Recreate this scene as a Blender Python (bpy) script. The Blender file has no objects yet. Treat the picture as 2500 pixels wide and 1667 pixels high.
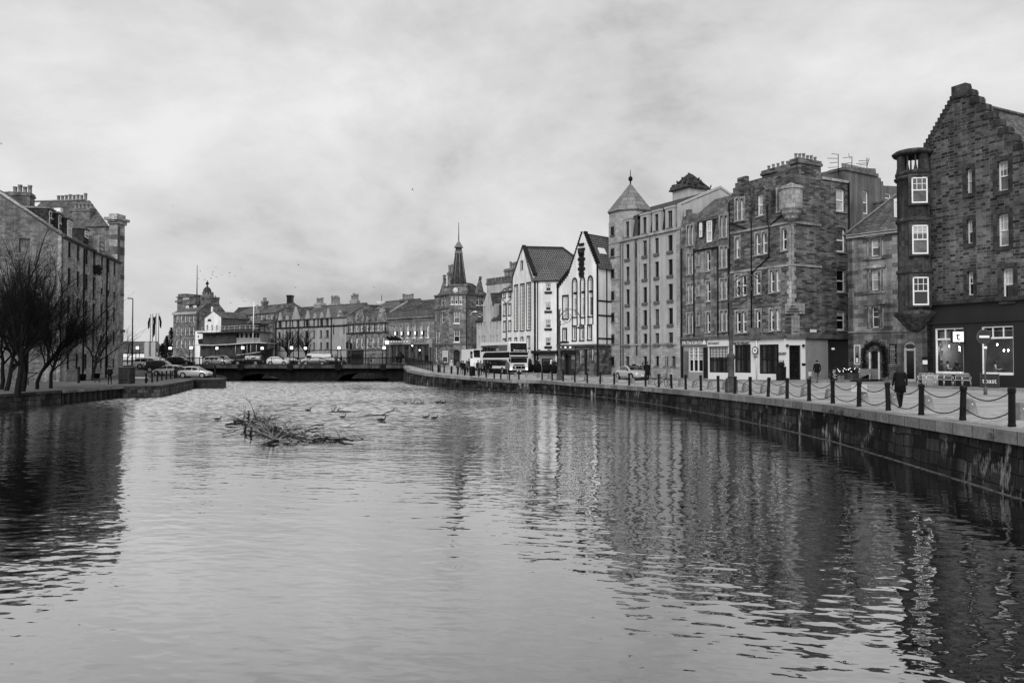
import bpy, bmesh, math, random
from mathutils import Vector, Matrix, geometry

# ---------------------------------------------------------------- camera, sky, sun, exposure
S = bpy.context.scene
C = S.collection
F, CX, CY, HZ = 1920.0, 1250.0, 833.5, 878.0       # focal length and picture centre in photo pixels, horizon row
EYE = Vector((0, 0, 3.4))                            # the camera stands 3.4 m above the water (z = 0)
PITCH = math.atan((HZ - CY) / F)
cd = bpy.data.cameras.new('camera')
cam = bpy.data.objects.new('camera', cd); C.objects.link(cam)
cd.sensor_width = 36; cd.lens = F / 2500 * 36; cd.clip_start = .2; cd.clip_end = 4000
cam.location = EYE; cam.rotation_euler = (math.pi / 2 + PITCH, 0, 0)
S.camera = cam
S.view_settings.view_transform = 'Standard'; S.view_settings.look = 'None'
S.view_settings.gamma = 1; S.view_settings.exposure = 0.32
S.cycles.max_bounces = 6; S.cycles.diffuse_bounces = 2; S.cycles.glossy_bounces = 3
S.cycles.caustics_reflective = False; S.cycles.caustics_refractive = False

SUN_EL, SUN_AZ = math.radians(38), math.radians(205)  # high behind the camera, a little to the left
world = bpy.data.worlds.new('World'); S.world = world; world.use_nodes = True
def world_nodes():
 nt = world.node_tree; nt.nodes.clear(); L = nt.links.new
 def N(t, **k):
  n = nt.nodes.new(t)
  for a, b in k.items(): setattr(n, a, b)
  return n
 def M(op, a, b=None, c=None):
  n = N('ShaderNodeMath', operation=op)
  for i, x in enumerate((a, b, c)):
   if x is None: continue
   if isinstance(x, (int, float)): n.inputs[i].default_value = x
   else: L(x, n.inputs[i])
  return n.outputs[0]
 sky = N('ShaderNodeTexSky', sky_type='NISHITA'); sky.sun_disc = False
 sky.sun_elevation = SUN_EL; sky.sun_rotation = SUN_AZ; sky.air_density = 1.0; sky.dust_density = 4.0
 bw = N('ShaderNodeRGBToBW'); L(sky.outputs[0], bw.inputs[0])
 tc = N('ShaderNodeTexCoord'); sp = N('ShaderNodeSeparateXYZ'); L(tc.outputs['Generated'], sp.inputs[0])
 zz = M('ADD', M('MAXIMUM', sp.outputs[2], 0.0), 0.16)
 u = M('DIVIDE', sp.outputs[0], zz); v = M('DIVIDE', sp.outputs[1], zz)
 cb = N('ShaderNodeCombineXYZ'); L(u, cb.inputs[0]); L(v, cb.inputs[1])
 mp = N('ShaderNodeMapping'); L(cb.outputs[0], mp.inputs[0])
 mp.inputs['Rotation'].default_value = (0, 0, math.radians(-24)); mp.inputs['Scale'].default_value = (.62, 1.15, 1)
 mp.inputs['Location'].default_value = (3.1, 1.7, 0)
 m1 = N('ShaderNodeMapping'); L(tc.outputs['Generated'], m1.inputs[0]); m1.inputs['Scale'].default_value = (1.5, 1.5, 2.5); m1.inputs['Rotation'].default_value = (0, math.radians(14), 0); m1.inputs['Location'].default_value = (.35, 0, .2)
 n1 = N('ShaderNodeTexNoise'); L(m1.outputs[0], n1.inputs['Vector'])
 n1.inputs['Scale'].default_value = 1.7; n1.inputs['Detail'].default_value = 7; n1.inputs['Roughness'].default_value = .6; n1.inputs['Distortion'].default_value = .15
 n2 = N('ShaderNodeTexNoise'); L(mp.outputs[0], n2.inputs['Vector'])
 n2.inputs['Scale'].default_value = .2; n2.inputs['Detail'].default_value = 2
 c = M('ADD', M('MULTIPLY', n1.outputs[0], .68), M('MULTIPLY', n2.outputs[0], .32))
 r = N('ShaderNodeValToRGB'); L(c, r.inputs[0])
 e = r.color_ramp.elements
 e[0].position = .37; e[0].color = (.47,) * 3 + (1,)
 e[1].position = .61; e[1].color = (1.04,) * 3 + (1,)
 m = e.new(.47); m.color = (.78,) * 3 + (1,)
 # thick overcast: an even luminance with a trace of the clear sky behind it
 base = M('ADD', M('MULTIPLY', bw.outputs[0], .12), 6.2)
 # brighter behind the camera (where the veiled sun stands)
 back = M('ADD', M('MULTIPLY', M('MAXIMUM', M('MULTIPLY', sp.outputs[1], -1.0), 0.0), .55), 1.0)
 val = M('MULTIPLY', M('MULTIPLY', base, r.outputs[0]), back)
 bg = N('ShaderNodeBackground'); L(val, bg.inputs[0]); bg.inputs[1].default_value = .1
 out = N('ShaderNodeOutputWorld'); L(bg.outputs[0], out.inputs[0])
world_nodes()
sd = bpy.data.lights.new('sun', 'SUN'); sd.energy = 1.5; sd.angle = math.radians(35); sd.color = (1, 1, 1)
sun = bpy.data.objects.new('sun', sd); C.objects.link(sun)
sun.rotation_euler = Vector((-.25 * math.cos(SUN_EL), -.97 * math.cos(SUN_EL), math.sin(SUN_EL))).to_track_quat('Z', 'Y').to_euler()

# ---------------------------------------------------------------- helpers
R0 = random.Random(7)
FW = Vector((0, math.cos(PITCH), math.sin(PITCH))); UP = Vector((0, -math.sin(PITCH), math.cos(PITCH)))
def ray(px, py): return FW + Vector(((px - CX) / F, 0, 0)) + UP * ((CY - py) / F)
def G(px, py, z=0.0):                       # point of the level z seen at a photo pixel
 d = ray(px, py); return EYE + d * ((z - EYE.z) / d.z)
def P(px, py, Y):                           # point at distance Y seen at a photo pixel
 d = ray(px, py); return EYE + d * (Y / d.y)
def XY(px, Y): return ((px - CX) / F * Y, Y)
def cv(x0, y0, s): return lambda x, y: (x0 + x / s, y0 + y / s)
cA = cv(280, 800, 9.046); cB = cv(500, 800, 9.046); cC = cv(740, 800, 9.046); cD = cv(980, 800, 9.046); cE = cv(1180, 800, 9.046)
c1 = cv(0, 440, 2.7029); c2 = cv(280, 640, 4.9); c4 = cv(1000, 520, 3.564); c5 = cv(1350, 400, 2.8); c6 = cv(1640, 350, 2.4886)
c7 = cv(2030, 180, 3.4085); c8 = cv(2030, 600, 3.266); cM = cv(400, 640, 7.127); cR = cv(600, 700, 9.8); cG = cv(800, 700, 7.84)
cT = cv(1040, 540, 6.533); cS = cv(1900, 820, 7.35); cW = cv(1640, 800, 7.35); cK = cv(480, 760, 9.8)
def interp(t, tab):
 if t <= tab[0][0]: return tab[0][1]
 for (a, b), (c, d) in zip(tab, tab[1:]):
  if t <= c: return b + (d - b) * (t - a) / (c - a)
 return tab[-1][1]

WL = {}
def wloc(o): return WL.get(o.name, Vector((0, 0, 0))) if o else Vector((0, 0, 0))
def tag(o, label=None, cat=None, group=None, kind=None):
 if label: o['label'] = label
 if cat: o['category'] = cat
 if group: o['group'] = group
 if kind: o['kind'] = kind
 return o
def thing(name, label, cat, loc, rz=0.0, group=None):
 o = bpy.data.objects.new(name, None); C.objects.link(o)
 o.location = loc; o.rotation_euler = (0, 0, rz); o.empty_display_size = .3
 WL[o.name] = Vector(loc)
 return tag(o, label, cat, group)
def link(name, me, parent=None, mat=None):
 o = bpy.data.objects.new(name, me); C.objects.link(o)
 if parent: o.parent = parent
 if mat:
  o.material_slots[0].link = 'OBJECT'; o.material_slots[0].material = mat
 return o
def copy_tree(o, parent=None):
 c = o.copy(); C.objects.link(c)
 if parent: c.parent = parent
 for ch in list(o.children): copy_tree(ch, c)
 return c

class MB:
 def __init__(s): s.v = []; s.f = []; s.m = []; s.sm = []
 def face(s, pts, m=0, sm=False):
  i = len(s.v); s.v += [Vector(p) for p in pts]; s.f.append(list(range(i, i + len(pts)))); s.m.append(m); s.sm.append(sm)
 def hexa(s, p, m=0):                    # p: bottom four then top four, counter-clockwise from above
  i = len(s.v); s.v += [Vector(q) for q in p]
  for q in ((3, 2, 1, 0), (4, 5, 6, 7), (0, 1, 5, 4), (1, 2, 6, 5), (2, 3, 7, 6), (3, 0, 4, 7)):
   s.f.append([i + k for k in q]); s.m.append(m); s.sm.append(False)
 def box(s, c, sx, sy, sz, ux=(1, 0, 0), m=0, top=1.0):  # c: centre of the base; top: scale of the upper face
  c = Vector(c); ux = Vector(ux).normalized(); uy = Vector((-ux.y, ux.x, 0)); a, b = ux * sx / 2, uy * sy / 2; z = Vector((0, 0, sz))
  s.hexa([c - a - b, c + a - b, c + a + b, c - a + b] + [c + z + q * top for q in (-a - b, a - b, a + b, -a + b)], m)
 def prism(s, poly, vec, m=0):
  poly = [Vector(p) for p in poly]; vec = Vector(vec); n = len(poly); i = len(s.v)
  s.v += poly + [p + vec for p in poly]
  tri = geometry.tessellate_polygon([poly])
  nn = sum((poly[k].cross(poly[(k + 1) % n]) for k in range(n)), Vector())
  out = nn.dot(vec) < 0                 # polygon normal points away from vec -> front is already outward
  for t in tri:
   a = (poly[t[1]] - poly[t[0]]).cross(poly[t[2]] - poly[t[0]])
   q = list(t) if (a.dot(vec) < 0) else list(t)[::-1]
   s.f.append([i + k for k in q]); s.f.append([i + n + k for k in q[::-1]]); s.m += [m, m]; s.sm += [False, False]
  for k in range(n):
   a, b = k, (k + 1) % n
   s.f.append([i + a, i + b, i + n + b, i + n + a] if not out else [i + b, i + a, i + n + a, i + n + b]); s.m.append(m); s.sm.append(False)
 def tube(s, pts, r, n=6, m=0, cap=True, sm=True):
  pts = [Vector(p) for p in pts]; k = len(pts)
  rr = r if isinstance(r, (list, tuple)) else [r] * k
  i0 = len(s.v); pn = None
  for j in range(k):
   t = (pts[min(j + 1, k - 1)] - pts[max(j - 1, 0)])
   if t.length < 1e-9: t = Vector((0, 0, 1))
   t.normalize()
   a = pn if pn is not None else (Vector((0, 0, 1)) if abs(t.z) < .9 else Vector((1, 0, 0)))
   a = (a - t * a.dot(t))
   if a.length < 1e-6: a = t.orthogonal()
   a.normalize(); pn = a; b = t.cross(a)
   for q in range(n):
    w = 2 * math.pi * q / n; s.v.append(pts[j] + (a * math.cos(w) + b * math.sin(w)) * rr[j])
  for j in range(k - 1):
   for q in range(n):
    a = i0 + j * n + q; b = i0 + j * n + (q + 1) % n
    s.f.append([a, b, b + n, a + n]); s.m.append(m); s.sm.append(sm)
  if cap:
   s.f.append([i0 + q for q in range(n)][::-1]); s.f.append([i0 + (k - 1) * n + q for q in range(n)]); s.m += [m, m]; s.sm += [False, False]
 def lathe(s, o, prof, n=12, m=0, sm=True, rot=0.0, sc=(1, 1)):
  o = Vector(o); i0 = len(s.v); k = len(prof)
  for r, z in prof:
   for q in range(n):
    w = rot + 2 * math.pi * q / n; s.v.append(o + Vector((r * math.cos(w) * sc[0], r * math.sin(w) * sc[1], z)))
  for j in range(k - 1):
   for q in range(n):
    a = i0 + j * n + q; b = i0 + j * n + (q + 1) % n
    s.f.append([a, b, b + n, a + n]); s.m.append(m); s.sm.append(sm)
  s.f.append([i0 + q for q in range(n)][::-1]); s.f.append([i0 + (k - 1) * n + q for q in range(n)]); s.m += [m, m]; s.sm += [False, False]
 def ball(s, c, r, m=0, n=10, k=6, sc=(1, 1, 1)):
  pr = [(math.sin(math.pi * j / k) * r + 1e-4, -math.cos(math.pi * j / k) * r * sc[2]) for j in range(k + 1)]
  s.lathe(c, pr, n, m, sc=(sc[0], sc[1]))
 def disc(s, c, r, nrm, th=.03, n=20, m=0):
  nrm = Vector(nrm).normalized(); s.tube([Vector(c), Vector(c) + nrm * th], r, n, m, sm=False)
 def mesh(s, name, mats, off=None):
  me = bpy.data.meshes.new(name)
  off = off or Vector((0, 0, 0))
  me.from_pydata([p - off for p in s.v], [], s.f)
  for x in (mats if isinstance(mats, (list, tuple)) else [mats]): me.materials.append(x)
  me.polygons.foreach_set('material_index', s.m); me.polygons.foreach_set('use_smooth', s.sm)
  uv = me.uv_layers.new(name='UVMap'); dat = [0.0] * (2 * len(me.loops))
  for p, q in zip(me.polygons, s.f):
   n = p.normal
   if abs(n.z) > .97: t = Vector((1, 0, 0)); b = Vector((0, 1, 0))
   else:
    t = Vector((-n.y, n.x, 0)).normalized(); b = n.cross(t)
   for li, vi in zip(p.loop_indices, q):
    w = s.v[vi]; dat[2 * li] = w.dot(t); dat[2 * li + 1] = w.dot(b)
  uv.data.foreach_set('uv', dat)
  return me
 def build(s, name, mats, parent=None, label=None):
  me = s.mesh(name, mats, wloc(parent)); o = link(name, me, parent)
  WL[o.name] = wloc(parent)
  if label: o['label'] = label
  return o
 def local(s, name, mats, parent=None):  # already in the parent's own coordinates
  return link(name, s.mesh(name, mats), parent)

# ---------------------------------------------------------------- materials (a black and white photograph: all are greys)
def new_mat(name):
 m = bpy.data.materials.new(name); m.use_nodes = True; nt = m.node_tree
 return m, nt, nt.nodes['Principled BSDF']
class NT:
 def __init__(s, nt): s.nt = nt
 def N(s, t, **k):
  n = s.nt.nodes.new(t)
  for a, b in k.items(): setattr(n, a, b)
  return n
 def L(s, a, b): s.nt.links.new(a, b)
 def M(s, op, a, b=None, c=None, clamp=False):
  n = s.N('ShaderNodeMath', operation=op); n.use_clamp = clamp
  for i, x in enumerate((a, b, c)):
   if x is None: continue
   if isinstance(x, (int, float)): n.inputs[i].default_value = x
   else: s.L(x, n.inputs[i])
  return n.outputs[0]
 def noise(s, vec, scale, detail=4, rough=.55, mscale=None):
  if mscale:
   mp = s.N('ShaderNodeMapping'); s.L(vec, mp.inputs[0]); mp.inputs['Scale'].default_value = mscale; vec = mp.outputs[0]
  n = s.N('ShaderNodeTexNoise'); s.L(vec, n.inputs['Vector'])
  n.inputs['Scale'].default_value = scale; n.inputs['Detail'].default_value = detail; n.inputs['Roughness'].default_value = rough
  return n.outputs[0]
 def rng(s, x, a, b, c, d):
  n = s.N('ShaderNodeMapRange'); s.L(x, n.inputs[0])
  for i, q in enumerate((a, b, c, d)): n.inputs[i + 1].default_value = q
  return n.outputs[0]
def plain(name, g, rough=.6, var=.25, scale=3.0, spec=.2, metal=0.0, bump=0.0, streak=0.0, emit=0.0, rnd=False):
 m, nt, b = new_mat(name); q = NT(nt)
 b.inputs['Roughness'].default_value = rough; b.inputs['Metallic'].default_value = metal
 b.inputs['Specular IOR Level'].default_value = spec if spec > .45 else spec * .4
 tc = q.N('ShaderNodeTexCoord'); o = tc.outputs['Object']
 if rnd:
  oi = q.N('ShaderNodeObjectInfo'); va = q.N('ShaderNodeVectorMath', operation='ADD'); q.L(o, va.inputs[0]); q.L(q.M('MULTIPLY', oi.outputs['Random'], 97.0), va.inputs[1]); o = va.outputs[0]
 v = q.rng(q.noise(o, scale), .3, .7, 1 - var, 1 + var)
 if streak:
  v = q.M('MULTIPLY', v, q.rng(q.noise(o, 1.0, 4, .6, (1.6, 1.6, .14)), .35, .65, 1 - streak, 1 + streak * .4))
 v = q.M('MULTIPLY', v, g)
 cb = q.N('ShaderNodeCombineColor')
 for i in range(3): q.L(v, cb.inputs[i])
 q.L(cb.outputs[0], b.inputs['Base Color'])
 if bump:
  bn = q.N('ShaderNodeBump'); bn.inputs['Strength'].default_value = bump; bn.inputs['Distance'].default_value = .03
  q.L(q.noise(o, scale * 6), bn.inputs['Height']); q.L(bn.outputs[0], b.inputs['Normal'])
 if emit:
  b.inputs['Emission Color'].default_value = (1, 1, 1, 1); b.inputs['Emission Strength'].default_value = emit
 return m
def masonry(name, lo, hi, mortar, bw=.6, bh=.3, ms=.02, warp=.05, big=.35, streak=.3, rough=.85, bump=.5, bias=0.0, squash=1.0, patch=0.0):
 m, nt, b = new_mat(name); q = NT(nt)
 b.inputs['Roughness'].default_value = rough; b.inputs['Specular IOR Level'].default_value = .1
 tc = q.N('ShaderNodeTexCoord'); uv = tc.outputs['UV']
 wn = q.N('ShaderNodeTexNoise'); q.L(uv, wn.inputs['Vector']); wn.inputs['Scale'].default_value = 1.1; wn.inputs['Detail'].default_value = 3
 sub = q.N('ShaderNodeVectorMath', operation='SUBTRACT'); q.L(wn.outputs[1], sub.inputs[0]); sub.inputs[1].default_value = (.5, .5, .5)
 sc = q.N('ShaderNodeVectorMath', operation='SCALE'); q.L(sub.outputs[0], sc.inputs[0]); sc.inputs['Scale'].default_value = warp * 2
 ad = q.N('ShaderNodeVectorMath', operation='ADD'); q.L(uv, ad.inputs[0]); q.L(sc.outputs[0], ad.inputs[1])
 bt = q.N('ShaderNodeTexBrick'); q.L(ad.outputs[0], bt.inputs['Vector'])
 bt.inputs['Scale'].default_value = 1; bt.inputs['Mortar Size'].default_value = ms; bt.inputs['Mortar Smooth'].default_value = .2
 bt.inputs['Brick Width'].default_value = bw; bt.inputs['Row Height'].default_value = bh; bt.inputs['Bias'].default_value = bias
 bt.squash = squash; bt.squash_frequency = 2; bt.offset = .45
 bt.inputs['Color1'].default_value = (lo,) * 3 + (1,); bt.inputs['Color2'].default_value = (hi,) * 3 + (1,); bt.inputs['Mortar'].default_value = (mortar,) * 3 + (1,)
 bwn = q.N('ShaderNodeRGBToBW'); q.L(bt.outputs[0], bwn.inputs[0])
 v = bwn.outputs[0]
 v = q.M('MULTIPLY', v, q.rng(q.noise(uv, .35, 5, .6), .3, .7, 1 - big, 1 + big))
 v = q.M('MULTIPLY', v, q.rng(q.noise(uv, 7.0, 4, .65), .3, .7, .72, 1.28))
 if streak: v = q.M('MULTIPLY', v, q.rng(q.noise(uv, 1.0, 5, .6, (1.5, .12, 1)), .35, .65, 1 - streak, 1 + streak * .3))
 if patch: v = q.M('ADD', v, q.M('MULTIPLY', q.rng(q.noise(uv, 1.0, 6, .7, (1.6, .55, 1)), .56, .66, 0, patch), q.rng(q.noise(uv, .22, 2), .42, .58, 0, 1)))
 cb = q.N('ShaderNodeCombineColor')
 for i in range(3): q.L(v, cb.inputs[i])
 q.L(cb.outputs[0], b.inputs['Base Color'])
 if bump:
  bn = q.N('ShaderNodeBump'); bn.inputs['Strength'].default_value = bump; bn.inputs['Distance'].default_value = .03
  h = q.M('ADD', q.M('SUBTRACT', 1.0, bt.outputs['Fac']), q.M('MULTIPLY', q.noise(uv, 9.0), .7))
  q.L(h, bn.inputs['Height']); q.L(bn.outputs[0], b.inputs['Normal'])
 return m
def glass(name, g, spec=.5, rough=.06, var=.5):
 m = plain(name, g, rough, var, 1.1, spec, rnd=True); return m

M = {}
M['gable'] = masonry('dark_rubble', .022, .15, .17, .44, .195, .016, .055, .55, .35, bump=.8, squash=.65)
M['gable_trim'] = masonry('dark_dressed_stone', .04, .09, .05, .7, .33, .006, .0, .4, .5)
M['wish'] = masonry('tenement_rubble', .045, .22, .1, .62, .17, .012, .05, .4, .35, bump=.5)
M['wish_trim'] = masonry('tenement_dressed_stone', .26, .42, .1, .8, .36, .008, .0, .35, .4)
M['dorm'] = masonry('weathered_ashlar', .12, .32, .13, .7, .34, .008, .01, .5, .5, bump=.3)
M['apart'] = plain('pale_render', .43, .8, .12, .6, .2, bump=.1, streak=.14)
M['apart_stone'] = masonry('pale_stone_blocks', .3, .46, .22, .62, .3, .01, .0, .2, .2, bump=.2)
M['arch_stone'] = masonry('patched_ashlar', .12, .4, .15, .8, .36, .008, .02, .5, .55, bump=.35)
M['harl'] = plain('white_harling', .8, .9, .1, .7, .2, bump=.2, streak=.2)
M['harl_grey'] = plain('grey_harling', .5, .9, .12, .8, .2, bump=.2, streak=.2)
M['cement'] = plain('grey_cement_render', .15, .9, .25, .5, .2, bump=.2, streak=.45)
M['blk'] = plain('black_paint', .013, .4, .3, 2, .4)
M['pubstone'] = masonry('dark_pub_stone', .04, .2, .05, .6, .3, .012, .01, .4, .3)
M['shopdark'] = plain('charcoal_shopfront', .025, .5, .12, .8, .3, bump=.05)
M['shoppale'] = plain('pale_shopfront_paint', .68, .6, .05, .6, .3)
M['slate'] = masonry('slate_roof', .07, .17, .025, .3, .2, .014, .02, .3, .3, rough=.6, bump=.5)
M['slate_dark'] = masonry('dark_slate_roof', .028, .08, .015, .3, .2, .012, .02, .3, .3, rough=.6, bump=.5)
M['tile'] = masonry('pantile_roof', .15, .2, .035, .3, .34, .05, .0, .2, .1, rough=.75, bump=.9)
M['lead'] = masonry('lead_roof', .17, .25, .05, 1.3, .62, .022, .0, .2, .2, rough=.6, bump=.3)
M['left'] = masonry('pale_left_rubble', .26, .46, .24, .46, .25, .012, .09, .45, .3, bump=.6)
M['left_gable'] = masonry('shaded_left_rubble', .13, .26, .15, .46, .24, .012, .09, .5, .4, bump=.6)  # same rubble as the facade, the gable's shade put into the colour
M['back'] = masonry('rear_tenement_stone', .12, .25, .1, .6, .28, .012, .03, .4, .35)
M['far'] = masonry('far_stone', .1, .3, .13, .7, .33, .012, .02, .4, .35)
M['farpale'] = plain('far_pale_render', .36, .8, .16, .4, .2, streak=.2)
M['white'] = plain('white_paint', .82, .5, .05, 2, .3)
M['grey'] = plain('grey_paint', .2, .5, .15, 2, .3)
M['mid'] = plain('stone_grey', .12, .8, .3, 2, .3, streak=.3)
M['iron'] = plain('black_iron', .006, .45, .3, 8, .4)
M['ironp'] = plain('weathered_lamp_paint', .07, .55, .5, 5, .4)
M['pane_d'] = glass('dark_window_glass', .008)
M['pane_n'] = plain('unlit_opening', .006, .9, .3)
M['pane_m'] = glass('grey_window_glass', .09, var=.9)
M['pane_l'] = glass('blinded_window_glass', .38)
M['pot'] = plain('clay_pot', .22, .8, .3, 4)
M['lamp'] = plain('lit_lamp_glass', .8, .4, .02, 1, emit=1.1)
M['glow'] = plain('lit_bulb', .8, .4, .02, 1, emit=3.0)
M['tyre'] = plain('tyre_rubber', .012, .8, .2, 8)
M['alloy'] = plain('alloy', .45, .35, .1, 5, metal=.6)
M['chrome'] = plain('aluminium', .55, .3, .1, 5, metal=.9)
M['carglass'] = glass('car_glass', .015, 1.0, .03, .2)
M['car_silver'] = plain('silver_car_paint', .5, .25, .03, 1, .7, .3)
M['car_white'] = plain('white_car_paint', .75, .25, .03, 1, .6)
M['car_black'] = plain('black_car_paint', .012, .2, .05, 1, .8)
M['car_grey'] = plain('grey_car_paint', .12, .25, .05, 1, .7, .3)
M['bark'] = plain('dark_bark', .014, .9, .4, 6, .2)
M['twig'] = plain('dark_twig', .013, .9, .3, 6, .2)
M['drift'] = plain('wet_driftwood', .022, .8, .6, 3, .3)
M['driftp'] = plain('bleached_driftwood', .2, .8, .4, 5, .3)
M['leaf'] = plain('dark_leaf', .03, .7, .5, 3, .3)
M['leafp'] = plain('pale_leaf', .11, .7, .5, 3, .3)
M['skin'] = plain('skin', .36, .6, .06, 6)
M['coat_d'] = plain('black_cloth', .01, .9, .3, 5, .2)
M['coat_g'] = plain('grey_cloth', .1, .9, .25, 5, .2)
M['coat_p'] = plain('pale_cloth', .45, .9, .15, 5, .2)
M['hair'] = plain('dark_hair', .03, .7, .4, 12, .3)
M['wood'] = plain('old_wood', .08, .8, .4, 4, .2)
M['conc'] = plain('concrete_block', .2, .9, .25, 3, .2, bump=.3, streak=.3)
M['feather'] = plain('dark_feathers', .03, .8, .3, 8)
M['mesh'] = plain('grey_netting', .25, .8, .25, 4, .2)
M['chalk'] = plain('chalk', .6, .9, .1, 4)
M['metal_box'] = plain('dark_metal_cabinet', .03, .6, .4, 2, .4, streak=.3)

# ---------------------------------------------------------------- walls, windows, roofs
class Wall:                                    # p0 -> p1 runs left to right as seen from outside
 def __init__(s, p0, p1, zb):
  s.o = Vector((p0[0], p0[1], zb)); d = Vector((p1[0] - p0[0], p1[1] - p0[1], 0)); s.L = d.length; s.u = d / s.L
  s.n = Vector((s.u.y, -s.u.x, 0)); s.zb = zb
 def pix(s, px, py):
  d = ray(px, py); t = (s.o - EYE).dot(s.n) / d.dot(s.n); q = EYE + d * t - s.o
  return q.dot(s.u), q.z
 def pt(s, u, v, d=0.0): return s.o + s.u * u + Vector((0, 0, v)) + s.n * d
 def at(s, px):                               # plan point of the wall line at a pixel column
  u, _ = s.pix(px, HZ); p = s.pt(u, 0); return (p.x, p.y)
 def shift(s, d):
  w = Wall((s.o.x, s.o.y), (s.o.x + s.u.x * s.L, s.o.y + s.u.y * s.L), s.zb); w.o = s.o + s.n * d; return w
def rect(W, c, x0, y0, x1, y1):
 u0, _ = W.pix(*c(x0, (y0 + y1) / 2)); u1, _ = W.pix(*c(x1, (y0 + y1) / 2))
 _, v0 = W.pix(*c((x0 + x1) / 2, y1)); _, v1 = W.pix(*c((x0 + x1) / 2, y0))
 return (u0, v0, u1, v1)
def rows_at(W, c, x, rows): return [(W.pix(*c(x, b))[1], W.pix(*c(x, a))[1]) for a, b in rows]
def wbox(mb, W, u0, u1, v0, v1, d0, d1, m=0):
 mb.hexa([W.pt(u0, v0, d1), W.pt(u1, v0, d1), W.pt(u1, v0, d0), W.pt(u0, v0, d0), W.pt(u0, v1, d1), W.pt(u1, v1, d1), W.pt(u1, v1, d0), W.pt(u0, v1, d0)], m)
def wprism(mb, W, poly, d0, d1, m=0): mb.prism([W.pt(u, v, d0) for u, v in poly], W.n * (d1 - d0), m)
def panel(parent, W, outline, holes, mat, name='wall', reveal=.22, thick=.4, hmat=None, label=None):
 mb = MB(); loops = [[Vector((u, v, 0)) for u, v in outline]] + [[Vector((u, v, 0)) for u, v in h] for h in holes]
 flat = [p for l in loops for p in l]
 for t in geometry.tessellate_polygon(loops):
  a, b, c = (flat[k] for k in t)
  cr = (b - a).cross(c - a).z
  if abs(cr) < 1e-9: continue
  tri = (a, b, c) if cr > 0 else (a, c, b)
  mb.face([W.pt(p.x, p.y) for p in tri])
 def edges(loop, depth, inner, m):
  area = sum(loop[i].x * loop[(i + 1) % len(loop)].y - loop[(i + 1) % len(loop)].x * loop[i].y for i in range(len(loop)))
  for i in range(len(loop)):
   a, b = loop[i], loop[(i + 1) % len(loop)]
   if (area > 0) == inner: a, b = b, a
   mb.face([W.pt(b.x, b.y), W.pt(a.x, a.y), W.pt(a.x, a.y, -depth), W.pt(b.x, b.y, -depth)], m)
 edges(loops[0], thick, False, 0)
 for h in loops[1:]: edges(h, reveal, True, 1 if hmat else 0)
 return mb.build(name, [mat, hmat] if hmat else mat, parent, label)
WC = {}
def frame_mesh(w, h, nx, ny, b, style, fm, arch=0.0):
 key = (round(w, 2), round(h, 2), nx, ny, b, style, fm.name, arch)
 if key in WC: return WC[key]
 mb = MB(); d = .045
 def bar(x0, x1, z0, z1, dd=d): mb.hexa([(x0, -dd, z0), (x1, -dd, z0), (x1, 0.01, z0), (x0, 0.01, z0), (x0, -dd, z1), (x1, -dd, z1), (x1, 0.01, z1), (x0, 0.01, z1)])
 a = -w / 2; top = h
 if arch:
  rise = arch; N = 8; prev = None
  for k in range(N + 1):
   x = a + w * k / N; z = h - rise + rise * math.sqrt(max(0, 1 - (2 * k / N - 1) ** 2))
   if prev: mb.hexa([(prev[0], -d, prev[1] - b), (x, -d, z - b), (x, .01, z - b), (prev[0], .01, prev[1] - b), (prev[0], -d, prev[1]), (x, -d, z), (x, .01, z), (prev[0], .01, prev[1])])
   prev = (x, z)
  top = h - rise
 else: bar(a, -a, h - b, h)
 bar(a, a + b, 0, top); bar(-a - b, -a, 0, top); bar(a + b, -a - b, 0, b * 1.2)
 if style == 'sash': bar(a + b, -a - b, h * .5 - b * .45, h * .5 + b * .45, d + .02)
 if style == 'casement': bar(-b * .4, b * .4, b, h - b, d + .01)
 t = .4 * b
 lo_ = h * .5 if style == 'sash' else 0.0
 for i in range(1, nx):
  x = a + w * i / nx; bar(x - t / 2, x + t / 2, lo_ + b * .4, h - b, d - .008)
 for j in range(1, ny):
  z = lo_ + (h - lo_) * j / ny; bar(a + b, -a - b, z - t / 2, z + t / 2, d - .012)
 me = mb.mesh('frame', fm); WC[key] = me; return me
def pane_mesh(w, h, mat, arch=0.0):
 key = ('p', round(w, 2), round(h, 2), mat.name, arch)
 if key in WC: return WC[key]
 mb = MB()
 if arch:
  pts = [(-w / 2, 0, 0), (w / 2, 0, 0)] + [(w / 2 - w * k / 8, 0, h - arch + arch * math.sqrt(max(0, 1 - (2 * k / 8 - 1) ** 2))) for k in range(9)]
  mb.face(pts)
 else: mb.face([(-w / 2, 0, 0), (w / 2, 0, 0), (w / 2, 0, h), (-w / 2, 0, h)])
 me = mb.mesh('window', mat); WC[key] = me; return me
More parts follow.
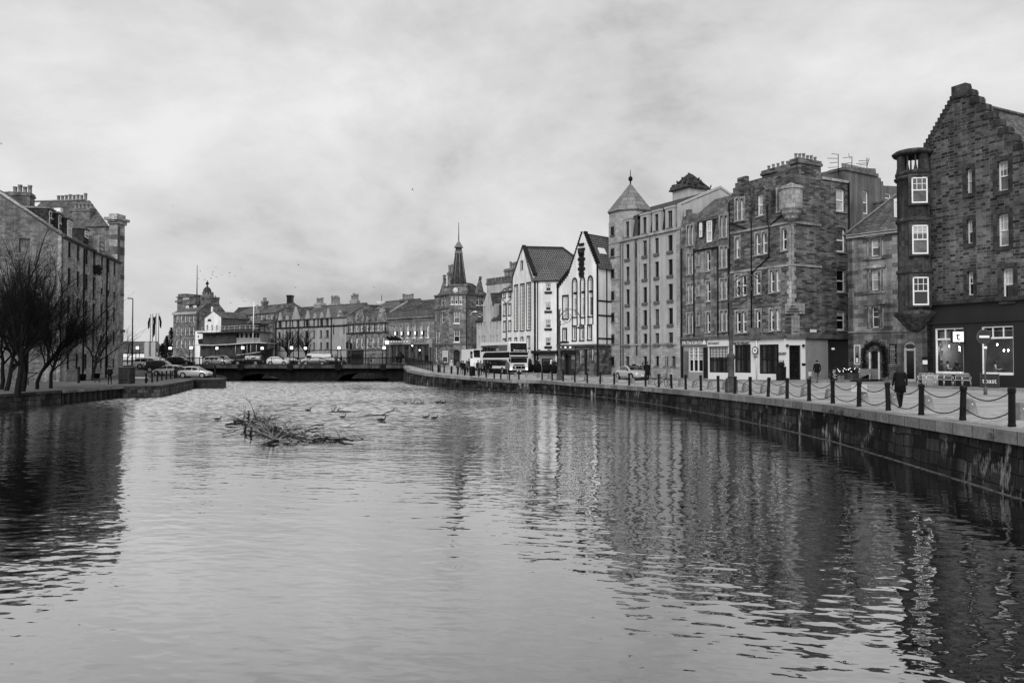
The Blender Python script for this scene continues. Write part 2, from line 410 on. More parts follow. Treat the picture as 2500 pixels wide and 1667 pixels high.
def window(parent, W, r, inset=.2, pane='d', fm=None, nx=1, ny=1, b=.07, style='sash', sill=None, sur=None, sw=.16, arch=0.0, name='window', sillw=.12):
 u0, v0, u1, v1 = r; w, h = u1 - u0, v1 - v0
 me = pane_mesh(w, h, M['pane_' + pane], arch)
 o = link(name, me, parent)
 rot = Matrix((W.u, -W.n, Vector((0, 0, 1)))).transposed().to_4x4()
 o.matrix_local = Matrix.Translation(W.pt((u0 + u1) / 2, v0, -inset) - wloc(parent)) @ rot
 if fm: link('frame', frame_mesh(w, h, nx, ny, b, style, fm, arch), o)
 if style == 'sash' and name == 'window' and R0.random() < .34:
  f = R0.choice((.3, .42, .55)); key = ('b', round(w, 2), round(h, 2), f)
  if key not in WC: mb = MB(); mb.face([(-w / 2 + .03, -.008, h * (1 - f)), (w / 2 - .03, -.008, h * (1 - f)), (w / 2 - .03, -.008, h - .03), (-w / 2 + .03, -.008, h - .03)]); WC[key] = mb.mesh('blind', M['coat_p'])
  link('blind', WC[key], o)
 if sill:
  key = ('s', round(w, 2), sill.name, round(inset, 2), sillw)
  if key not in WC:
   mb = MB(); x = w / 2 + .12; mb.hexa([(-x, -inset - .12, -sillw), (x, -inset - .12, -sillw), (x, -inset + .05, -sillw), (-x, -inset + .05, -sillw), (-x, -inset - .12, -.004), (x, -inset - .12, -.004), (x, -inset + .05, .004), (-x, -inset + .05, .004)])
   WC[key] = mb.mesh('sill', sill)
  link('sill', WC[key], o)
 if sur:
  key = ('u', round(w, 2), round(h, 2), sur.name, round(inset, 2), sw, arch)
  if key not in WC:
   mb = MB(); x = w / 2; y0, y1 = -inset - .035, -inset + .004
   def bb(a, c, z0, z1): mb.hexa([(a, y0, z0), (c, y0, z0), (c, y1, z0), (a, y1, z0), (a, y0, z1), (c, y0, z1), (c, y1, z1), (a, y1, z1)])
   bb(-x - sw, -x, -.13, h - arch); bb(x, x + sw, -.13, h - arch)
   if arch:
    pr = [(-x + w * k / 8, h - arch + arch * math.sqrt(max(0, 1 - (2 * k / 8 - 1) ** 2))) for k in range(9)]
    po = [((-x - sw) + (w + 2 * sw) * k / 8, h - arch + (arch + sw) * math.sqrt(max(0, 1 - (2 * k / 8 - 1) ** 2))) for k in range(9)]
    for k in range(8): mb.hexa([(pr[k][0], y0, pr[k][1]), (pr[k + 1][0], y0, pr[k + 1][1]), (pr[k + 1][0], y1, pr[k + 1][1]), (pr[k][0], y1, pr[k][1]), (po[k][0], y0, po[k][1]), (po[k + 1][0], y0, po[k + 1][1]), (po[k + 1][0], y1, po[k + 1][1]), (po[k][0], y1, po[k][1])])
   else: bb(-x - sw, x + sw, h, h + sw * 1.2)
   WC[key] = mb.mesh('surround', sur)
  link('surround', WC[key], o)
 return o
def hole(r, arch=0.0):
 u0, v0, u1, v1 = r
 if not arch: return [(u0, v0), (u1, v0), (u1, v1), (u0, v1)]
 return [(u0, v0), (u1, v0)] + [(u1 - (u1 - u0) * k / 8, v1 - arch + arch * math.sqrt(max(0, 1 - (2 * k / 8 - 1) ** 2))) for k in range(9)]
def pick(rng, wts):                              # wts like 'ddml': letters are equally likely
 return rng.choice(wts)
def facade(parent, W, outline, rects, mat, panes='ddm', seed=1, name='wall', extra=(), hmat=None, reveal=.22, **kw):
 rg = random.Random(seed); arch = kw.get('arch', 0.0)
 o = panel(parent, W, outline, [hole(r, arch) for r in rects] + [e for e in extra], mat, name, reveal=reveal + .12, hmat=hmat)
 for r in rects: window(parent, W, r, inset=reveal, pane=pick(rg, panes), **kw)
 return o
def box_outline(W, top, bot=-.6, u0=0.0, u1=None): return [(u0, bot), (W.L if u1 is None else u1, bot), (W.L if u1 is None else u1, top), (u0, top)]
def slab(mb, pts, t=.12, m=0):                   # a roof plane with thickness below it
 pts = [Vector(p) for p in pts]; n = (pts[1] - pts[0]).cross(pts[2] - pts[0]).normalized()
 if n.z < 0: pts = pts[::-1]; n = -n
 mb.prism([p - n * t for p in pts], n * t, m)
def gable_roof(parent, W, v, depth, rise, mat, u0=0.0, u1=None, over=.25, name='roof', both=True):
 u1 = W.L if u1 is None else u1; mb = MB(); k = rise / (depth / 2)
 slab(mb, [W.pt(u0, v - over * k, over), W.pt(u1, v - over * k, over), W.pt(u1, v + rise, -depth / 2), W.pt(u0, v + rise, -depth / 2)])
 if both: slab(mb, [W.pt(u1, v, -depth), W.pt(u0, v, -depth), W.pt(u0, v + rise, -depth / 2), W.pt(u1, v + rise, -depth / 2)])
 mb.tube([W.pt(u0, v + rise + .06, -depth / 2), W.pt(u1, v + rise + .06, -depth / 2)], .1, 6)
 for u in (u0 + .1, u1 - .1): mb.prism([W.pt(u, v - 12, -.1), W.pt(u, v, -.1), W.pt(u, v + rise - .12, -depth / 2), W.pt(u, v, -depth + .1), W.pt(u, v - 12, -depth + .1)], W.u * .06, 1)
 return mb.build(name, [mat, M['back']], parent)
def rise_to(W, c, x, y, ve, depth): return W.shift(-depth / 2).pix(*c(x, y))[1] - ve
def chimney(parent, W, u0, u1, v0, v1, d0, d1, mat, pots=4, pot_h=.7, name='chimney', steps=True, potr=.15):
 mb = MB(); wbox(mb, W, u0, u1, v0, v1 - .45, d0, d1)
 wbox(mb, W, u0 - .12, u1 + .12, v1 - .45, v1 - .22, d0 - .12, d1 + .12); wbox(mb, W, u0 - .05, u1 + .05, v1 - .22, v1, d0 - .05, d1 + .05)
 o = mb.build(name, mat, parent)
 for k in range(pots):
  u = u0 + (u1 - u0) * (k + .5) / pots; p = W.pt(u, v1, (d0 + d1) / 2); hh = pot_h * R0.uniform(.8, 1.15)
  q = MB(); q.lathe(p, [(potr * 1.1, 0), (potr * .85, hh * .15), (potr * .8, hh * .8), (potr * 1.05, hh * .85), (potr * .95, hh)], 8); q.build('chimney_pot', M['pot'], o)
 return o
def pipe(parent, W, u, v0, v1, mat=None, r=.06, name='downpipe', path=None, d=.1):
 mb = MB(); mb.tube([W.pt(a, b, d) for a, b in (path or [(u, v0), (u, v1)])], r, 6); return mb.build(name, mat or M['iron'], parent)
def band(parent, W, v0, v1, mat, d=.1, u0=0.0, u1=None, name='string_course'):
 mb = MB(); wbox(mb, W, u0, W.L if u1 is None else u1, v0, v1, -.05, d); return mb.build(name, mat, parent)
def steps(a, b, n):                              # stair from a to b: points (u, v), rising or falling
 (u0, v0), (u1, v1) = a, b; out = []
 for k in range(n):
  ua = u0 + (u1 - u0) * k / n; ub = u0 + (u1 - u0) * (k + 1) / n
  vv = v0 + (v1 - v0) * (k + 1) / n if v1 > v0 else v0 + (v1 - v0) * k / n
  out += [(ua, vv), (ub, vv)]
 return out
def text_mesh(cu, parent):
 q = bpy.data.objects.new('x', cu); C.objects.link(q); me = bpy.data.meshes.new_from_object(q.evaluated_get(bpy.context.evaluated_depsgraph_get())); bpy.data.objects.remove(q)
 return link('lettering', me, parent)
def text(parent, s, W, u, v, size, mat, d=.04, align='CENTER', name='lettering', sx=1.0):
 cu = bpy.data.curves.new(name, 'FONT'); cu.body = s; cu.size = size; cu.extrude = .012; cu.align_x = align; cu.align_y = 'CENTER'
 cu.materials.append(mat); o = text_mesh(cu, parent)
 rot = Matrix((W.u * sx, Vector((0, 0, 1)), W.n)).transposed().to_4x4()
 o.matrix_local = Matrix.Translation(W.pt(u, v, d) - wloc(parent)) @ rot
 return o
# ---------------------------------------------------------------- the setting: water, quays, streets
EDGE = [(-30, 11.6), (8, 12.2), (19.3, 12.54), (26.5, 13.1), (33, 13.5), (39.6, 13.3), (50, 12.5), (61.3, 11.0), (70, 8.9), (76.8, 6.5), (84.6, 3.0), (85.4, 0.0), (95.3, -7.4), (104, -11.6), (112.5, -14.9), (124, -17.0), (131, -17.6), (143, -20.0)]
ZED = [(-30, 1.85), (8, 1.75), (19.3, 1.63), (26.5, 1.54), (39.6, 1.43), (61.3, 1.23), (76.8, 1.12), (85, 1.2), (95, 1.46), (104, 1.62), (112, 1.95), (125, 2.42), (131, 2.5), (143, 2.5)]
def xe(y): return interp(y, EDGE)
def zr(x, y): return interp(y, ZED) + .03 * min(max(0.0, x - xe(y)), 15) * interp(y, [(48, .5), (62, 1), (86, 1), (97, .12), (131, 0)])
def zl(y): return interp(y, [(0, .95), (100, 1.05), (108, 1.3), (128, 2.45), (140, 2.5)])
def gr(px, py):                                   # right-hand street point at a photo pixel
 z = 1.4
 for _ in range(60):
  p = G(px, py, z); z = .6 * z + .4 * zr(p.x, p.y)
 return Vector((p.x, p.y, zr(p.x, p.y)))
def gl(px, py):
 z = 1.0
 for _ in range(60):
  p = G(px, py, z); z = .6 * z + .4 * zl(p.y)
 return Vector((p.x, p.y, zl(p.y)))

def water_mat():
 m, nt, b = new_mat('river_water'); q = NT(nt)
 tc = q.N('ShaderNodeTexCoord'); o = tc.outputs['Object']
 cdn = q.N('ShaderNodeSeparateXYZ'); q.L(o, cdn.inputs[0])
 # wind ripples: crests run across the basin; patches of calmer and rougher water
 w0 = q.N('ShaderNodeMapping'); q.L(o, w0.inputs[0]); w0.inputs['Rotation'].default_value = (0, 0, math.radians(12))
 v = w0.outputs[0]
 big = q.noise(v, 1.0, 2, .5, (.3, .55, 1))
 med = q.noise(v, 1.0, 1.5, .5, (1.9, 3.0, 1))
 sm = q.noise(v, 1.0, 2.5, .6, (5.5, 8.5, 1))
 patch = q.rng(q.noise(o, .035, 3, .5), .4, .62, .45, 1.25)
 far = q.M('MULTIPLY', q.rng(cdn.outputs[1], 22, 95, .6, 7.0), q.rng(cdn.outputs[0], -12, 8, 1.0, .22))
 h = q.M('ADD', q.M('MULTIPLY', big, .03), q.M('ADD', q.M('MULTIPLY', med, .016), q.M('MULTIPLY', q.M('MULTIPLY', sm, .0035), q.M('MULTIPLY', patch, far))))
 bn = q.N('ShaderNodeBump'); bn.inputs['Strength'].default_value = 1.0; bn.inputs['Distance'].default_value = 1.0
 q.L(h, bn.inputs['Height'])
 nc = q.N('ShaderNodeMapping'); q.L(v, nc.inputs[0]); nc.inputs['Scale'].default_value = (2.2, 4.2, 1)
 cn = q.N('ShaderNodeTexNoise'); q.L(nc.outputs[0], cn.inputs['Vector']); cn.inputs['Scale'].default_value = 1; cn.inputs['Detail'].default_value = 3
 sb = q.N('ShaderNodeVectorMath', operation='SUBTRACT'); q.L(cn.outputs[1], sb.inputs[0]); sb.inputs[1].default_value = (.5, .6, .5)
 fl = q.N('ShaderNodeVectorMath', operation='MULTIPLY'); q.L(sb.outputs[0], fl.inputs[0]); fl.inputs[1].default_value = (.6, 1, 0)
 chop = q.M('MULTIPLY', q.M('MULTIPLY', q.rng(cdn.outputs[1], 30, 75, .02, 1.35), patch), q.rng(q.M('ADD', cdn.outputs[0], q.M('MULTIPLY', cdn.outputs[1], .12)), -3, 15, 1.0, .1))
 ks = q.N('ShaderNodeVectorMath', operation='SCALE'); q.L(fl.outputs[0], ks.inputs[0]); q.L(chop, ks.inputs['Scale'])
 an = q.N('ShaderNodeVectorMath', operation='ADD'); q.L(bn.outputs[0], an.inputs[0]); q.L(ks.outputs[0], an.inputs[1])
 nn = q.N('ShaderNodeVectorMath', operation='NORMALIZE'); q.L(an.outputs[0], nn.inputs[0])
 nt.nodes.remove(b)
 gl_ = q.N('ShaderNodeBsdfGlossy'); gl_.inputs['Roughness'].default_value = .005; q.L(nn.outputs[0], gl_.inputs['Normal'])
 gl_.inputs['Color'].default_value = (.97, .97, .97, 1)
 df = q.N('ShaderNodeBsdfDiffuse'); df.inputs['Color'].default_value = (.004, .004, .004, 1)
 fr = q.N('ShaderNodeLayerWeight'); fr.inputs['Blend'].default_value = .5
 fac = q.rng(fr.outputs['Facing'], .5, 1.0, .27, .95)
 mx = q.N('ShaderNodeMixShader'); q.L(fac, mx.inputs[0]); q.L(df.outputs[0], mx.inputs[1]); q.L(gl_.outputs[0], mx.inputs[2])
 q.L(mx.outputs[0], nt.nodes['Material Output'].inputs[0])
 return m
def setting():
 mb = MB(); mb.face([(-140, -60, 0), (60, -60, 0), (60, 330, 0), (-140, 330, 0)])
 tag(mb.build('water', water_mat()), kind='structure')
 mb = MB(); mb.face([(-2500, -400, -4), (2500, -400, -4), (2500, 3500, -4), (-2500, 3500, -4)])
 tag(mb.build('terrain', plain('river_bed', .04, .9)), kind='structure')
 sett = masonry('granite_setts', .34, .56, .16, .24, .12, .016, .02, .3, .0, bump=.6)
 road = plain('worn_road', .34, .8, .36, .6, .3, bump=.15)
 # right-hand street as one sheet of stations along the quay
 ys = [-30, -15, 0, 8, 14, 19.3, 23, 26.5, 33, 39.6, 45, 50, 55, 61.3, 66, 70, 76.8, 80, 84.6, 85.4, 90, 95.3, 100, 104, 112.5, 118, 124, 131, 137, 143]
 ds = [0, .55, 3.6, 7, 11, 15, 30, 90]
 mb = MB(); i0 = {}
 for y in ys:
  for d in ds:
   i0[(y, d)] = len(mb.v); x = xe(y) + d; mb.v.append(Vector((x, y, zr(x, y))))
 for y0, y1 in zip(ys, ys[1:]):
  for k, (d0, d1) in enumerate(zip(ds, ds[1:])):
   mb.f.append([i0[(y0, d0)], i0[(y0, d1)], i0[(y1, d1)], i0[(y1, d0)]]); mb.m.append(0 if k < 2 else 1); mb.sm.append(False)
 tag(mb.build('street', [sett, road]), kind='structure')
 # pavement along the shops: a real kerb step
 cop = masonry('quay_coping', .18, .3, .06, 1.1, 3.0, .02, .0, .35, .2, bump=.3)
 pav = masonry('pavement_slabs', .2, .29, .12, .9, .6, .01, 0, .3, 0, bump=.2)
 mb = MB()
 line = [((19.3, 60.5 + 9.6), 0)]
 ln = [XY(2520, 43.5), XY(2380, 46.6), XY(2250, 51.6), XY(2160, 56.5)]
 ln2 = [XY(2075, 62.0), XY(2010, 62.0), XY(1935, 63.0), XY(1790, 69.2), XY(1663, 75.5), XY(1486, 86.5), XY(1400, 88.5), XY(1300, 93.0)]
 for pl in (ln, ln2):
  for a, b in zip(pl, pl[1:]):
   q = []
   for (x, y) in (a, b):
    q.append((Vector((x, y, zr(x, y))), Vector((x + 9, y + 4.5, zr(x, y) + .1))))
   (a0, a1), (b0, b1) = q; up = Vector((0, 0, .12))
   mb.face([a0 + up, a1 + up, b1 + up, b0 + up] if True else []); mb.face([a0, a0 + up, b0 + up, b0])
 tag(mb.build('pavement', pav), kind='structure')
 wl = plain('road_paint', .6, .7, .3, 3)
 mb = MB()
 def stripe(p0, p1, w):
  a, b = gr(*p0), gr(*p1); n = Vector((-(b - a).y, (b - a).x, 0)).normalized() * w / 2; u = Vector((0, 0, .006)); K = 8
  for k in range(K):
   s, e = a.lerp(b, k / K), a.lerp(b, (k + 1) / K)
   f = lambda p: Vector((p.x, p.y, zr(p.x, p.y))) + u
   mb.face([f(s + n), f(s - n), f(e - n), f(e + n)])
 stripe((2000, 953), (2140, 967), .1); stripe((2180, 971), (2330, 985), .1); stripe((2360, 988), (2498, 996), .1); stripe((1860, 944), (1960, 950), .1)
 tag(mb.build('road_markings', wl), kind='structure')
 # quay wall on the right, following the bends
 wallm = masonry('wet_quay_stone', .01, .06, .01, .85, .4, .02, .16, .85, .8, bump=1.0, patch=.36, squash=.7)
 rt = thing('quay_wall', 'dark stained stone quay wall with pale coping along the right bank', 'quay wall', (12, 30, 0))
 yy = [y for y in ys if y <= 131]
 mb = MB(); mc = MB(); ml = MB()
 for y0, y1 in zip(yy, yy[1:]):
  p, q = (xe(y0), y0, interp(y0, ZED)), (xe(y1), y1, interp(y1, ZED)); a, b = Vector(p), Vector(q)
  n = Vector((-(b - a).y, (b - a).x, 0)).normalized()
  mb.face([Vector((b.x, b.y, -1.2)) + n * .16, Vector((a.x, a.y, -1.2)) + n * .16, a + n * .02 - Vector((0, 0, .3)), b + n * .02 - Vector((0, 0, .3))])
  z = Vector((0, 0, .004)); o, i = n * .12, -n * .5
  mc.hexa([a + o - Vector((0, 0, .33)), a + i - Vector((0, 0, .33)), b + i - Vector((0, 0, .33)), b + o - Vector((0, 0, .33)), a + o + z, a + i + z * 2, b + i + z * 2, b + o + z][::1])
  ml.hexa([Vector((a.x, a.y, -.6)) + n * .2, Vector((a.x, a.y, -.6)), Vector((b.x, b.y, -.6)), Vector((b.x, b.y, -.6)) + n * .2, Vector((a.x, a.y, .015)) + n * .2, Vector((a.x, a.y, .015)), Vector((b.x, b.y, .015)), Vector((b.x, b.y, .015)) + n * .2])
 mb.build('wall_face', wallm, rt); mc.build('coping', cop, rt); ml.build('footing', plain('pale_footing', .11, .7, .9, 4), rt)
 # left bank: pavement, stone wall, sheet piling, stone corner, pier head
 lp = [(-35.4, -20), (-35.4, 54), (-35.2, 61.5), (-35.2, 71), (-33.3, 71.4), (-32.6, 73), (-34.6, 81), (-38.2, 94.6), (-34.9, 95), (-36.5, 100.5), (-41.5, 104), (-47, 116), (-52, 131)]
 gm = plain('left_quay_paving', .11, .85, .45, .35, .3, bump=.3)
 mb = MB()
 for (x0, y0), (x1, y1) in zip(lp, lp[1:]):
  if y1 <= y0: continue
  mb.face([(-220, y0, zl(y0)), (x0, y0, zl(y0)), (x1, y1, zl(y1)), (-220, y1, zl(y1))])
 tag(mb.build('left_quay', gm), kind='structure')
 stone = masonry('old_quay_stone', .03, .11, .02, .9, .4, .02, .05, .5, .5, bump=.8, patch=.18)
 stone2 = masonry('pale_corner_stone', .05, .2, .03, .5, .35, .02, .08, .5, .5, bump=.8, patch=.12)
 dark = plain('wet_concrete', .025, .6, .4, 2, .4, streak=.4)
 steel = plain('rusted_sheet_steel', .03, .55, .5, 2, .4, streak=.5)
 def qw(name, label, pts, mat, cmat, ch=.22, top=None):
  t = thing(name, label, 'quay wall', (pts[0][0], pts[0][1], 0)); mb = MB(); mc = MB()
  for a, b in zip(pts, pts[1:]):
   A, B = Vector((a[0], a[1], zl(a[1]))), Vector((b[0], b[1], zl(b[1]))); n = Vector(((B - A).y, -(B - A).x, 0)).normalized()
   d = Vector((0, 0, ch))
   mb.face([Vector((A.x, A.y, -1.2)), Vector((B.x, B.y, -1.2)), B - d, A - d])
   mc.hexa([A - d - n * .5, A - d + n * .08, B - d + n * .08, B - d - n * .5, A - n * .5 + Vector((0, 0, .01)), A + n * .08 + Vector((0, 0, .01)), B + n * .08 + Vector((0, 0, .01)), B - n * .5 + Vector((0, 0, .01))])
  mb.build('wall_face', mat, t); mc.build('coping', cmat, t); return t
 qw('quay_wall', 'rough dark stone quay wall below the bare trees, far left', lp[0:3], stone, stone)
 qw('quay_wall', 'pale rough stone quay corner overgrown with weeds below the black bollards', lp[3:8], stone2, gm, .1)
 qw('pier_head', 'dark concrete pier head jutting into the river before the bridge', lp[7:13], dark, dark, .3)
 t = thing('sheet_piling', 'corrugated dark steel sheet piling with a concrete cap on the left bank', 'sheet piling', (-35.2, 61.5, 0))
 mb = MB(); y = 61.5; pts = []
 while y < 71:
  for dy, dx in ((0, 0), (.25, .0), (.38, -.28), (.68, -.28), (.8, 0)): pts.append((-35.15 + dx, y + dy))
  y += .82
 for a, b in zip(pts, pts[1:]):
  if (Vector(a) - Vector(b)).length > 1e-4: mb.face([(a[0], a[1], -1.2), (b[0], b[1], -1.2), (b[0], b[1], .82), (a[0], a[1], .82)])
 mb.build('steel_sheets', steel, t)
 mb = MB(); mb.hexa([(-35.7, 61.5, .8), (-34.98, 61.5, .8), (-34.98, 71.3, .8), (-35.7, 71.3, .8), (-35.7, 61.5, 1.0), (-34.98, 61.5, 1.0), (-34.98, 71.3, 1.0), (-35.7, 71.3, 1.0)])
 mb.build('concrete_cap', cop, t)
 # land beyond the bridge
 mb = MB(); z = 2.45
 mb.face([(-20, 143, z), (80, 143, z), (80, 300, z), (-85, 300, z), (-75, 195, z), (-42, 158, z)])
 mb.face([(-200, 128, z), (-52, 128, z), (-52, 143, z), (-70, 143.5, z), (-90, 300, z), (-200, 300, z)])
 mb.face([(-700, 300, z), (700, 300, z), (700, 1500, z), (-700, 1500, z)])
 tag(mb.build('far_ground', road), kind='structure')
 mb = MB(); mb.face([(-20, 143, 2.45), (-42, 158, 2.45), (-42, 158, -1), (-20, 143, -1)]); mb.face([(-42, 158, 2.45), (-75, 195, 2.45), (-75, 195, -1), (-42, 158, -1)])
 tag(mb.build('quay_wall', dark), 'dark quay wall of the far basin behind the bridge', 'quay wall')
setting()

def bridge():
 t = thing('bridge', 'low dark road bridge with flat arches crossing the river', 'bridge', (-32, 131, 0))
 W = Wall((-62, 131.6), (-16.5, 131.6), 0)
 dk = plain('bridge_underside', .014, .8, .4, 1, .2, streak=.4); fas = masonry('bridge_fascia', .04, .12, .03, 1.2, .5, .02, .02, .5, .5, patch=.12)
 def arch_(x0, x1, h):
  u0, u1 = W.pix(x0, 920)[0], W.pix(x1, 920)[0]; N = 14
  return [(u0, .02)] + [(u1 + (u0 - u1) * k / N, .05 + h * (1 - (2 * k / N - 1) ** 2) ** .8) for k in range(N + 1)][::1]
 def fix(x0, x1, h):
  u0, u1 = W.pix(x0, 920)[0], W.pix(x1, 920)[0]; N = 14
  return [(u0, .0)] + [(u1, .0)] + [(u1 + (u0 - u1) * k / N, .1 + h * math.sqrt(max(0, 1 - (2 * k / N - 1) ** 2))) for k in range(N + 1)]
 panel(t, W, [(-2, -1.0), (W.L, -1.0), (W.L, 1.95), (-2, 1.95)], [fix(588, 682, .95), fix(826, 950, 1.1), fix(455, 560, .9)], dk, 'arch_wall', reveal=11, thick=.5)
 mb = MB()
 wbox(mb, W, -2, W.L + 2, 1.95, 2.52, -11.5, .9); mb.build('deck', fas, t)
 for px in (467, 593, 712, 828, 938):
  mb = MB(); u = W.pix(px, 895)[0]; wbox(mb, W, u - .45, u + .45, 1.7, 2.6, .9, 1.25); mb.build('parapet_plinth', dk, t)
 mb = MB(); wbox(mb, W, 0, W.L, 2.53, 2.60, -11, -9.4); wbox(mb, W, 0, W.L, 2.53, 2.6, -.9, .7); mb.build('footway', fas, t)
 r = thing('railing', 'black vertical bar railing along the near edge of the bridge', 'railing', (-32, 130.9, 2.5))
 def rails(parent, p, q, h=1.25, gap=.16, post=2.0, th=.025):
  p, q = Vector(p), Vector(q); L = (q - p).length; mb = MB(); u = (q - p) / L
  for z in (h, h * .9, .12): mb.tube([p + Vector((0, 0, z)), q + Vector((0, 0, z))], th, 4)
  mb.build('rail', M['iron'], parent)
  mb = MB(); n = int(L / gap)
  for k in range(n): c = p + u * (k * gap); mb.box(c + Vector((0, 0, .12)), .022, .022, h - .14)
  mb.build('baluster', M['iron'], parent)
  n = int(L / post); me = None
  for k in range(n + 1):
   c = p + u * (k * post)
   if me is None: mb = MB(); mb.box((0, 0, 0), .07, .07, h + .04); me = mb.mesh('post', M['iron'])
   o = link('post', me, parent); o.location = c - wloc(parent)
 rails(r, (-66, 130.95, 2.52), (-17.8, 130.95, 2.52))
 r = thing('railing', 'black railing on the far side of the bridge behind the cars', 'railing', (-32, 142.6, 2.5))
 rails(r, (-60, 142.7, 2.52), (-21, 142.7, 2.52), gap=.2)
 r = thing('railing', 'black railing curving down from the bridge end to the first quay bollard', 'railing', (-16, 120, 2.3))
 pa, pb = gr(993, 899), gr(1053, 906.5)
 p0, p1 = Vector((-17.6, 130.6, 2.52)), Vector((pb.x + .2, pb.y, pb.z))
 rails(r, p0, p1, 1.3, .19, 2.2, .04)
bridge()
# ---------------------------------------------------------------- buildings of the right bank
ZB = 1.62
# --- the crow-stepped dark stone building with the cafe
def cafe_building():
 W = Wall((27.3, 51.7), (31.98, 42.7), ZB)      # corner, running towards the camera along the street
 W.L = 10.5
 t = thing('crow_stepped_building', 'dark rubble building with a crow-stepped gable and a charcoal cafe front', 'building', W.o)
 pk = W.pix(*c7(1067, 102)); e0 = W.pix(*c7(783, 610)); e1 = W.pix(*c7(1602, 650)); f = W.pix(*c7(1150, 480 + 0))
 vf = W.pix(2385, 738)[1]                       # cornice over the shop
 up = steps((.0, e0[1] - .0), (pk[0] - .42, pk[1] - .55), 12); dn = steps((pk[0] + .35, pk[1] - .5), (pk[0] + .35 + 5.6, pk[1] - .5 - 7.6), 13)
 uR = pk[0] + 5.95; vR = pk[1] - 8.1
 out = [(0, vf), (uR + 2.0, vf), (uR + 2.0, vR - 2.2), (uR, vR - 2.2), (uR, vR)] + dn[::-1] + [(pk[0] + .35, pk[1]), (pk[0] - .42, pk[1])] + up[::-1] + [(0, e0[1] - .6)]
 o2 = []
 for p in out:
  if not o2 or (abs(p[0] - o2[-1][0]) + abs(p[1] - o2[-1][1])) > 1e-4: o2.append(p)
 big = [rect(W, c7, 1378, 722, 1472, 975), rect(W, c7, 1380, 1165, 1476, 1437), rect(W, c8, 1358, 178, 1451, 430)]
 sm = [rect(W, c7, 1118, 788, 1170, 997), rect(W, c7, 1121, 1212, 1176, 1415), rect(W, c8, 1080, 205, 1133, 395)]
 panel(t, W, o2, [hole(r) for r in big + sm], M['gable'], 'wall', .4, .7)
 for r, p in zip(big, 'mld'): window(t, W, r, .28, p, M['white'], 3, 2, .085, 'sash', M['gable_trim'], M['gable_trim'], .24, sillw=.25)
 for r, p in zip(sm, 'lmd'): window(t, W, r, .28, p, M['white'], 2, 2, .075, 'sash', M['gable_trim'], M['gable_trim'], .2, sillw=.25)
 mb = MB()                                      # coping stones on the steps
 for (a, b) in zip(up[::2], up[1::2]): wbox(mb, W, a[0] - .06, b[0] + .06, a[1] - .3, a[1] + .05, -.5, .06)
 for (a, b) in zip(dn[::2], dn[1::2]): wbox(mb, W, a[0] - .1, b[0] + .06, a[1] - .34, a[1] + .05, -.5, .06)
 wbox(mb, W, pk[0] - .5, pk[0] + .43, pk[1] - .75, pk[1] + .06, -.5, .1)
 mb.build('crow_steps', M['gable_trim'], t)
 # return wall on the lane side, roof
 Wl = Wall((W.pt(0, 0, -12).x, W.pt(0, 0, -12).y), (27.3, 51.7), ZB)
 panel(t, Wl, box_outline(Wl, e0[1] - .6), [], M['gable'])
 mb = MB(); z = Vector((0, 0, 0)); apex = pk[1] - 1.0
 slab(mb, [W.pt(pk[0], apex, -.6), W.pt(pk[0], apex, -14), W.pt(uR + 1.5, apex - 9.3, -14), W.pt(uR + 1.5, apex - 9.3, -.6)], .15)
 slab(mb, [W.pt(-.1, e0[1] - .8, -.6), W.pt(-.1, e0[1] - .8, -14), W.pt(pk[0], apex, -14), W.pt(pk[0], apex, -.6)], .15)
 mb.tube([W.pt(pk[0], apex + .1, -.6), W.pt(pk[0], apex + .1, -14)], .14, 6)
 mb.build('roof', M['slate'], t)
 # corner bow turret
 tu = W.pt(-.6, 0, .36); zt = lambda px, py: P(px, py, tu.y - .95).z
 z0 = zt(2262, 803); z1 = zt(2262, 425); z2 = zt(2262, 371)
 R = 1.0; mb = MB(); o = Vector((tu.x, tu.y, 0)); N = 24
 zs = [z0 - .3 + ZB * 0]
 prof = [(.15, z0 - .2), (.5, z0), (.75, z0 + .35), (1.05, z0 + .7), (1.26, z0 + .95), (1.28, z0 + 1.15), (R, z0 + 1.2), (R, z1 - .3), (R + .12, z1 - .24), (R + .18, z1 - .1), (R + .05, z1), (.2, z1 + .01)]
 mb.lathe(o, prof, N)
 mb.build('bow_turret', M['gable_trim'], t)
 ang = math.atan2(-.86, -.12)
 zc = [((zt(*c7(690, 1080))), zt(*c7(690, 865))), (zt(*c7(695, 1503)), zt(*c7(695, 1262))), (zt(*c8(675, 475)), zt(*c8(675, 250)))]
 Vt = Vector((math.cos(ang), math.sin(ang), 0)); side = Vector((-Vt.y, Vt.x, 0))
 for k, (a, b) in enumerate(zc):
  p = o + Vt * (R + .03); q0 = p - side * .5; Wt = Wall(((p - side * .52).x, (p - side * .52).y), ((p + side * .52).x, (p + side * .52).y), 0)
  window(t, Wt, (.03, a, 1.01, b), -.02, 'mmd'[k], M['white'], 3, 2, .085, 'sash', M['gable_trim'], M['gable_trim'], .2)
  mb = MB(); mb.lathe(o, [(R + .02, b + .25), (R + .1, b + .32), (R + .1, b + .5), (R + .02, b + .56)], N); mb.build('string_course', M['gable_trim'], t)
 # open balustrade on top of the turret
 mb = MB(); mb.lathe(o, [(R - .25, z2 - .05), (R + .2, z2 - .05), (R + .3, z2 + .12), (R + .1, z2 + .26), (R - .3, z2 + .28)], N); mb.build('turret_cornice', M['gable_trim'], t)
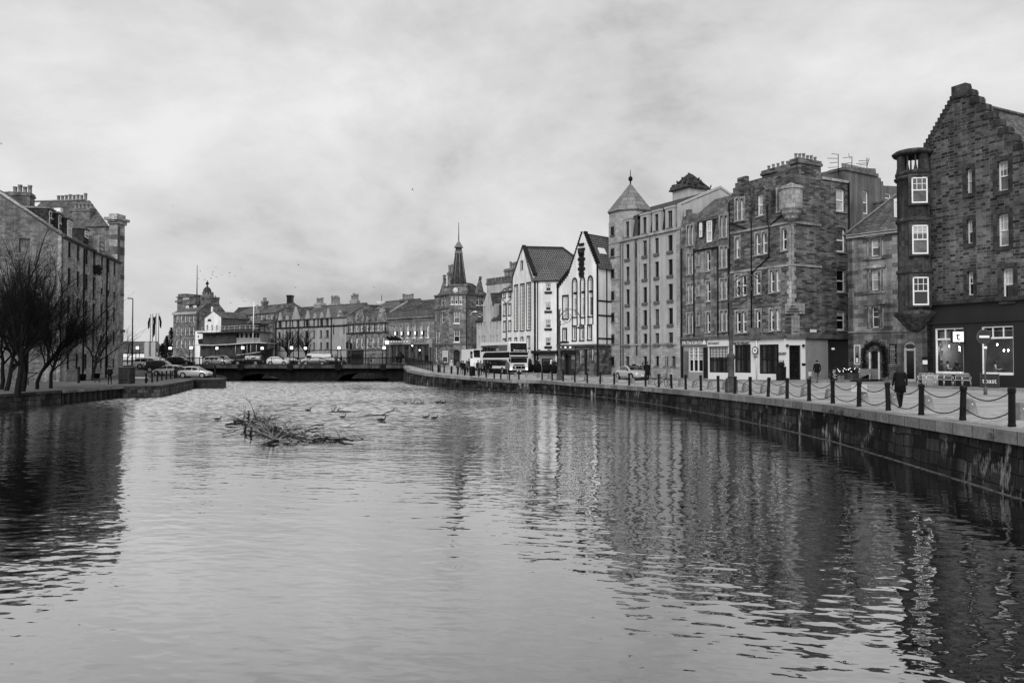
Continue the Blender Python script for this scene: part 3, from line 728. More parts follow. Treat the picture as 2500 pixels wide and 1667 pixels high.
 for k in range(12):
  w = 2 * math.pi * k / 12 + .2; p = o + Vector((math.cos(w), math.sin(w), 0)) * (R - .08)
  mb = MB()
  if k % 3 == 0: mb.box(p + Vector((0, 0, z1)), .3, .42, z2 - z1, ux=(math.cos(w), math.sin(w), 0))
  else: mb.lathe(p + Vector((0, 0, z1)), [(.1, 0), (.06, .1), (.13, .35), (.06, .7), (.05, z2 - z1 - .1), (.1, z2 - z1)], 8)
  mb.build('baluster', M['gable_trim'], t)
 # the cafe front
 w1 = rect(W, c8, 825, 655, 1053, 1022); w2 = rect(W, c8, 1196, 640, 1451, 1030); w3 = (w2[2] + 1.2, w2[1], w2[2] + 3.1, w2[3])
 panel(t, W, [(0, -.6), (uR + 2, -.6), (uR + 2, vf), (0, vf)], [hole(r) for r in (w1, w2, w3)], M['shopdark'], 'shopfront', .5, .5, label='charcoal painted shopfront')
 band(t, W, vf - .02, vf + .22, M['gable_trim'], .22, 0, uR + 2, 'cornice'); band(t, W, vf - 1.25, vf - 1.15, M['shopdark'], .08, 0, uR + 2, 'fascia_moulding')
 for r in (w1, w2, w3):
  u0, v0, u1, v1 = r; mb = MB(); b = .07; vt = v0 + (v1 - v0) * .76
  for a in ((u0, u1, v0 - .02, v0 + .16), (u0, u1, v1 - .08, v1), (u0, u1, vt - .05, vt + .05), (u0, u0 + b, v0, v1), (u1 - b, u1, v0, v1), (u0 + (u1 - u0) * .33, u0 + (u1 - u0) * .33 + .05, vt, v1), (u0 + (u1 - u0) * .66, u0 + (u1 - u0) * .66 + .05, vt, v1)):
   wbox(mb, W, a[0], a[1], a[2], a[3], -.2, -.08 if a[1] - a[0] < 1 else -.06)
  mb.build('shop_window_frame', M['white'], t)
  mb = MB(); mb.face([W.pt(u0, v0, -.14), W.pt(u1, v0, -.14), W.pt(u1, v1, -.14), W.pt(u0, v1, -.14)]); mb.build('shop_window_glass', clear, t)
 # the room behind: dim floor, back wall, hanging lamps
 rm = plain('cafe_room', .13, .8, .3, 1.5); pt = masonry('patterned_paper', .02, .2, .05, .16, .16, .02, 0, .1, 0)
 mb = MB()
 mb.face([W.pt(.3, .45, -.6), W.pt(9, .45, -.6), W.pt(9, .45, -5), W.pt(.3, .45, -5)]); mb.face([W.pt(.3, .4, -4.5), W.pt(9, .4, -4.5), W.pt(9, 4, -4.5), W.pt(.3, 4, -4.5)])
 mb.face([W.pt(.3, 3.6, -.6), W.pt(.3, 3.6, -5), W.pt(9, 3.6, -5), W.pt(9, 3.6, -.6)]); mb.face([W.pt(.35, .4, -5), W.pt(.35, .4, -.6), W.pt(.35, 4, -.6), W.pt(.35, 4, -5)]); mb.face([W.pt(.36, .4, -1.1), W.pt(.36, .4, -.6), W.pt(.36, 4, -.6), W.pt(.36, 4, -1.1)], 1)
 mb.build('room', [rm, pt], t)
 for (x_, y_, d) in ((938, 800, 1.0), (1020, 808, 1.5), (1022, 830, 1.2), (1322, 786, 1.0), (1375, 832, 1.3), (1410, 832, 1.6)):
  u, v = W.shift(-d).pix(*c8(x_, y_))
  q = MB(); q.tube([W.pt(u, v + .2, -d), W.pt(u, 3.6, -d)], .012, 4); q.build('hanging_lamp', M['iron'], t)
  q = MB(); q.ball(W.pt(u, v, -d), .05, 0, 8, 5, (1, 1, 1.6)); q.build('lamp_bulb', M['glow'], t); l = bpy.data.lights.new('bulb_light', 'POINT'); l.energy = 24; l.shadow_soft_size = .1; lo = bpy.data.objects.new('bulb_light', l); C.objects.link(lo); lo.location = W.pt(u, v - .16, -d)
 # projecting box sign with the letter, menu case on the wall
 u, v = W.pix(*c8(1035, 726)); s = thing('box_sign', 'square white box sign with a black letter t over the cafe window', 'sign', W.pt(u, v))
 Ws = Wall((W.pt(u, 0, .35).x - .33, W.pt(u, 0, .35).y - .0), (W.pt(u, 0, .35).x + .33, W.pt(u, 0, .35).y - .1), ZB)
 mb = MB(); wbox(mb, Ws, -.06, Ws.L + .06, v - .4, v + .4, -.2, 0); mb.build('sign_case', M['blk'], s)
 mb = MB(); wbox(mb, Ws, .02, Ws.L - .02, v - .32, v + .32, 0, .012); mb.build('sign_face', M['lampw'], s)
 text(s, 't', Ws, Ws.L * .47, v + .02, .72, M['blk'], .02)
 mb = MB(); mb.tube([W.pt(u, v + .2, 0), W.pt(u, v + .2, .36)], .02, 5); mb.tube([W.pt(u, v - .2, 0), W.pt(u, v - .2, .36)], .02, 5); mb.build('bracket', M['iron'], s)
 r = rect(W, c8, 727, 885, 777, 952); s = thing('menu_case', 'small black menu case with white card beside the cafe window', 'menu case', W.pt(r[0], r[1]))
 mb = MB(); wbox(mb, W, r[0], r[2], r[1], r[3], 0, .08); mb.build('case', M['blk'], s)
 mb = MB(); wbox(mb, W, r[0] + .05, r[2] - .05, r[1] + .06, r[3] - .22, .08, .09); mb.build('card', M['white'], s)
 return W
m, nt, b = new_mat('clear_shop_glass'); clear = m
def _clear():
 q = NT(nt); nt.nodes.remove(b); tr = q.N('ShaderNodeBsdfTransparent'); tr.inputs[0].default_value = (.75, .75, .75, 1)
 g = q.N('ShaderNodeBsdfGlossy'); g.inputs['Roughness'].default_value = .02
 fr = q.N('ShaderNodeFresnel'); fr.inputs['IOR'].default_value = 1.35
 mx = q.N('ShaderNodeMixShader'); q.L(fr.outputs[0], mx.inputs[0]); q.L(tr.outputs[0], mx.inputs[1]); q.L(g.outputs[0], mx.inputs[2]); q.L(mx.outputs[0], nt.nodes['Material Output'].inputs[0])
_clear()
M['lampw'] = plain('backlit_sign_face', .8, .4, .02, 1, emit=.35)
WCAFE = cafe_building()

# --- the set-back house with the ivy doorway
def ivy_house():
 W = Wall((28.2, 65.9), (31.9, 61.3), ZB); W.L = 6.4
 t = thing('ivy_door_house', 'patched stone house set back behind the lane with ivy round its arched door', 'building', W.o)
 ve = W.pix(*c7(300, 1335))[1]
 pil = [(rect(W, c7, 327, 1372, 392, 1520), rect(W, c7, 290, 1385, 306, 1525), rect(W, c7, 410, 1372, 426, 1515)), (rect(W, c8, 316, 190, 374, 355), rect(W, c8, 285, 195, 298, 352), rect(W, c8, 398, 190, 410, 350)), (rect(W, c8, 320, 482, 376, 652), rect(W, c8, 285, 490, 298, 652), rect(W, c8, 398, 480, 412, 652))]
 door = rect(W, c8, 313, 838, 372, 980); door = (door[0], .02, door[2], door[3]); wd = rect(W, c8, 570, 760, 672, 1060); wd = (wd[0], .02, wd[2], wd[3])
 hs = [r for tr in pil for r in tr]
 panel(t, W, box_outline(W, ve), [hole(r) for r in hs] + [hole(door, .15), hole(wd, .5)], M['arch_stone'], 'wall', .4, .5)
 for k, tr in enumerate(pil):
  window(t, W, tr[0], .25, 'mld'[k], M['white'], 1, 2, .08, 'sash', M['arch_stone'], M['arch_stone'], .13)
  for r in tr[1:]: window(t, W, r, .25, 'd', M['white'], 1, 1, .06, 'sash', M['arch_stone'])
  mb = MB(); wbox(mb, W, tr[1][0] - .25, tr[2][2] + .25, tr[0][3] + .12, tr[0][3] + .3, 0, .16); wbox(mb, W, tr[1][0] - .25, tr[2][2] + .25, tr[0][1] - .26, tr[0][1] - .12, 0, .14)
  mb.build('window_cornice', M['arch_stone'], t)
 mb = MB(); wbox(mb, W, door[0], door[2], 0, door[3], -.3, -.25); mb.build('door', M['blk'], t)
 mb = MB(); wbox(mb, W, door[0] - .14, door[0], 0, door[3] - .1, -.2, .03); wbox(mb, W, door[2], door[2] + .14, 0, door[3] - .1, -.2, .03); mb.build('door_frame', M['white'], t)
 window(t, W, wd, .2, 'd', M['white'], 1, 1, .2, 'none', arch=.5, name='door')
 mb = MB(); wbox(mb, W, wd[0] + .05, wd[2] - .05, wd[3] - .75, wd[3] - .6, -.22, -.12); mb.build('transom', M['white'], t)
 vb = W.pix(*c8(400, 690))[1]; band(t, W, vb, vb + .18, M['arch_stone'], .14); band(t, W, ve - .2, ve + .1, M['farpale'], .25, name='eaves')
 mb = MB(); v2 = ve + 4.6
 slab(mb, [W.pt(-.2, ve, .3), W.pt(W.L + 2, ve, .3), W.pt(W.L + 2, v2, -5.5), W.pt(2.6, v2, -5.5)], .15); slab(mb, [W.pt(-.2, ve, .3), W.pt(2.6, v2, -5.5), W.pt(-.2, ve, -10)], .15)
 mb.build('roof', M['slate'], t)
 mb = MB(); mb.tube([W.pt(-.2, ve + .1, .3), W.pt(2.6, v2 + .1, -5.5)], .1, 5); mb.build('ridge_flashing', M['lead'], t)
 Wl = Wall((W.pt(0, 0, -9).x, W.pt(0, 0, -9).y), (28.2, 65.9), ZB); panel(t, Wl, box_outline(Wl, ve), [], M['arch_stone'])
 # roof dormer half hidden by the turret
 q0 = W.pix(*c7(525, 1200)); Wd = W.shift(-1.4); r = rect(Wd, c7, 535, 1060, 600, 1200); mb = MB(); wbox(mb, Wd, r[0] - .15, r[2], r[1] - .4, r[3] + .25, -3, 0); mb.build('dormer', M['white'], t)
 window(t, Wd, r, -.02, 'm', M['white'], 1, 2, .1, 'sash')
 # ivy garland
 iv = thing('ivy', 'dark ivy trained in an arch round the black door', 'ivy', W.pt(door[0], 0)); mb = MB(); rg = random.Random(5)
 uc, rr, vc = (door[0] + door[2]) / 2 + .05, (rect(W, c8, 262, 760, 430, 980)[2] - rect(W, c8, 262, 760, 430, 980)[0]) / 2, W.pix(*c8(345, 860))[1]
 for k in range(1500):
  s = rg.random() * (2 * 1.9 + math.pi * rr); w = rg.gauss(0, .13)
  if s < 1.9: u, v = uc - rr + w, vc - 1.9 + s
  elif s > 1.9 + math.pi * rr: u, v = uc + rr + w, vc - (s - 1.9 - math.pi * rr)
  else: a = math.pi - (s - 1.9) / rr; u, v = uc + (rr + w) * math.cos(a), vc + (rr + w) * math.sin(a)
  p = W.pt(u, max(v, .02), rg.uniform(.03, .28)); a = Vector((rg.uniform(-1, 1), rg.uniform(-1, 1), rg.uniform(-1, 1))).normalized() * .07; b2 = a.orthogonal().normalized() * .05
  mb.face([p - a, p + b2, p + a, p - b2])
 mb.build('leaves', M['leaf'], iv)
 # chalk menu board, bottle sign
 r = rect(W, c8, 460, 783, 520, 945); s = thing('chalkboard', 'tall black chalk menu board hanging between the two doors', 'menu board', W.pt(r[0], r[1]))
 mb = MB(); wbox(mb, W, r[0], r[2], r[1], r[3], 0, .06); mb.build('board', M['blk'], s); mb = MB()
 rg = random.Random(3); v = r[3] - .15
 while v > r[1] + .12:
  u = r[0] + .08
  while u < r[2] - .12:
   l = rg.uniform(.04, .16); l = min(l, r[2] - .06 - u); wbox(mb, W, u, u + l, v - .035, v + .035 * rg.uniform(.2, 1), .06, .066); u += l + .03
  v -= rg.choice((.11, .13, .17))
 wbox(mb, W, r[0] + .05, r[2] - .05, r[1] + .02, r[1] + .06, .06, .07); mb.build('chalk_writing', M['chalk'], s)
 r = rect(W, c8, 182, 790, 232, 945); s = thing('bottle_sign', 'tall white framed panel showing a dark bottle with a pale label', 'sign', W.pt(r[0], r[1]))
 mb = MB(); wbox(mb, W, r[0], r[2], r[1], r[3], 0, .05); mb.build('frame', M['white'], s); mb = MB(); wbox(mb, W, r[0] + .07, r[2] - .07, r[1] + .08, r[3] - .07, .05, .055); mb.build('panel', M['grey'], s)
 uc = (r[0] + r[2]) / 2; mb = MB(); H = r[3] - r[1]; wprism(mb, W, [(uc - .13, r[1] + .1), (uc + .13, r[1] + .1), (uc + .13, r[1] + H * .38), (uc + .05, r[1] + H * .46), (uc + .04, r[1] + H * .6), (uc - .04, r[1] + H * .6), (uc - .05, r[1] + H * .46), (uc - .13, r[1] + H * .38)], .055, .063); mb.build('bottle', M['blk'], s)
 mb = MB(); wbox(mb, W, uc - .1, uc + .1, r[1] + .16, r[1] + H * .33, .064, .07); mb.build('bottle_label', M['white'], s)
 return W
WIVY = ivy_house()

# --- the corner tenement with the pale restaurant front
def corner_tenement():
 K = Vector((23.7, 66.5)); dl = Vector((-.547, 1)).normalized(); dr = Vector((1, .547)).normalized()
 A = Wall((0, 0), (1, 0), 0); L0 = Wall(K + dl * 12, K, ZB)
 Lp = L0.at(c6(355, 0)[0]); W = Wall(Lp, K, ZB)
 Rw = Wall(K, K + dr * 9, ZB); uR = Rw.pix(*c6(1078, 600))[0]; Rw.L = uR
 t = thing('corner_tenement', 'brown stone corner tenement with a bartizan and a pale restaurant front', 'building', (K.x, K.y, ZB))
 # chamfered lower part: cut points
 uc = W.pix(*c6(690, 1250))[0]; ur = Rw.pix(*c6(812, 1250))[0]
 vch = W.pix(*c6(735, 968))[1]; vsh = W.pix(*c6(600, 1186))[1]
 cL, cR_ = W.pt(uc, 0), Rw.pt(ur, 0); Ch = Wall((cL.x, cL.y), (cR_.x, cR_.y), ZB)
 R_ = lambda *a: rect(W, c6, *a)
 # upper wall, street side: eaves line with two crow-stepped wall-heads
 ve = W.pix(*c6(500, 480))[1]
 def px(x, y): return W.pix(*c6(x, y))
 g1 = [px(358, 480), px(362, 345), px(372, 300), px(385, 270), px(398, 240), px(405, 210), px(440, 200), px(450, 250), px(462, 310), px(470, 470)]
 g2 = [px(636, 480), px(632, 250), px(640, 210), px(650, 168), px(672, 162), px(690, 195), px(700, 250), px(735, 260)]
 def stepify(pts):
  o = []
  for i, p in enumerate(pts):
   if o and p[1] != o[-1][1]:
    o.append((o[-1][0] if p[1] > o[-1][1] else p[0], p[1] if p[1] > o[-1][1] else o[-1][1]))
   o.append(p)
  r = []
  for p in o:
   if not r or abs(p[0] - r[-1][0]) + abs(p[1] - r[-1][1]) > .01: r.append(p)
  return r
 top = stepify([(0, ve)] + g1[1:-1]) + [(g1[-1][0], ve)] + [(g2[0][0], ve)] + stepify([(g2[0][0], ve)] + g2[1:])[1:]
 out = [(0, vch), (W.L, vch)] + [(W.L, top[-1][1])] + top[::-1]
 wins = [R_(388, 337, 410, 470), R_(414, 337, 438, 466), R_(643, 276, 680, 412), R_(387, 573, 412, 698), R_(509, 548, 538, 678), R_(549, 540, 580, 671), R_(668, 516, 701, 650), R_(388, 800, 417, 930), R_(424, 800, 453, 926), R_(508, 786, 538, 916), R_(596, 772, 622, 906), R_(630, 769, 656, 900)]
 low = [R_(390, 1022, 418, 1150), R_(426, 1020, 455, 1148), R_(511, 1015, 539, 1140), R_(596, 1008, 622, 1138), R_(630, 1006, 656, 1135)]
 panel(t, W, out, [hole(r) for r in wins], M['wish'], reveal=.35)
 panel(t, W, [(0, vsh), (uc, vsh), (uc, vch), (0, vch)], [hole(r) for r in low], M['wish'], reveal=.35)
 rg = random.Random(4)
 for r in wins + low: window(t, W, r, .2, rg.choice('dmlmd'), M['white'], 1, 1, .11, 'sash', M['wish_trim'], M['wish_trim'], .16)
 # middle dormer with a pointed stone head
 r = R_(520, 310, 555, 440); cdm = (r[0] + r[2]) / 2; o = [(r[0] - .3, ve - .05), (r[2] + .3, ve - .05), (r[2] + .3, r[3] + .35), (cdm, px(530, 240)[1]), (r[0] - .3, r[3] + .35)]
 panel(t, W.shift(.02), o, [hole(r)], M['wish'], 'dormer', .3, .5); window(t, W, r, .18, 'l', M['white'], 1, 1, .11, 'sash', M['wish_trim'])
 # roofs
 dm = (Rw.pix(*c6(765, 150))[0] + Rw.pix(*c6(905, 150))[0]) / 2; vr = W.shift(-dm).pix(*c6(740, 158))[1]; mb = MB()
 slab(mb, [W.pt(-.05, ve - .1, -.1), W.pt(W.L - .05, ve - .1, -.1), W.pt(W.L - .05, vr, -dm), W.pt(-.05, vr, -dm)]); slab(mb, [W.pt(0, ve, -2 * dm), W.pt(W.L - .05, ve, -2 * dm), W.pt(W.L - .05, vr, -dm), W.pt(0, vr, -dm)])
 mb.prism([W.pt(W.L - .02, ve - 1, -.2), W.pt(W.L - .02, ve, -.2), W.pt(W.L - .02, vr - .1, -dm), W.pt(W.L - .02, ve, -2 * dm), W.pt(W.L - .02, ve - 1, -2 * dm)], W.u * -.1, 1)
 mb.prism([W.pt(.02, ve - 1, -.2), W.pt(.02, ve, -.2), W.pt(.02, vr - .1, -dm), W.pt(.02, ve, -2 * dm), W.pt(.02, ve - 1, -2 * dm)], W.u * .1, 1)
 for (a, z1, z2) in ((.5 * (g1[1][0] + g1[-2][0]), ve + .8, g1[5][1] - .5), (cdm, r[3] + .2, px(530, 240)[1]), (.5 * (g2[1][0] + g2[-2][0]), ve + 1.2, g2[3][1] - .4)):
  wprism(mb, W, [(a - .95, ve - .6), (a + .95, ve - .6), (a + .95, z1), (a, z2), (a - .95, z1)], -dm, -.38)
 mb.build('roof', [M['slate'], M['wish']], t)
 # right-hand face
 vp = Rw.pix(*c6(990, 225))[1]; rw = [rect(Rw, c6, 998, 275, 1053, 415), rect(Rw, c6, 1001, 517, 1056, 660), rect(Rw, c6, 1003, 765, 1057, 905), rect(Rw, c6, 1003, 1012, 1057, 1136)]
 vg = Rw.pix(*c6(900, 1192))[1]; um = Rw.pix(*c6(950, 1300))[0]
 vroof = Rw.pix(*c6(800, 215))[1]
 panel(t, Rw, [(0, vch), (Rw.L, vch), (Rw.L, vp), (0, vp)], [hole(r) for r in rw[:3]], M['wish'], reveal=.35)
 panel(t, Rw, [(ur, vg), (Rw.L, vg), (Rw.L, vch), (ur, vch)], [hole(rw[3])], M['wish'], reveal=.35)
 panel(t, Rw, [(ur, -.6), (um, -.6), (um, vg), (ur, vg)], [], M['shopgrey'], 'shopfront', label='grey painted side wall of the restaurant')
 for r, p in zip(rw, 'lmdd'): window(t, Rw, r, .22, p, M['white'], 1, 1, .12, 'sash', M['wish_trim'], None)
 panel(t, Ch, [(0, vsh), (Ch.L, vsh), (Ch.L, vch), (0, vch)], [], M['wish'], 'corner_wall')
 mb = MB(); k0 = W.pt(W.L, 0)                    # stepped corbel that carries the square corner
 for j in range(4):
  f = (j + 1) / 4.2; a = Vector((cL.x, cL.y, 0)).lerp(Vector((k0.x, k0.y, 0)), f); b2 = Vector((cR_.x, cR_.y, 0)).lerp(Vector((k0.x, k0.y, 0)), f)
  z0 = ZB + vch - .9 + .22 * j; mb.prism([(cL.x, cL.y, z0), tuple(a.xy) + (z0,), tuple(b2.xy) + (z0,), (cR_.x, cR_.y, z0)], (0, 0, .24 + .01 * (j == 3)))
 mb.build('corner_corbel', M['wish_trim'], t)
 mb = MB(); wbox(mb, Ch, Ch.L * .3, Ch.L * .7, vsh + .25, vch - 1.0, 0, .08); wbox(mb, Ch, Ch.L * .42, Ch.L * .58, vsh + .6, vch - .9, .08, .2); mb.build('carved_panel', M['wish_trim'], t)
 # rear passage (dark pend) and the floor of the opening
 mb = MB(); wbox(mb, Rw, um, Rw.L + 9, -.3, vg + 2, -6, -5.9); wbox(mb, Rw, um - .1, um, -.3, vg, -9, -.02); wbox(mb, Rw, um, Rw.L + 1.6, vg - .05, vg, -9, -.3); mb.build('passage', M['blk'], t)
 mb = MB(); q = Rw.pix(*c6(1015, 1247)); mb.tube([Rw.pt(q[0] - .12, q[1], -.6), Rw.pt(q[0] + .12, q[1], -.6)], .09, 8); mb.build('passage_lamp', M['lampw'], t)
 # strings, quoins, cornice
 for y in (475, 735):
  v = W.pix(*c6(735, y))[1]; band(t, W, v - .1, v + .1, M['wish_trim'], .1); band(t, Rw, v - .1, v + .1, M['wish_trim'], .1, 0, Rw.pix(*c6(905, 490))[0])
 mb = MB(); v = vch; k = 0
 while v < W.pix(*c6(735, 480))[1]:
  l = (.5, .3)[k % 2]; wbox(mb, W, W.L - l, W.L + .03, v, v + .38, 0, .03); wbox(mb, Rw, -.03, (.3, .5)[k % 2], v, v + .38, 0, .03); v += .39; k += 1
 mb.build('quoins', M['wish_trim'], t)
 for w_, a, b2 in ((W, 0, uc), (Ch, 0, Ch.L), (Rw, ur, Rw.L)): band(t, w_, vsh - .02, vsh + .28, M['mid'], .22, a, b2, 'cornice')
 # bartizan on the corner
 zb = lambda y: W.pix(*c6(740, y))[1] + ZB
 o = Vector((K.x, K.y, 0)) - W.n.lerp(Rw.n, .5) * .15; mb = MB(); r0 = .95
 mb.lathe(o, [(.3, zb(470)), (.55, zb(455)), (.6, zb(440)), (.78, zb(425)), (.82, zb(410)), (r0, zb(398)), (r0, zb(285)), (r0 + .1, zb(278)), (r0 + .1, zb(262)), (.6, zb(255)), (.1, zb(235))], 24, sm=False)
 mb.build('bartizan', M['wish_trim'], t)
 # gable chimney on the right face
 cu0, cu1 = Rw.pix(*c6(765, 150))[0], Rw.pix(*c6(905, 150))[0]; cv1 = Rw.pix(*c6(830, 98))[1]
 chimney(t, Rw, cu0, cu1, vp - .3, cv1, -.8, 0.02, M['wish'], 6, .55)
 chimney(t, W, px(420, 200)[0], px(560, 195)[0], ve + 3, W.shift(-dm - 1).pix(*c6(480, 200))[1], -dm - 1.6, -dm - .4, M['wish'], 5, .5)
 mb = MB(); k = 2 * dm - .2; mb.face([Rw.pt(k, vp - .05, 0), Rw.pt(Rw.L, vp - .05, 0), Rw.pt(Rw.L, vp - .05, -7.2), Rw.pt(k, vp - .05, -7.2)]); mb.build('flat_roof', M['lead'], t)
 band(t, Rw, vp - .1, vp + .12, M['wish_trim'], .14, cu1, Rw.L, 'parapet')
 # rainwater pipes
 pipe(t, W, 0, 0, 0, path=[px(488, 470), px(488, 560), px(489, 1140)]); pipe(t, W, 0, 0, 0, path=[px(586, 380), px(588, 490), px(596, 505), px(594, 690), px(490, 790)]); pipe(t, W, 0, 0, 0, path=[px(684, 425), px(604, 498)])
 pipe(t, W, 0, 0, 0, path=[px(352, 360), px(356, 560), px(352, 1180)]); pipe(t, W, 0, 0, 0, path=[px(360, 485), px(462, 520)], r=.05); pipe(t, Rw, Rw.L - .1, 0, vp, r=.09)
 # the restaurant front
 w1, w2 = R_(380, 1222, 480, 1393), R_(530, 1221, 650, 1400); dr = rect(Ch, c6, 714, 1226, 784, 1445); dr = (max(dr[0], .15), .02, min(dr[2], Ch.L - .15), dr[3])
 u0 = 0.02
 panel(t, W, [(u0, -.6), (uc, -.6), (uc, vsh), (u0, vsh)], [hole(w1), hole(w2)], M['shoppale'], 'shopfront', .3, .4)
 panel(t, Ch, [(0, -.6), (Ch.L, -.6), (Ch.L, vsh), (0, vsh)], [hole(dr)], M['shoppale'], 'shopfront', .4, .4)
 for r, nx in ((w1, 6), (w2, 7)): window(t, W, r, .15, 'k', M['blk'], nx, 5, .1, 'sash')
 window(t, Ch, dr, .2, 'd', M['blk'], 1, 6, .12, 'none', name='door')
 mb = MB(); q = W.pix(*c6(512, 1170)); wbox(mb, W, q[0] - .62, q[0] + .55, vsh - .1, vsh + 1.0, 0, .16); mb.build('porch_head', M['mid'], t)
 pipe(t, W, W.pix(*c6(520, 1300))[0], 0, vsh, M['shoppale'], .05)
 q = W.pix(*c6(421, 1215)); text(t, 'MARTIN WISHART', W, q[0], q[1], .34, M['blk'], sx=.78)
 q = W.pix(*c6(667, 1278)); text(t, 'MARTIN WISHART\nRESTAURANT', W, q[0] + .1, q[1], .12, M['blk'])
 for x in (699, 797):
  q = Ch.pix(*c6(x, 1228)); mb = MB(); mb.tube([Ch.pt(q[0], q[1], .02), Ch.pt(q[0], q[1], .2)], .11, 10); mb.build('door_light', M['blk'], t)
 r = R_(652, 1318, 682, 1358); s = thing('menu_case', 'black framed white menu case on the pale restaurant wall by its door', 'menu case', W.pt(r[0], r[1]))
 mb = MB(); wbox(mb, W, r[0], r[2], r[1], r[3], 0, .06); mb.build('case', M['blk'], s); mb = MB(); wbox(mb, W, r[0] + .05, r[2] - .05, r[1] + .05, r[3] - .05, .06, .068); mb.build('card', M['white'], s)
 q = rect(Rw, c6, 840, 1130, 878, 1148); s = thing('street_name_plate', 'small white street name plate on the side of the corner tenement', 'sign', Rw.pt(q[0], q[1])); mb = MB(); wbox(mb, Rw, q[0], q[2], q[1], q[3], 0, .04); mb.build('plate', M['white'], s)
 q = rect(Ch, c6, 790, 1335, 803, 1350); mb = MB(); wbox(mb, Ch, min(q[0], Ch.L - .3), Ch.L - .02, q[1], q[3], 0, .04); mb.build('door_plaque', M['blk'], t)
 # speed limit sign on its own bracket post
 q = W.pix(*c6(516, 1258)); s = thing('speed_sign', 'round twenty limit sign on the pale restaurant wall', 'road sign', W.pt(q[0], q[1])); mb = MB(); mb.disc(W.pt(q[0], q[1], .18), .36, W.n, .03, 20); mb.disc(W.pt(q[0], q[1], .21), .27, W.n, .012, 20, 1); mb.build('sign_disc', [M['blk'], M['white']], s); text(s, '20', W, q[0], q[1], .3, M['blk'], .23)
 mb = MB(); mb.tube([W.pt(q[0], q[1], 0), W.pt(q[0], q[1], .2)], .03, 6); wbox(mb, W, q[0] - .2, q[0] + .2, q[1] - .62, q[1] - .48, .14, .18); mb.build('bracket', M['mid'], s)
 return W, Rw, vp
M['pane_k'] = masonry('curtained_window', .012, .12, .02, .17, 3.0, .02, .03, .5, .3, rough=.15, bump=0)
M['shopgrey'] = plain('grey_side_wall_paint', .27, .9, .12, 1.2, .2, bump=.6)
WW, WR, VPAR = corner_tenement()

# --- stair block and rear chimney seen over the lane
def rear_block():
 W = Wall(XY(c7(140, 0)[0], 73.0), (37.5, 77.0), ZB)
 t = thing('rear_stair_block', 'tall grey rendered block with a stepped chimney head behind the lane', 'building', W.o)
 p = lambda x, y: W.pix(*c7(x, y))
 def mono(pts): return pts
 st = [p(105, 780), p(368, 790), p(372, 830), p(392, 832), p(394, 866), p(410, 868), p(412, 895), p(430, 897), p(432, 932), p(575, 938)]
 out = [(p(105, 900)[0], 4), (p(575, 900)[0] + 2, 4), (p(575, 938)[0] + 2, p(575, 938)[1])] + st[::-1]
 r = [rect(W, c7, 263, 978, 305, 1168), rect(W, c7, 444, 993, 497, 1080)]
 panel(t, W, out, [hole(x) for x in r], M['cement'], reveal=.35, thick=6)
 for x in r: window(t, W, x, .15, 'm', M['white'], 1, 1, .1, 'sash')
 mb = MB(); wbox(mb, W, p(105, 780)[0] - .1, p(368, 790)[0] + .1, p(105, 780)[1] - .25, p(105, 780)[1] + .02, -1.6, .15); mb.build('chimney_cope', M['cement'], t)
 for k in range(8):
  u = p(138 + 27 * k, 770)[0]; q = MB(); q.lathe(W.pt(u, p(105, 780)[1], -.5), [(.2, 0), (.17, .1), (.16, .45), (.2, .55)], 8); q.build('chimney_pot', M['pot'], t)
 mb = MB(); q0, q1 = p(345, 1085), p(522, 1100); wbox(mb, W, q0[0], q1[0], 4, q0[1], 0, 1.2); wbox(mb, W, q0[0] - .1, q1[0] + .1, q0[1], q0[1] + .18, 0, 1.3); mb.build('lower_chimney', M['cement'], t)
 def aerial(label, x, y0, y1, els):
  a = thing('roof_aerial', label, 'aerial', W.pt(*p(x, y1), -.5)); mb = MB(); mb.tube([W.pt(*p(x, y1), -.5), W.pt(*p(x, y0), -.5)], .035, 5); mb.build('mast', M['iron'], a)
  mb = MB()
  for (xa, ya, xb, yb) in els: mb.tube([W.pt(*p(xa, ya), -.5), W.pt(*p(xb, yb), -.5)], .025, 4)
  mb.build('elements', M['iron'], a)
 aerial('tall mast aerial with four long bars left of the pots', 96, 660, 840, [(40, 657, 96, 663), (5, 695, 96, 697), (25, 735, 96, 728), (12, 773, 96, 768)])
 aerial('short aerial tilted up over the middle pots', 210, 680, 770, [(135, 692, 210, 684), (180, 655, 195, 700), (150, 738, 210, 732)])
 aerial('fan shaped aerial at the right end of the pots', 335, 690, 780, [(265, 718, 352, 712), (245, 740, 340, 735), (268, 748, 338, 755), (355, 692, 335, 760)])
rear_block()

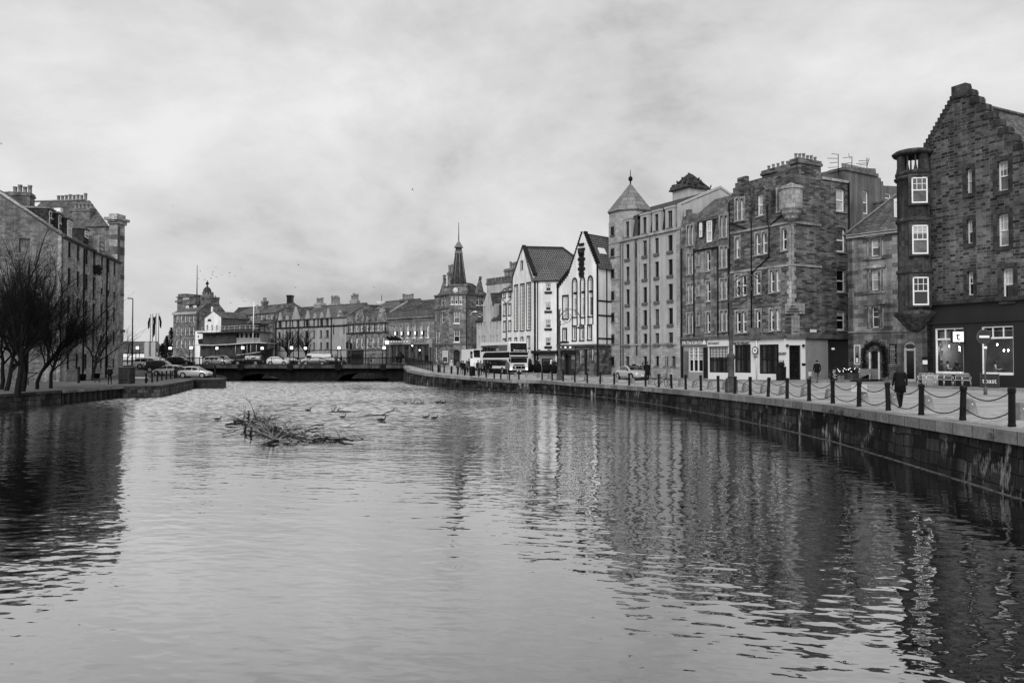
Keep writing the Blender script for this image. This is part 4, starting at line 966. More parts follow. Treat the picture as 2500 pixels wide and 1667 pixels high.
# --- narrow tenement with slate mansard and two crow-stepped bays
def mansard_tenement():
 L0 = Wall((10, 90), (WW.o.x, WW.o.y), ZB); d = Vector((-.547, 1)).normalized()
 K = Vector((WW.o.x, WW.o.y)); L0 = Wall(K + d * 12, K, ZB); W = Wall(L0.at(c6(60, 0)[0]), K, ZB)
 t = thing('mansard_tenement', 'weathered narrow tenement with slate mansard, crow-stepped bays and two small shops', 'building', W.o)
 p = lambda x, y: W.pix(*c6(x, y)); R_ = lambda *a: rect(W, c6, *a)
 ve = p(210, 640)[1]; vsh = p(200, 1186)[1]
 l0, l1 = p(60, 600)[0], p(137, 600)[0]; r0, r1 = p(282, 500)[0], p(352, 500)[0]
 lv = [p(80, 490)[1], p(100, 440)[1], p(115, 398)[1]]; rv = [p(290, 430)[1], p(305, 370)[1], p(320, 335)[1]]
 def head(a, b, v): m = (a + b) / 2; w = (b - a) / 2; return [(b, v[0]), (b - w * .33, v[0]), (b - w * .33, v[1]), (m + w * .25, v[1]), (m + w * .25, v[2]), (m - w * .25, v[2]), (m - w * .25, v[1]), (a + w * .33, v[1]), (a + w * .33, v[0]), (a, v[0])]
 out = [(0, vsh), (W.L, vsh), (W.L, rv[0])] + head(r0, W.L, rv)[1:] + [(r0, ve), (l1, ve)] + head(0, l1, lv)
 wins = []
 for y0, y1 in ((502, 620), (675, 797), (855, 975), (1035, 1155)): wins += [R_(93, y0, 108, y1), R_(115, y0 - 2, 130, y1 - 3)]
 for y0, y1 in ((665, 740), (845, 925), (1030, 1105)): wins += [R_(155, y0, 168, y1)]
 for y0, y1 in ((655, 775), (840, 960), (1028, 1148)): wins += [R_(210, y0, 234, y1)]
 for y0, y1 in ((441, 572), (630, 757), (826, 950), (1018, 1142)): wins += [R_(294, y0, 312, y1), R_(320, y0 - 2, 338, y1 - 3)]
 facade(t, W, out, wins, M['dorm'], 'dmld', 8, fm=M['white'], b=.09, sill=M['wish_trim'], sur=M['wish_trim'], sw=.12)
 mb = MB(); vm = p(210, 440)[1]; vr = p(210, 385)[1] + 1.0
 slab(mb, [W.pt(l1, ve, .05), W.pt(r0, ve, .05), W.pt(r0, vm, -.7), W.pt(l1, vm, -.7)]); slab(mb, [W.pt(0, vm - .3, -.5), W.pt(W.L, vm - .3, -.5), W.pt(W.L, vr + .8, -4.5), W.pt(0, vr + .8, -4.5)])
 for a, b, v in ((0, l1, lv), (r0, W.L, rv)):
  m = (a + b) / 2
  wprism(mb, W, [(a + .1, ve), (b - .1, ve), (b - .1, v[0] - .3), (m, v[2] - .3), (a + .1, v[0] - .3)], -3, -.38)
 mb.build('roof', M['slate'], t)
 for r in (R_(209, 470, 240, 600), R_(164, 482, 180, 570)):
  mb = MB(); wbox(mb, W, r[0] - .12, r[2] + .12, r[1] - .1, r[3] + .15, -2, -.12); mb.build('dormer', M['slate_dark'], t); window(t, W, r, .1, 'l', M['white'], 2, 4, .1, 'sash')
 for x in (64, 139, 284, 350): pipe(t, W, p(x, 900)[0], vsh, p(x, 640)[1], r=.07)
 band(t, W, vsh - .05, vsh + .2, M['mid'], .25, name='cornice'); band(t, W, ve - .12, ve + .02, M['iron'], .15, l1, r0, 'gutter')
 # shops
 w1, d1, w2 = R_(104, 1238, 188, 1388), R_(194, 1238, 221, 1435), R_(226, 1236, 342, 1392); d1 = (d1[0], .02, d1[2], d1[3]); um = p(219, 1300)[0]
 panel(t, W, [(0, -.6), (um, -.6), (um, vsh), (0, vsh)], [hole(w1)], M['shopgrey'], 'shopfront', .3, .4, label='grey painted shopfront with a white window')
 panel(t, W, [(um, -.6), (W.L, -.6), (W.L, vsh), (um, vsh)], [hole(w2)], M['shoppale'], 'shopfront', .3, .4, label='pale painted shopfront')
 window(t, W, w1, .12, 'd', M['white'], 9, 1, .07, 'sash')
 mb = MB(); a = w1; wbox(mb, W, d1[0], d1[2] - .02, .02, d1[3], 0, .04); mb.build('door', M['blk'], t)
 mb = MB()
 for k in (1, 2): wbox(mb, W, a[0] + (a[2] - a[0]) * k / 3 - .05, a[0] + (a[2] - a[0]) * k / 3 + .05, a[1], a[3], -.12, -.02)
 for k in (1, 2, 3): wbox(mb, W, a[0], a[2], a[3] - k * (a[3] - a[1]) * .14 - .02, a[3] - k * (a[3] - a[1]) * .14 + .02, -.11, -.05)
 mb.build('glazing_bars', M['white'], t)
 window(t, W, w2, .15, 'k', M['blk'], 6, 5, .09, 'sash')
 f0 = p(75, 1230); f1 = p(215, 1205); vf0, vf1 = f0[1] - .0, vsh - .1
 mb = MB(); wbox(mb, W, .15, um, vf0, vf1, 0, .12); mb.build('shop_sign', M['grey'], t)
 text(t, "Mc The Cafe Co.", W, (.15 + um) * .45, (vf0 + vf1) / 2, .42, M['white'], .13)
 mb = MB(); u = p(203, 1215)[0]; wprism(mb, W, [(u - .28, vf0 + .12), (u + .28, vf0 + .12), (u, vf0 + .6)], .12, .135); mb.build('triangle_emblem', M['white'], t)
 mb = MB(); wbox(mb, W, um + .05, W.L, vf0 - .1, vf0 + .42, 0, .1); mb.build('shop_sign', M['shoppale'], t)
 text(t, 'RESTAURANT', W, p(260, 1219)[0], vf0 + .16, .32, M['blk'], .11, sx=.75)
 mb = MB(); q = p(88, 1300); wbox(mb, W, p(77, 1300)[0], p(100, 1300)[0], 0, p(88, 1262)[1], 0, .05); mb.build('shutter', M['mid'], t)
 mb = MB(); wbox(mb, W, -.02, .28, -.3, vsh, 0, .08); mb.build('corner_pilaster', M['blk'], t)
 return W
WM = mansard_tenement()

# --- the tall apartment house with the pyramid-roofed turret
def apartments():
 K = Vector((WM.o.x, WM.o.y)); d = Vector((-.547, 1)).normalized(); L0 = Wall(K + d * 25, K, ZB); W = Wall(L0.at(c5(383, 0)[0]), L0.at(c5(872, 0)[0]), ZB)
 t = thing('apartment_house', 'tall pale apartment house with a pyramid-roofed corner turret', 'building', W.o)
 p = lambda x, y: W.pix(*c5(x, y)); R_ = lambda *a: rect(W, c5, *a)
 ve = p(800, 455)[1]; va = p(835, 285)[1]; vs = p(700, 1232)[1]; vpn = p(700, 1388)[1]; uT = p(462, 900)[0]
 rows = [(320, 435), (487, 595), (653, 760), (820, 930), (985, 1095), (1152, 1265)]
 vr = rows_at(W, c5, 804, rows); cols = [(498, 523), (615, 642), (697, 724), (787, 819)]; us = [(p(a, 900)[0], p(b, 900)[0]) for a, b in cols]
 gv = rows_at(W, c5, 790, [(1313, 1380)])[0]
 wins = [(u0, v0, u1, v1) for (u0, u1) in us for (v0, v1) in vr[1:]]
 gw = [R_(617, 1315, 642, 1380), R_(700, 1315, 724, 1380), R_(764, 1314, 788, 1380), R_(810, 1314, 838, 1382)]; dr = R_(495, 1315, 522, 1390)
 lo = [(uT, vs), (W.L, vs), (W.L, ve), (uT, ve)]
 rec = (p(563, 900)[0], vs + .05, p(578, 900)[0], ve - .05)
 lw = [w for w in wins if w[1] > vs]; sp = [w for w in wins if w[1] <= vs]
 for w in sp: lw.append((w[0], vs + .02, w[2], w[3]))
 facade(t, W, lo, lw, M['apart'], 'ddm', 11, fm=M['blk'], nx=2, ny=2, b=.07, style='casement', sill=M['mid'], sillw=.3)
 facade(t, W, [(uT, -.6), (W.L, -.6), (W.L, vs), (uT, vs)], gw + [dr], M['apart_stone'], 'ddm', 12, fm=M['blk'], nx=2, ny=2, b=.06, style='casement', sill=M['mid'])
 band(t, W, vs - .1, vs + .1, M['apart_stone'], .1, uT); band(t, W, vpn - .06, vpn + .06, M['apart_stone'], .08, uT); band(t, W, ve - .12, ve + .12, M['apart_stone'], .2, uT, name='cornice')
 # attic: bays with windows between slate panels
 mb = MB(); slab(mb, [W.pt(uT, ve, -.15), W.pt(W.L, ve, -.15), W.pt(W.L, va - .3, -.5), W.pt(uT, va - .3, -.5)]); mb.build('mansard', M['slate_dark'], t)
 for k, (u0, u1) in enumerate(us):
  v0, v1 = vr[0]; a, b = u0 - .35, u1 + .35
  panel(t, W.shift(.03), [(a, ve), (b, ve), (b, va - .15), (a, va - .15)], [(u0, v0), (u1, v0), (u1, v1), (u0, v1)] and [hole((u0, v0, u1, v1))], M['apart'], 'attic_bay', .3, .7)
  window(t, W, (u0, v0, u1, v1), .2, 'm', M['blk'], 2, 2, .07, 'casement', M['mid']); mb = MB(); wbox(mb, W, a - .08, b + .08, va - .15, va + .05, -.8, .1); mb.build('bay_cap', M['apart'], t)
 # flat strip darkened for the shade of the shaft recess; pilaster strips
 mb = MB(); wbox(mb, W, rec[0], rec[2], vs, va - .2, -.02, .06); mb.build('recess_shade_strip', M['mid'], t)
 for y0, y1 in rows:
  q = rows_at(W, c5, 572, [(y0 + 55, y1 + 45)])[0]; mb = MB(); wbox(mb, W, rec[0] + .15, rec[2] - .05, q[0], q[1], .0, .075); mb.build('slit_window', M['pane_d'], t)
 for x in (553, 590, 665): mb = MB(); wbox(mb, W, p(x, 900)[0], p(x, 900)[0] + .16, .3, ve - .1, 0, .06); mb.build('pilaster_strip', M['apart_stone'], t)
 for x in (466, 482, 668): pipe(t, W, p(x, 900)[0], 0, ve, M['mid'], .06)
 mb = MB(); wbox(mb, W, p(848, 900)[0], W.L, -.6, ve - .12, 0, .06); mb.build('corner_pilaster', M['apart_stone'], t)
 # octagonal corner turret, pyramid roof, ball finial
 R = 2.6; Wr = W.shift(-R * .924 + .06); ap = Wr.pix(*c5(530, 138)); q0 = Wr.pix(*c5(380, 372)); R = 2.5; Wr = W.shift(-R * .924 + .06)
 ax = Wr.pt(Wr.pix(*c5(530, 138))[0], 0); vt = q0[1]; mb = MB()
 rot = math.atan2(W.n.y, W.n.x) + math.pi / 8; mb.lathe((ax.x, ax.y, ZB), [(R, -.6), (R, vt)], 8, sm=False, rot=rot); mb.build('turret_wall', M['apart_stone'], t)
 Wt = W.shift(.06)
 for y0, y1 in ((430, 490), (580, 635), (722, 780), (873, 930), (1020, 1078), (1168, 1225), (1318, 1378)):
  r = rect(Wt, c5, 397, y0, 420, y1); window(t, Wt, r, -.012, 'd', M['blk'], 2, 1, .06, 'casement', M['mid'], M['apart_stone'], .12)
 for y in (540, 635, 790, 935, 1085, 1232):
  v = Wt.pix(*c5(420, y))[1]; mb = MB(); mb.lathe((ax.x, ax.y, ZB), [(R + .01, v - .08), (R + .08, v - .08), (R + .08, v + .08), (R + .01, v + .08)], 8, sm=False, rot=rot); mb.build('string_course', M['apart_stone'], t)
 rr = R + .12; mb = MB()
 mb.lathe((ax.x, ax.y, ZB), [(rr, vt - .25), (rr + .1, vt - .1), (rr + .05, vt), (.06, ap[1])], 8, sm=False, rot=rot); mb.build('turret_roof', M['lead'], t)
 mb = MB(); mb.lathe((ax.x, ax.y, ZB + ap[1] - .1), [(.09, 0), (.07, .35), (.2, .45), (.26, .65), (.2, .85), (.05, .95), (.03, 1.7)], 10); mb.build('finial', M['iron'], t)
 # main roof rising to the ridge; gable towards the mansard tenement
 vg = p(960, 215)[1]; D = 11; mb = MB(); rg_ = WM
 q = W.shift(-D / 2); vrd = q.pix(*c5(975, 212))[1]
 slab(mb, [W.pt(uT * .7, va, -.2), W.pt(W.L, va, -.2), W.pt(W.L, vrd, -D / 2), W.pt(uT * .7, vrd, -D / 2)]); slab(mb, [W.pt(0, va, -D), W.pt(W.L, va, -D), W.pt(W.L, vrd, -D / 2), W.pt(0, vrd, -D / 2)]); mb.build('roof', M['slate_dark'], t)
 e = W.pt(W.L, 0); f = W.pt(W.L, 0, -D); Wg = Wall((e.x, e.y), (f.x, f.y), ZB); panel(t, Wg, [(0, 0), (D, 0), (D, va + .1), (D / 2, vrd + .25), (0, va + .1)], [], M['apart'], 'gable')
 panel(t, Wall((f.x, f.y), (W.pt(0, 0, -D).x, W.pt(0, 0, -D).y), ZB), [(0, 0), (W.L, 0), (W.L, va), (0, va)], [], M['apart'], 'rear_wall')
 g = W.pt(0, 0); g2 = W.pt(0, 0, -D); panel(t, Wall((g2.x, g2.y), (g.x, g.y), ZB), [(0, 0), (D, 0), (D, va), (0, va)], [], M['apart'], 'side_wall')
 # small roof lantern behind the ridge
 q = W.shift(-8); a, b = q.pix(*c5(862, 205)), q.pix(*c5(1010, 205)); top = q.pix(*c5(955, 130)); top = (0, a[1] + 1.9); mb = MB()
 cx = q.pt((a[0] + b[0]) / 2, 0); s = (b[0] - a[0]) / 2
 mb.box((cx.x, cx.y, ZB + vrd - 1.5), 1.5 * s, 1.5 * s, a[1] - vrd + 1.6, ux=W.u); mb.build('lantern_base', M['apart'], t)
 mb = MB(); mb.lathe((cx.x, cx.y, ZB), [(s * 1.3, a[1]), (s * 1.3, a[1] + .12), (.3, top[1])], 4, sm=False, rot=math.atan2(W.u.y, W.u.x) + math.pi / 4); mb.build('lantern_roof', M['slate_dark'], t)
 return W, cx, s, ZB + a[1] + .1, ZB + top[1]
WA, PIG, PIGS, PZ0, PZ1 = apartments()
# ---------------------------------------------------------------- white houses, clock tower, the far row, the left bank
def white_arch_house():
 YG = 88.5; W = Wall(XY(1385, 90.3), XY(1457.5, 87.2), ZB + .1)
 t = thing('white_arch_house', 'white gabled house with three tall dark-framed arched windows', 'building', W.o)
 p = lambda x, y: W.pix(*c5(x, y)); R_ = lambda *a: rect(W, c5, *a)
 pk = p(205, 462); uL = p(108, 800)[0]; uR = p(300, 800)[0]; vL = p(108, 750)[1]; vR = p(300, 690)[1]; vs = p(200, 1240)[1]
 arches = [R_(136, 785, 162, 1045), R_(191, 775, 215, 1045), R_(243, 770, 270, 1040)]
 low = [R_(135, 1112, 158, 1205), R_(187, 1108, 210, 1203), R_(240, 1105, 263, 1200)]
 facade(t, W, [(uL, vs), (uR, vs), (uR, vR), pk, (uL, vL)], arches, M['harl'], 'ml', 5, fm=M['white'], nx=3, ny=8, b=.09, sur=M['blk'], sw=.14, arch=.45, sill=M['blk'], extra=[hole(r) for r in low])
 for r in low: window(t, W, r, .2, 'd', M['white'], 2, 1, .07, 'casement', M['blk'], M['blk'], .12)
 for a, l in zip(arches, low):
  mb = MB(); wbox(mb, W, a[0] - .14, a[0], l[3] + .1, a[1], -.05, .03); wbox(mb, W, a[2], a[2] + .14, l[3] + .1, a[1], -.05, .03)
  h = a[1] + (a[3] - a[1]) * .6; wbox(mb, W, a[0], a[2], h, h + .22, -.25, -.1); mb.build('window_strip', M['blk'], t)
 mb = MB(); up = steps((uL, vL), (pk[0] - .15, pk[1] - .1), 15); dn = steps((pk[0] + .15, pk[1] - .1), (uR, vR), 13)
 for a, b in zip(up[::2], up[1::2]): wbox(mb, W, a[0] - .03, b[0] + .03, a[1] - .2, a[1] + .1, -.5, .05)
 for a, b in zip(dn[::2], dn[1::2]): wbox(mb, W, a[0] - .03, b[0] + .03, a[1] - .2, a[1] + .1, -.5, .05)
 mb.build('crow_steps', M['blk'], t)
 mb = MB(); q = p(197, 585); wbox(mb, W, q[0] - .32, q[0] + .32, p(197, 775)[1], q[1] - .15, 0, .1)
 for k in range(7): v = p(197, 760)[1] + k * .55; wbox(mb, W, q[0] - (.5 if k % 2 else .38), q[0] + (.5 if k % 2 else .38), v, v + .3, 0, .14)
 mb.lathe(W.pt(q[0], q[1] - .4, .1), [(.3, -.2), (.42, 0), (.3, .3), (.05, .55)], 10); mb.build('carved_crest', M['blk'], t)
 mb = MB(); wbox(mb, W, uR - .02, uR + .2, -.3, vR + .1, -.02, .05); mb.build('corner_strip', M['blk'], t)
 # left wing
 w0 = p(30, 900)[0]; vw = p(40, 830)[1]; wl = R_(66, 905, 98, 1055); wl2 = R_(66, 1128, 88, 1210); W2 = W.shift(-.1)
 panel(t, W2, [(w0, vs), (uL, vs), (uL, p(105, 745)[1]), (p(75, 775)[0], p(75, 775)[1]), (w0, vw)], [hole(wl), hole(wl2)], M['harl'])
 window(t, W2, wl, .15, 'l', M['white'], 3, 6, .08, 'sash', M['blk'], M['blk'], .14); window(t, W2, wl2, .15, 'd', M['white'], 2, 1, .07, 'casement', M['blk'], M['blk'], .12)
 mb = MB(); st = steps((w0 - .1, vw - .1), (uL, p(105, 745)[1] + .3), 7)
 for a, b in zip(st[::2], st[1::2]): wbox(mb, W2, a[0] - .05, b[0] + .1, a[1] - .4, a[1] + .1, -.5, .1)
 wbox(mb, W2, w0 - .15, w0 + .12, -.3, vw, -.1, .06); wbox(mb, W2, w0, uL, p(60, 1212)[1] - .2, p(60, 1212)[1] - .04, 0, .1); mb.build('wing_steps', M['blk'], t)
 # right side wall and tiled roof
 e = W.pt(uR, 0); Ws = Wall((e.x, e.y), XY(1500, 89.5), ZB + .1); ps = lambda x, y: Ws.pix(*c5(x, y)); ue = ps(383, 900)[0]
 panel(t, Ws, [(0, vs), (ue + 1, vs), (ue + 1, vR), (0, vR)], [], M['harl'], 'side_wall'); panel(t, Ws, [(0, -.5), (ue + 1, -.5), (ue + 1, vs), (0, vs)], [], M['pubstone'], 'side_base')
 mb = MB()
 for y in (938, 1037, 1194): v = ps(340, y)[1]; wbox(mb, Ws, 0, ue + .6, v - .09, v + .09, 0, .05)
 u = ps(366, 900)[0]; wbox(mb, Ws, u - .06, u + .06, vs, vR, 0, .09); mb.build('black_bands', M['blk'], t)
 mb = MB(); D = 9.0; b0 = W.pt(pk[0], pk[1] - .15, -.2); b1 = W.pt(pk[0], pk[1] - .15, -D)
 slab(mb, [W.pt(uR + .3, vR - .35, -.2), W.pt(uR + .3, vR - .35, -D), b1, b0], .15); slab(mb, [W.pt(uL - .2, vL - .35, -.2), W.pt(uL - .2, vL - .35, -D), b1, b0], .15); mb.build('roof', M['tile'], t)
 mb = MB(); a = W.pt(uR + .3, vR - .35, -.2); b2 = W.pt(pk[0], pk[1] - .15, -.2); dd = -W.n; s = (b2 - a); s0 = a + s * .42 + dd * 1.2 ; n = s.cross(dd).normalized() * -1
 if n.z < 0: n = -n
 mb.hexa([s0, s0 + dd * 1.1, s0 + dd * 1.1 + s.normalized() * .8, s0 + s.normalized() * .8] + [q + n * .14 for q in (s0, s0 + dd * 1.1, s0 + dd * 1.1 + s.normalized() * .8, s0 + s.normalized() * .8)]); mb.build('roof_light', M['white'], t)
 # stone pub floor
 pw = [R_(183, 1268, 194, 1365), R_(233, 1265, 241, 1350), R_(263, 1262, 276, 1340)]; door = R_(214, 1268, 232, 1425); door = (door[0], .02, door[2], door[3])
 panel(t, W, [(p(160, 1300)[0], -.5), (uR, -.5), (uR, vs), (p(160, 1300)[0], vs)], [hole(r) for r in pw + [door]], M['pubstone'], 'ground_floor')
 for r in pw: window(t, W, r, .2, 'd', M['white'], 1, 1, .05)
 mb = MB(); wbox(mb, W, door[0], door[2], 0, door[3], -.3, -.2); mb.build('door', M['blk'], t)
 band(t, W, vs - .08, vs + .12, M['mid'], .2, w0, uR, 'cornice'); band(t, Ws, vs - .08, vs + .12, M['mid'], .2, 0, ue, 'cornice')
 x0, x1 = w0, p(160, 1300)[0]; pf = [R_(55, 1285, 78, 1400), R_(118, 1285, 150, 1400)]; pd = R_(86, 1285, 108, 1425); pd = (pd[0], .02, pd[2], pd[3])
 panel(t, W, [(x0, -.5), (x1, -.5), (x1, vs), (x0, vs)], [hole(r) for r in pf + [pd]], M['shopdark'], 'pub_front', label='dark pub front')
 for r in pf: window(t, W, r, .15, 'm', M['mid'], 3, 3, .06)
 mb = MB(); wbox(mb, W, pd[0], pd[2], 0, pd[3], -.3, -.22); mb.build('pub_door', M['blk'], t)
 mb = MB(); wbox(mb, W, x0 + .1, x1 - .15, p(100, 1275)[1], vs - .2, 0, .15); mb.build('pub_fascia', M['mid'], t)
 mb = MB(); rg = random.Random(2)
 for k in range(300):
  u = rg.uniform(x0, x1); c = W.pt(u, rg.gauss(p(100, 1290)[1], .14), rg.uniform(.05, .3)); a = Vector((rg.gauss(0, 1), rg.gauss(0, 1), rg.gauss(0, 1))).normalized() * .09; b = a.orthogonal() * .8; mb.face([c - a, c + b, c + a, c - b])
 mb.build('garland', M['leaf'], t)
 for x in (62, 97, 130): mb = MB(); q = p(x, 1255); mb.ball(W.pt(q[0], q[1], .3), .13, 0, 8, 5); mb.build('fascia_lamp', M['lampw'], t)
 q = Ws.pix(*c5(323, 1295)); l = thing('wall_lantern', 'small pale lantern hanging on the dark side wall of the white arched house', 'lantern', Ws.pt(*q)); mb = MB(); mb.tube([Ws.pt(q[0], q[1] + .55, 0), Ws.pt(q[0], q[1] + .55, .5), Ws.pt(q[0], q[1] + .3, .5)], .03, 4); mb.lathe(Ws.pt(q[0], q[1] + .25, .5), [(.02, .1), (.24, 0), (.15, -.5), (.02, -.55)], 6); mb.build('bracket', M['mid'], l)
 return W
WH3 = white_arch_house()

def white_gable_house():
 ZZ = 1.75; K = Vector(XY(1302, 107.0)); W = Wall(XY(1223.5, 115.6), K, ZZ)
 d = (W.u); W = Wall((K.x - d.x * 12, K.y - d.y * 12), K, ZZ)
 t = thing('white_gable_house', 'tall white gabled house with three long mullioned windows and a tiled roof', 'building', (K.x, K.y, ZZ))
 p = lambda x, y: W.pix(*c4(x, y)); R_ = lambda *a: rect(W, c4, *a)
 uL = p(900, 700)[0]; pk = p(985, 290); vL = p(900, 545)[1]; uR = W.L; vR = p(1070, 520)[1]; u0 = p(798, 800)[0]; v0 = p(798, 690)[1]
 tall = [R_(914, 634, 941, 1022), R_(966, 624, 996, 1020), R_(1021, 612, 1053, 1015)]
 sm = [R_(916, 1090, 934, 1165), R_(970, 1085, 988, 1160)]; lw = R_(1023, 1076, 1046, 1170); top = R_(969, 420, 986, 498)
 panel(t, W, [(uL, -.5), (uR, -.5), (uR, vR), pk, (uL, vL)], [hole(r) for r in tall + sm + [lw, top]], M['harl'], reveal=.35)
 for r in tall: window(t, W, r, .12, 'd', M['white'], 3, 13, .1, 'none', M['blk'], M['blk'], .16)
 for r in sm + [lw]: window(t, W, r, .15, 'm', M['white'], 2, 2, .07, 'casement', M['blk'], M['blk'], .12)
 window(t, W, top, .1, 'm', None, sur=M['blk'], sw=.08)
 mb = MB()
 for s in ((uL - .15, vL - .2, pk[0], pk[1] + .1), (pk[0], pk[1] + .1, uR + .15, vR - .2)): wprism(mb, W, [(s[0], s[1] - .25), (s[2], s[3] - .25), (s[2], s[3] + .1), (s[0], s[1] + .1)], -.5, .1)
 mb.build('verge', M['blk'], t)
 # lower wing with lean-to roof
 ww = [R_(815, 795, 834, 890), R_(860, 793, 880, 886), R_(815, 945, 834, 1028), R_(860, 940, 880, 1023)]; at = [R_(818, 664, 832, 735), R_(863, 655, 878, 725)]; gw = [R_(812, 1098, 832, 1160), R_(860, 1092, 880, 1160)]
 panel(t, W.shift(-.05), [(u0, -.5), (uL, -.5), (uL, p(900, 680)[1]), (u0, v0)], [hole(r) for r in ww + at + gw], M['harl'], reveal=.3)
 for r in ww + at + gw: window(t, W.shift(-.05), r, .12, 'm', M['white'], 2, 2, .07, 'casement', M['blk'], M['blk'], .12)
 mb = MB(); slab(mb, [W.pt(u0 - .2, v0, .2), W.pt(uL, p(900, 675)[1], .2), W.pt(uL, p(897, 588)[1] + .8, -3), W.pt(u0 - .2, v0 + 2.2, -3)]); mb.build('wing_roof', M['tile'], t)
 pipe(t, W, 0, 0, 0, path=[p(806, 690), p(806, 740), p(846, 790), p(846, 1120)], r=.06); pipe(t, W, 0, 0, 0, path=[p(886, 680), p(886, 745), p(846, 790)], r=.06)
 # side wall, tiled hipped roof
 Ws = Wall(K, XY(1366, 106.0), ZZ); ps = lambda x, y: Ws.pix(*c4(x, y)); uE = ps(1285, 900)[0]; vE = ps(1180, 582)[1]
 sw = [rect(Ws, c4, 1182, 608, 1231, 683), rect(Ws, c4, 1181, 777, 1231, 850), rect(Ws, c4, 1181, 929, 1231, 1002), rect(Ws, c4, 1181, 1084, 1231, 1158)]
 panel(t, Ws, [(0, ps(1180, 1200)[1]), (uE, ps(1180, 1200)[1]), (uE, vE), (0, vE)], [hole(r) for r in sw], M['harl'], 'side_wall')
 for r, q in zip(sw, 'ddmd'): window(t, Ws, r, .14, q, M['white'], 3, 4, .09, 'sash', M['blk'], None, sillw=.3)
 pipe(t, Ws, .25, 0, vE, M['iron'], .13); pipe(t, Ws, .62, 0, vE, M['iron'], .07)
 Wb = Ws.shift(-4.5); pr = Wb.pix(*c4(1330, 338)); rg0 = W.pt(pk[0], pk[1] - .2, 0); ridge_r = Wb.pt(pr[0], pk[1] - .2)
 mb = MB(); ridge_l = Vector((rg0.x, rg0.y, ridge_r.z)); e0 = Ws.pt(-.2, vE - .1, .35); e1 = Ws.pt(uE + 6.2, vE - .1, .35)
 slab(mb, [e0, e1, ridge_r, ridge_l], .18); back = Ws.pt(uE + 6.2, vE - .1, -9.5); slab(mb, [e1, back, ridge_r], .18); bl = W.pt(uL, vL - .2, -.2); slab(mb, [bl, ridge_l, ridge_r, back], .18)
 mb.build('roof', M['tile'], t); mb = MB(); mb.tube([ridge_l + Vector((0, 0, .1)), ridge_r + Vector((0, 0, .1)), e1 + Vector((0, 0, .1))], .16, 6); mb.build('ridge_tiles', M['slate_dark'], t)
 # ground floor cafe
 f0, f1 = ps(1055, 1192)[0], uE; va, vb = ps(1160, 1222)[1], ps(1160, 1192)[1]
 gw = [rect(Ws, c4, 1105, 1262, 1128, 1380), rect(Ws, c4, 1150, 1265, 1245, 1340)]
 panel(t, Ws, [(0, -.5), (f1, -.5), (f1, va + .05), (0, va + .05)], [hole((gw[0][0], .02, gw[0][2], gw[0][3])), hole(gw[1])], M['shopgrey'], 'cafe_front', .4, .4, label='grey cafe front')
 window(t, Ws, gw[1], .2, 'm', M['blk'], 3, 1, .1); window(t, Ws, (gw[0][0], .02, gw[0][2], gw[0][3]), .2, 'd', M['blk'], 1, 2, .1, name='door')
 mb = MB(); wbox(mb, Ws, -.2, f1, va, ps(1160, 1197)[1], 0, .5); mb.build('fascia', M['blk'], t)
 for x in (1135, 1222): q = ps(x, 1200); mb = MB(); mb.ball(Ws.pt(q[0], q[1], .6), .24, 0, 8, 5); mb.build('flower_basket', M['leafp'], t)
 for x in (1125, 1233): r = rect(Ws, c4, x - 9, 1275, x + 9, 1312); mb = MB(); wbox(mb, Ws, r[0], r[2], r[1], r[3], .02, .06); mb.build('poster', M['white'], t)
 mb = MB(); wbox(mb, Ws, uE - .25, uE, -.4, va, 0, .12); mb.build('white_pilaster', M['white'], t)
 q = ps(1040, 1207); s = thing('round_sign', 'round white hanging sign beside the black cafe fascia', 'sign', Ws.pt(*q)); mb = MB(); c = Ws.pt(q[0] + .1, q[1], 1.0); mb.disc(c, .36, Ws.n, .1, 24); mb.disc(c + Ws.n * .1, .33, Ws.n, .02, 24, 1); mb.disc(c + Ws.n * .12, .2, Ws.n, .01, 24, 2); mb.build('sign_disc', [M['blk'], M['white'], M['mesh']], s); mb = MB(); mb.tube([Ws.pt(q[0] + .3, q[1] + .3, 0), Ws.pt(q[0] + .1, q[1] + .3, 1.0)], .04, 5); mb.build('bracket', M['iron'], s)
 return Ws
WH2 = white_gable_house()

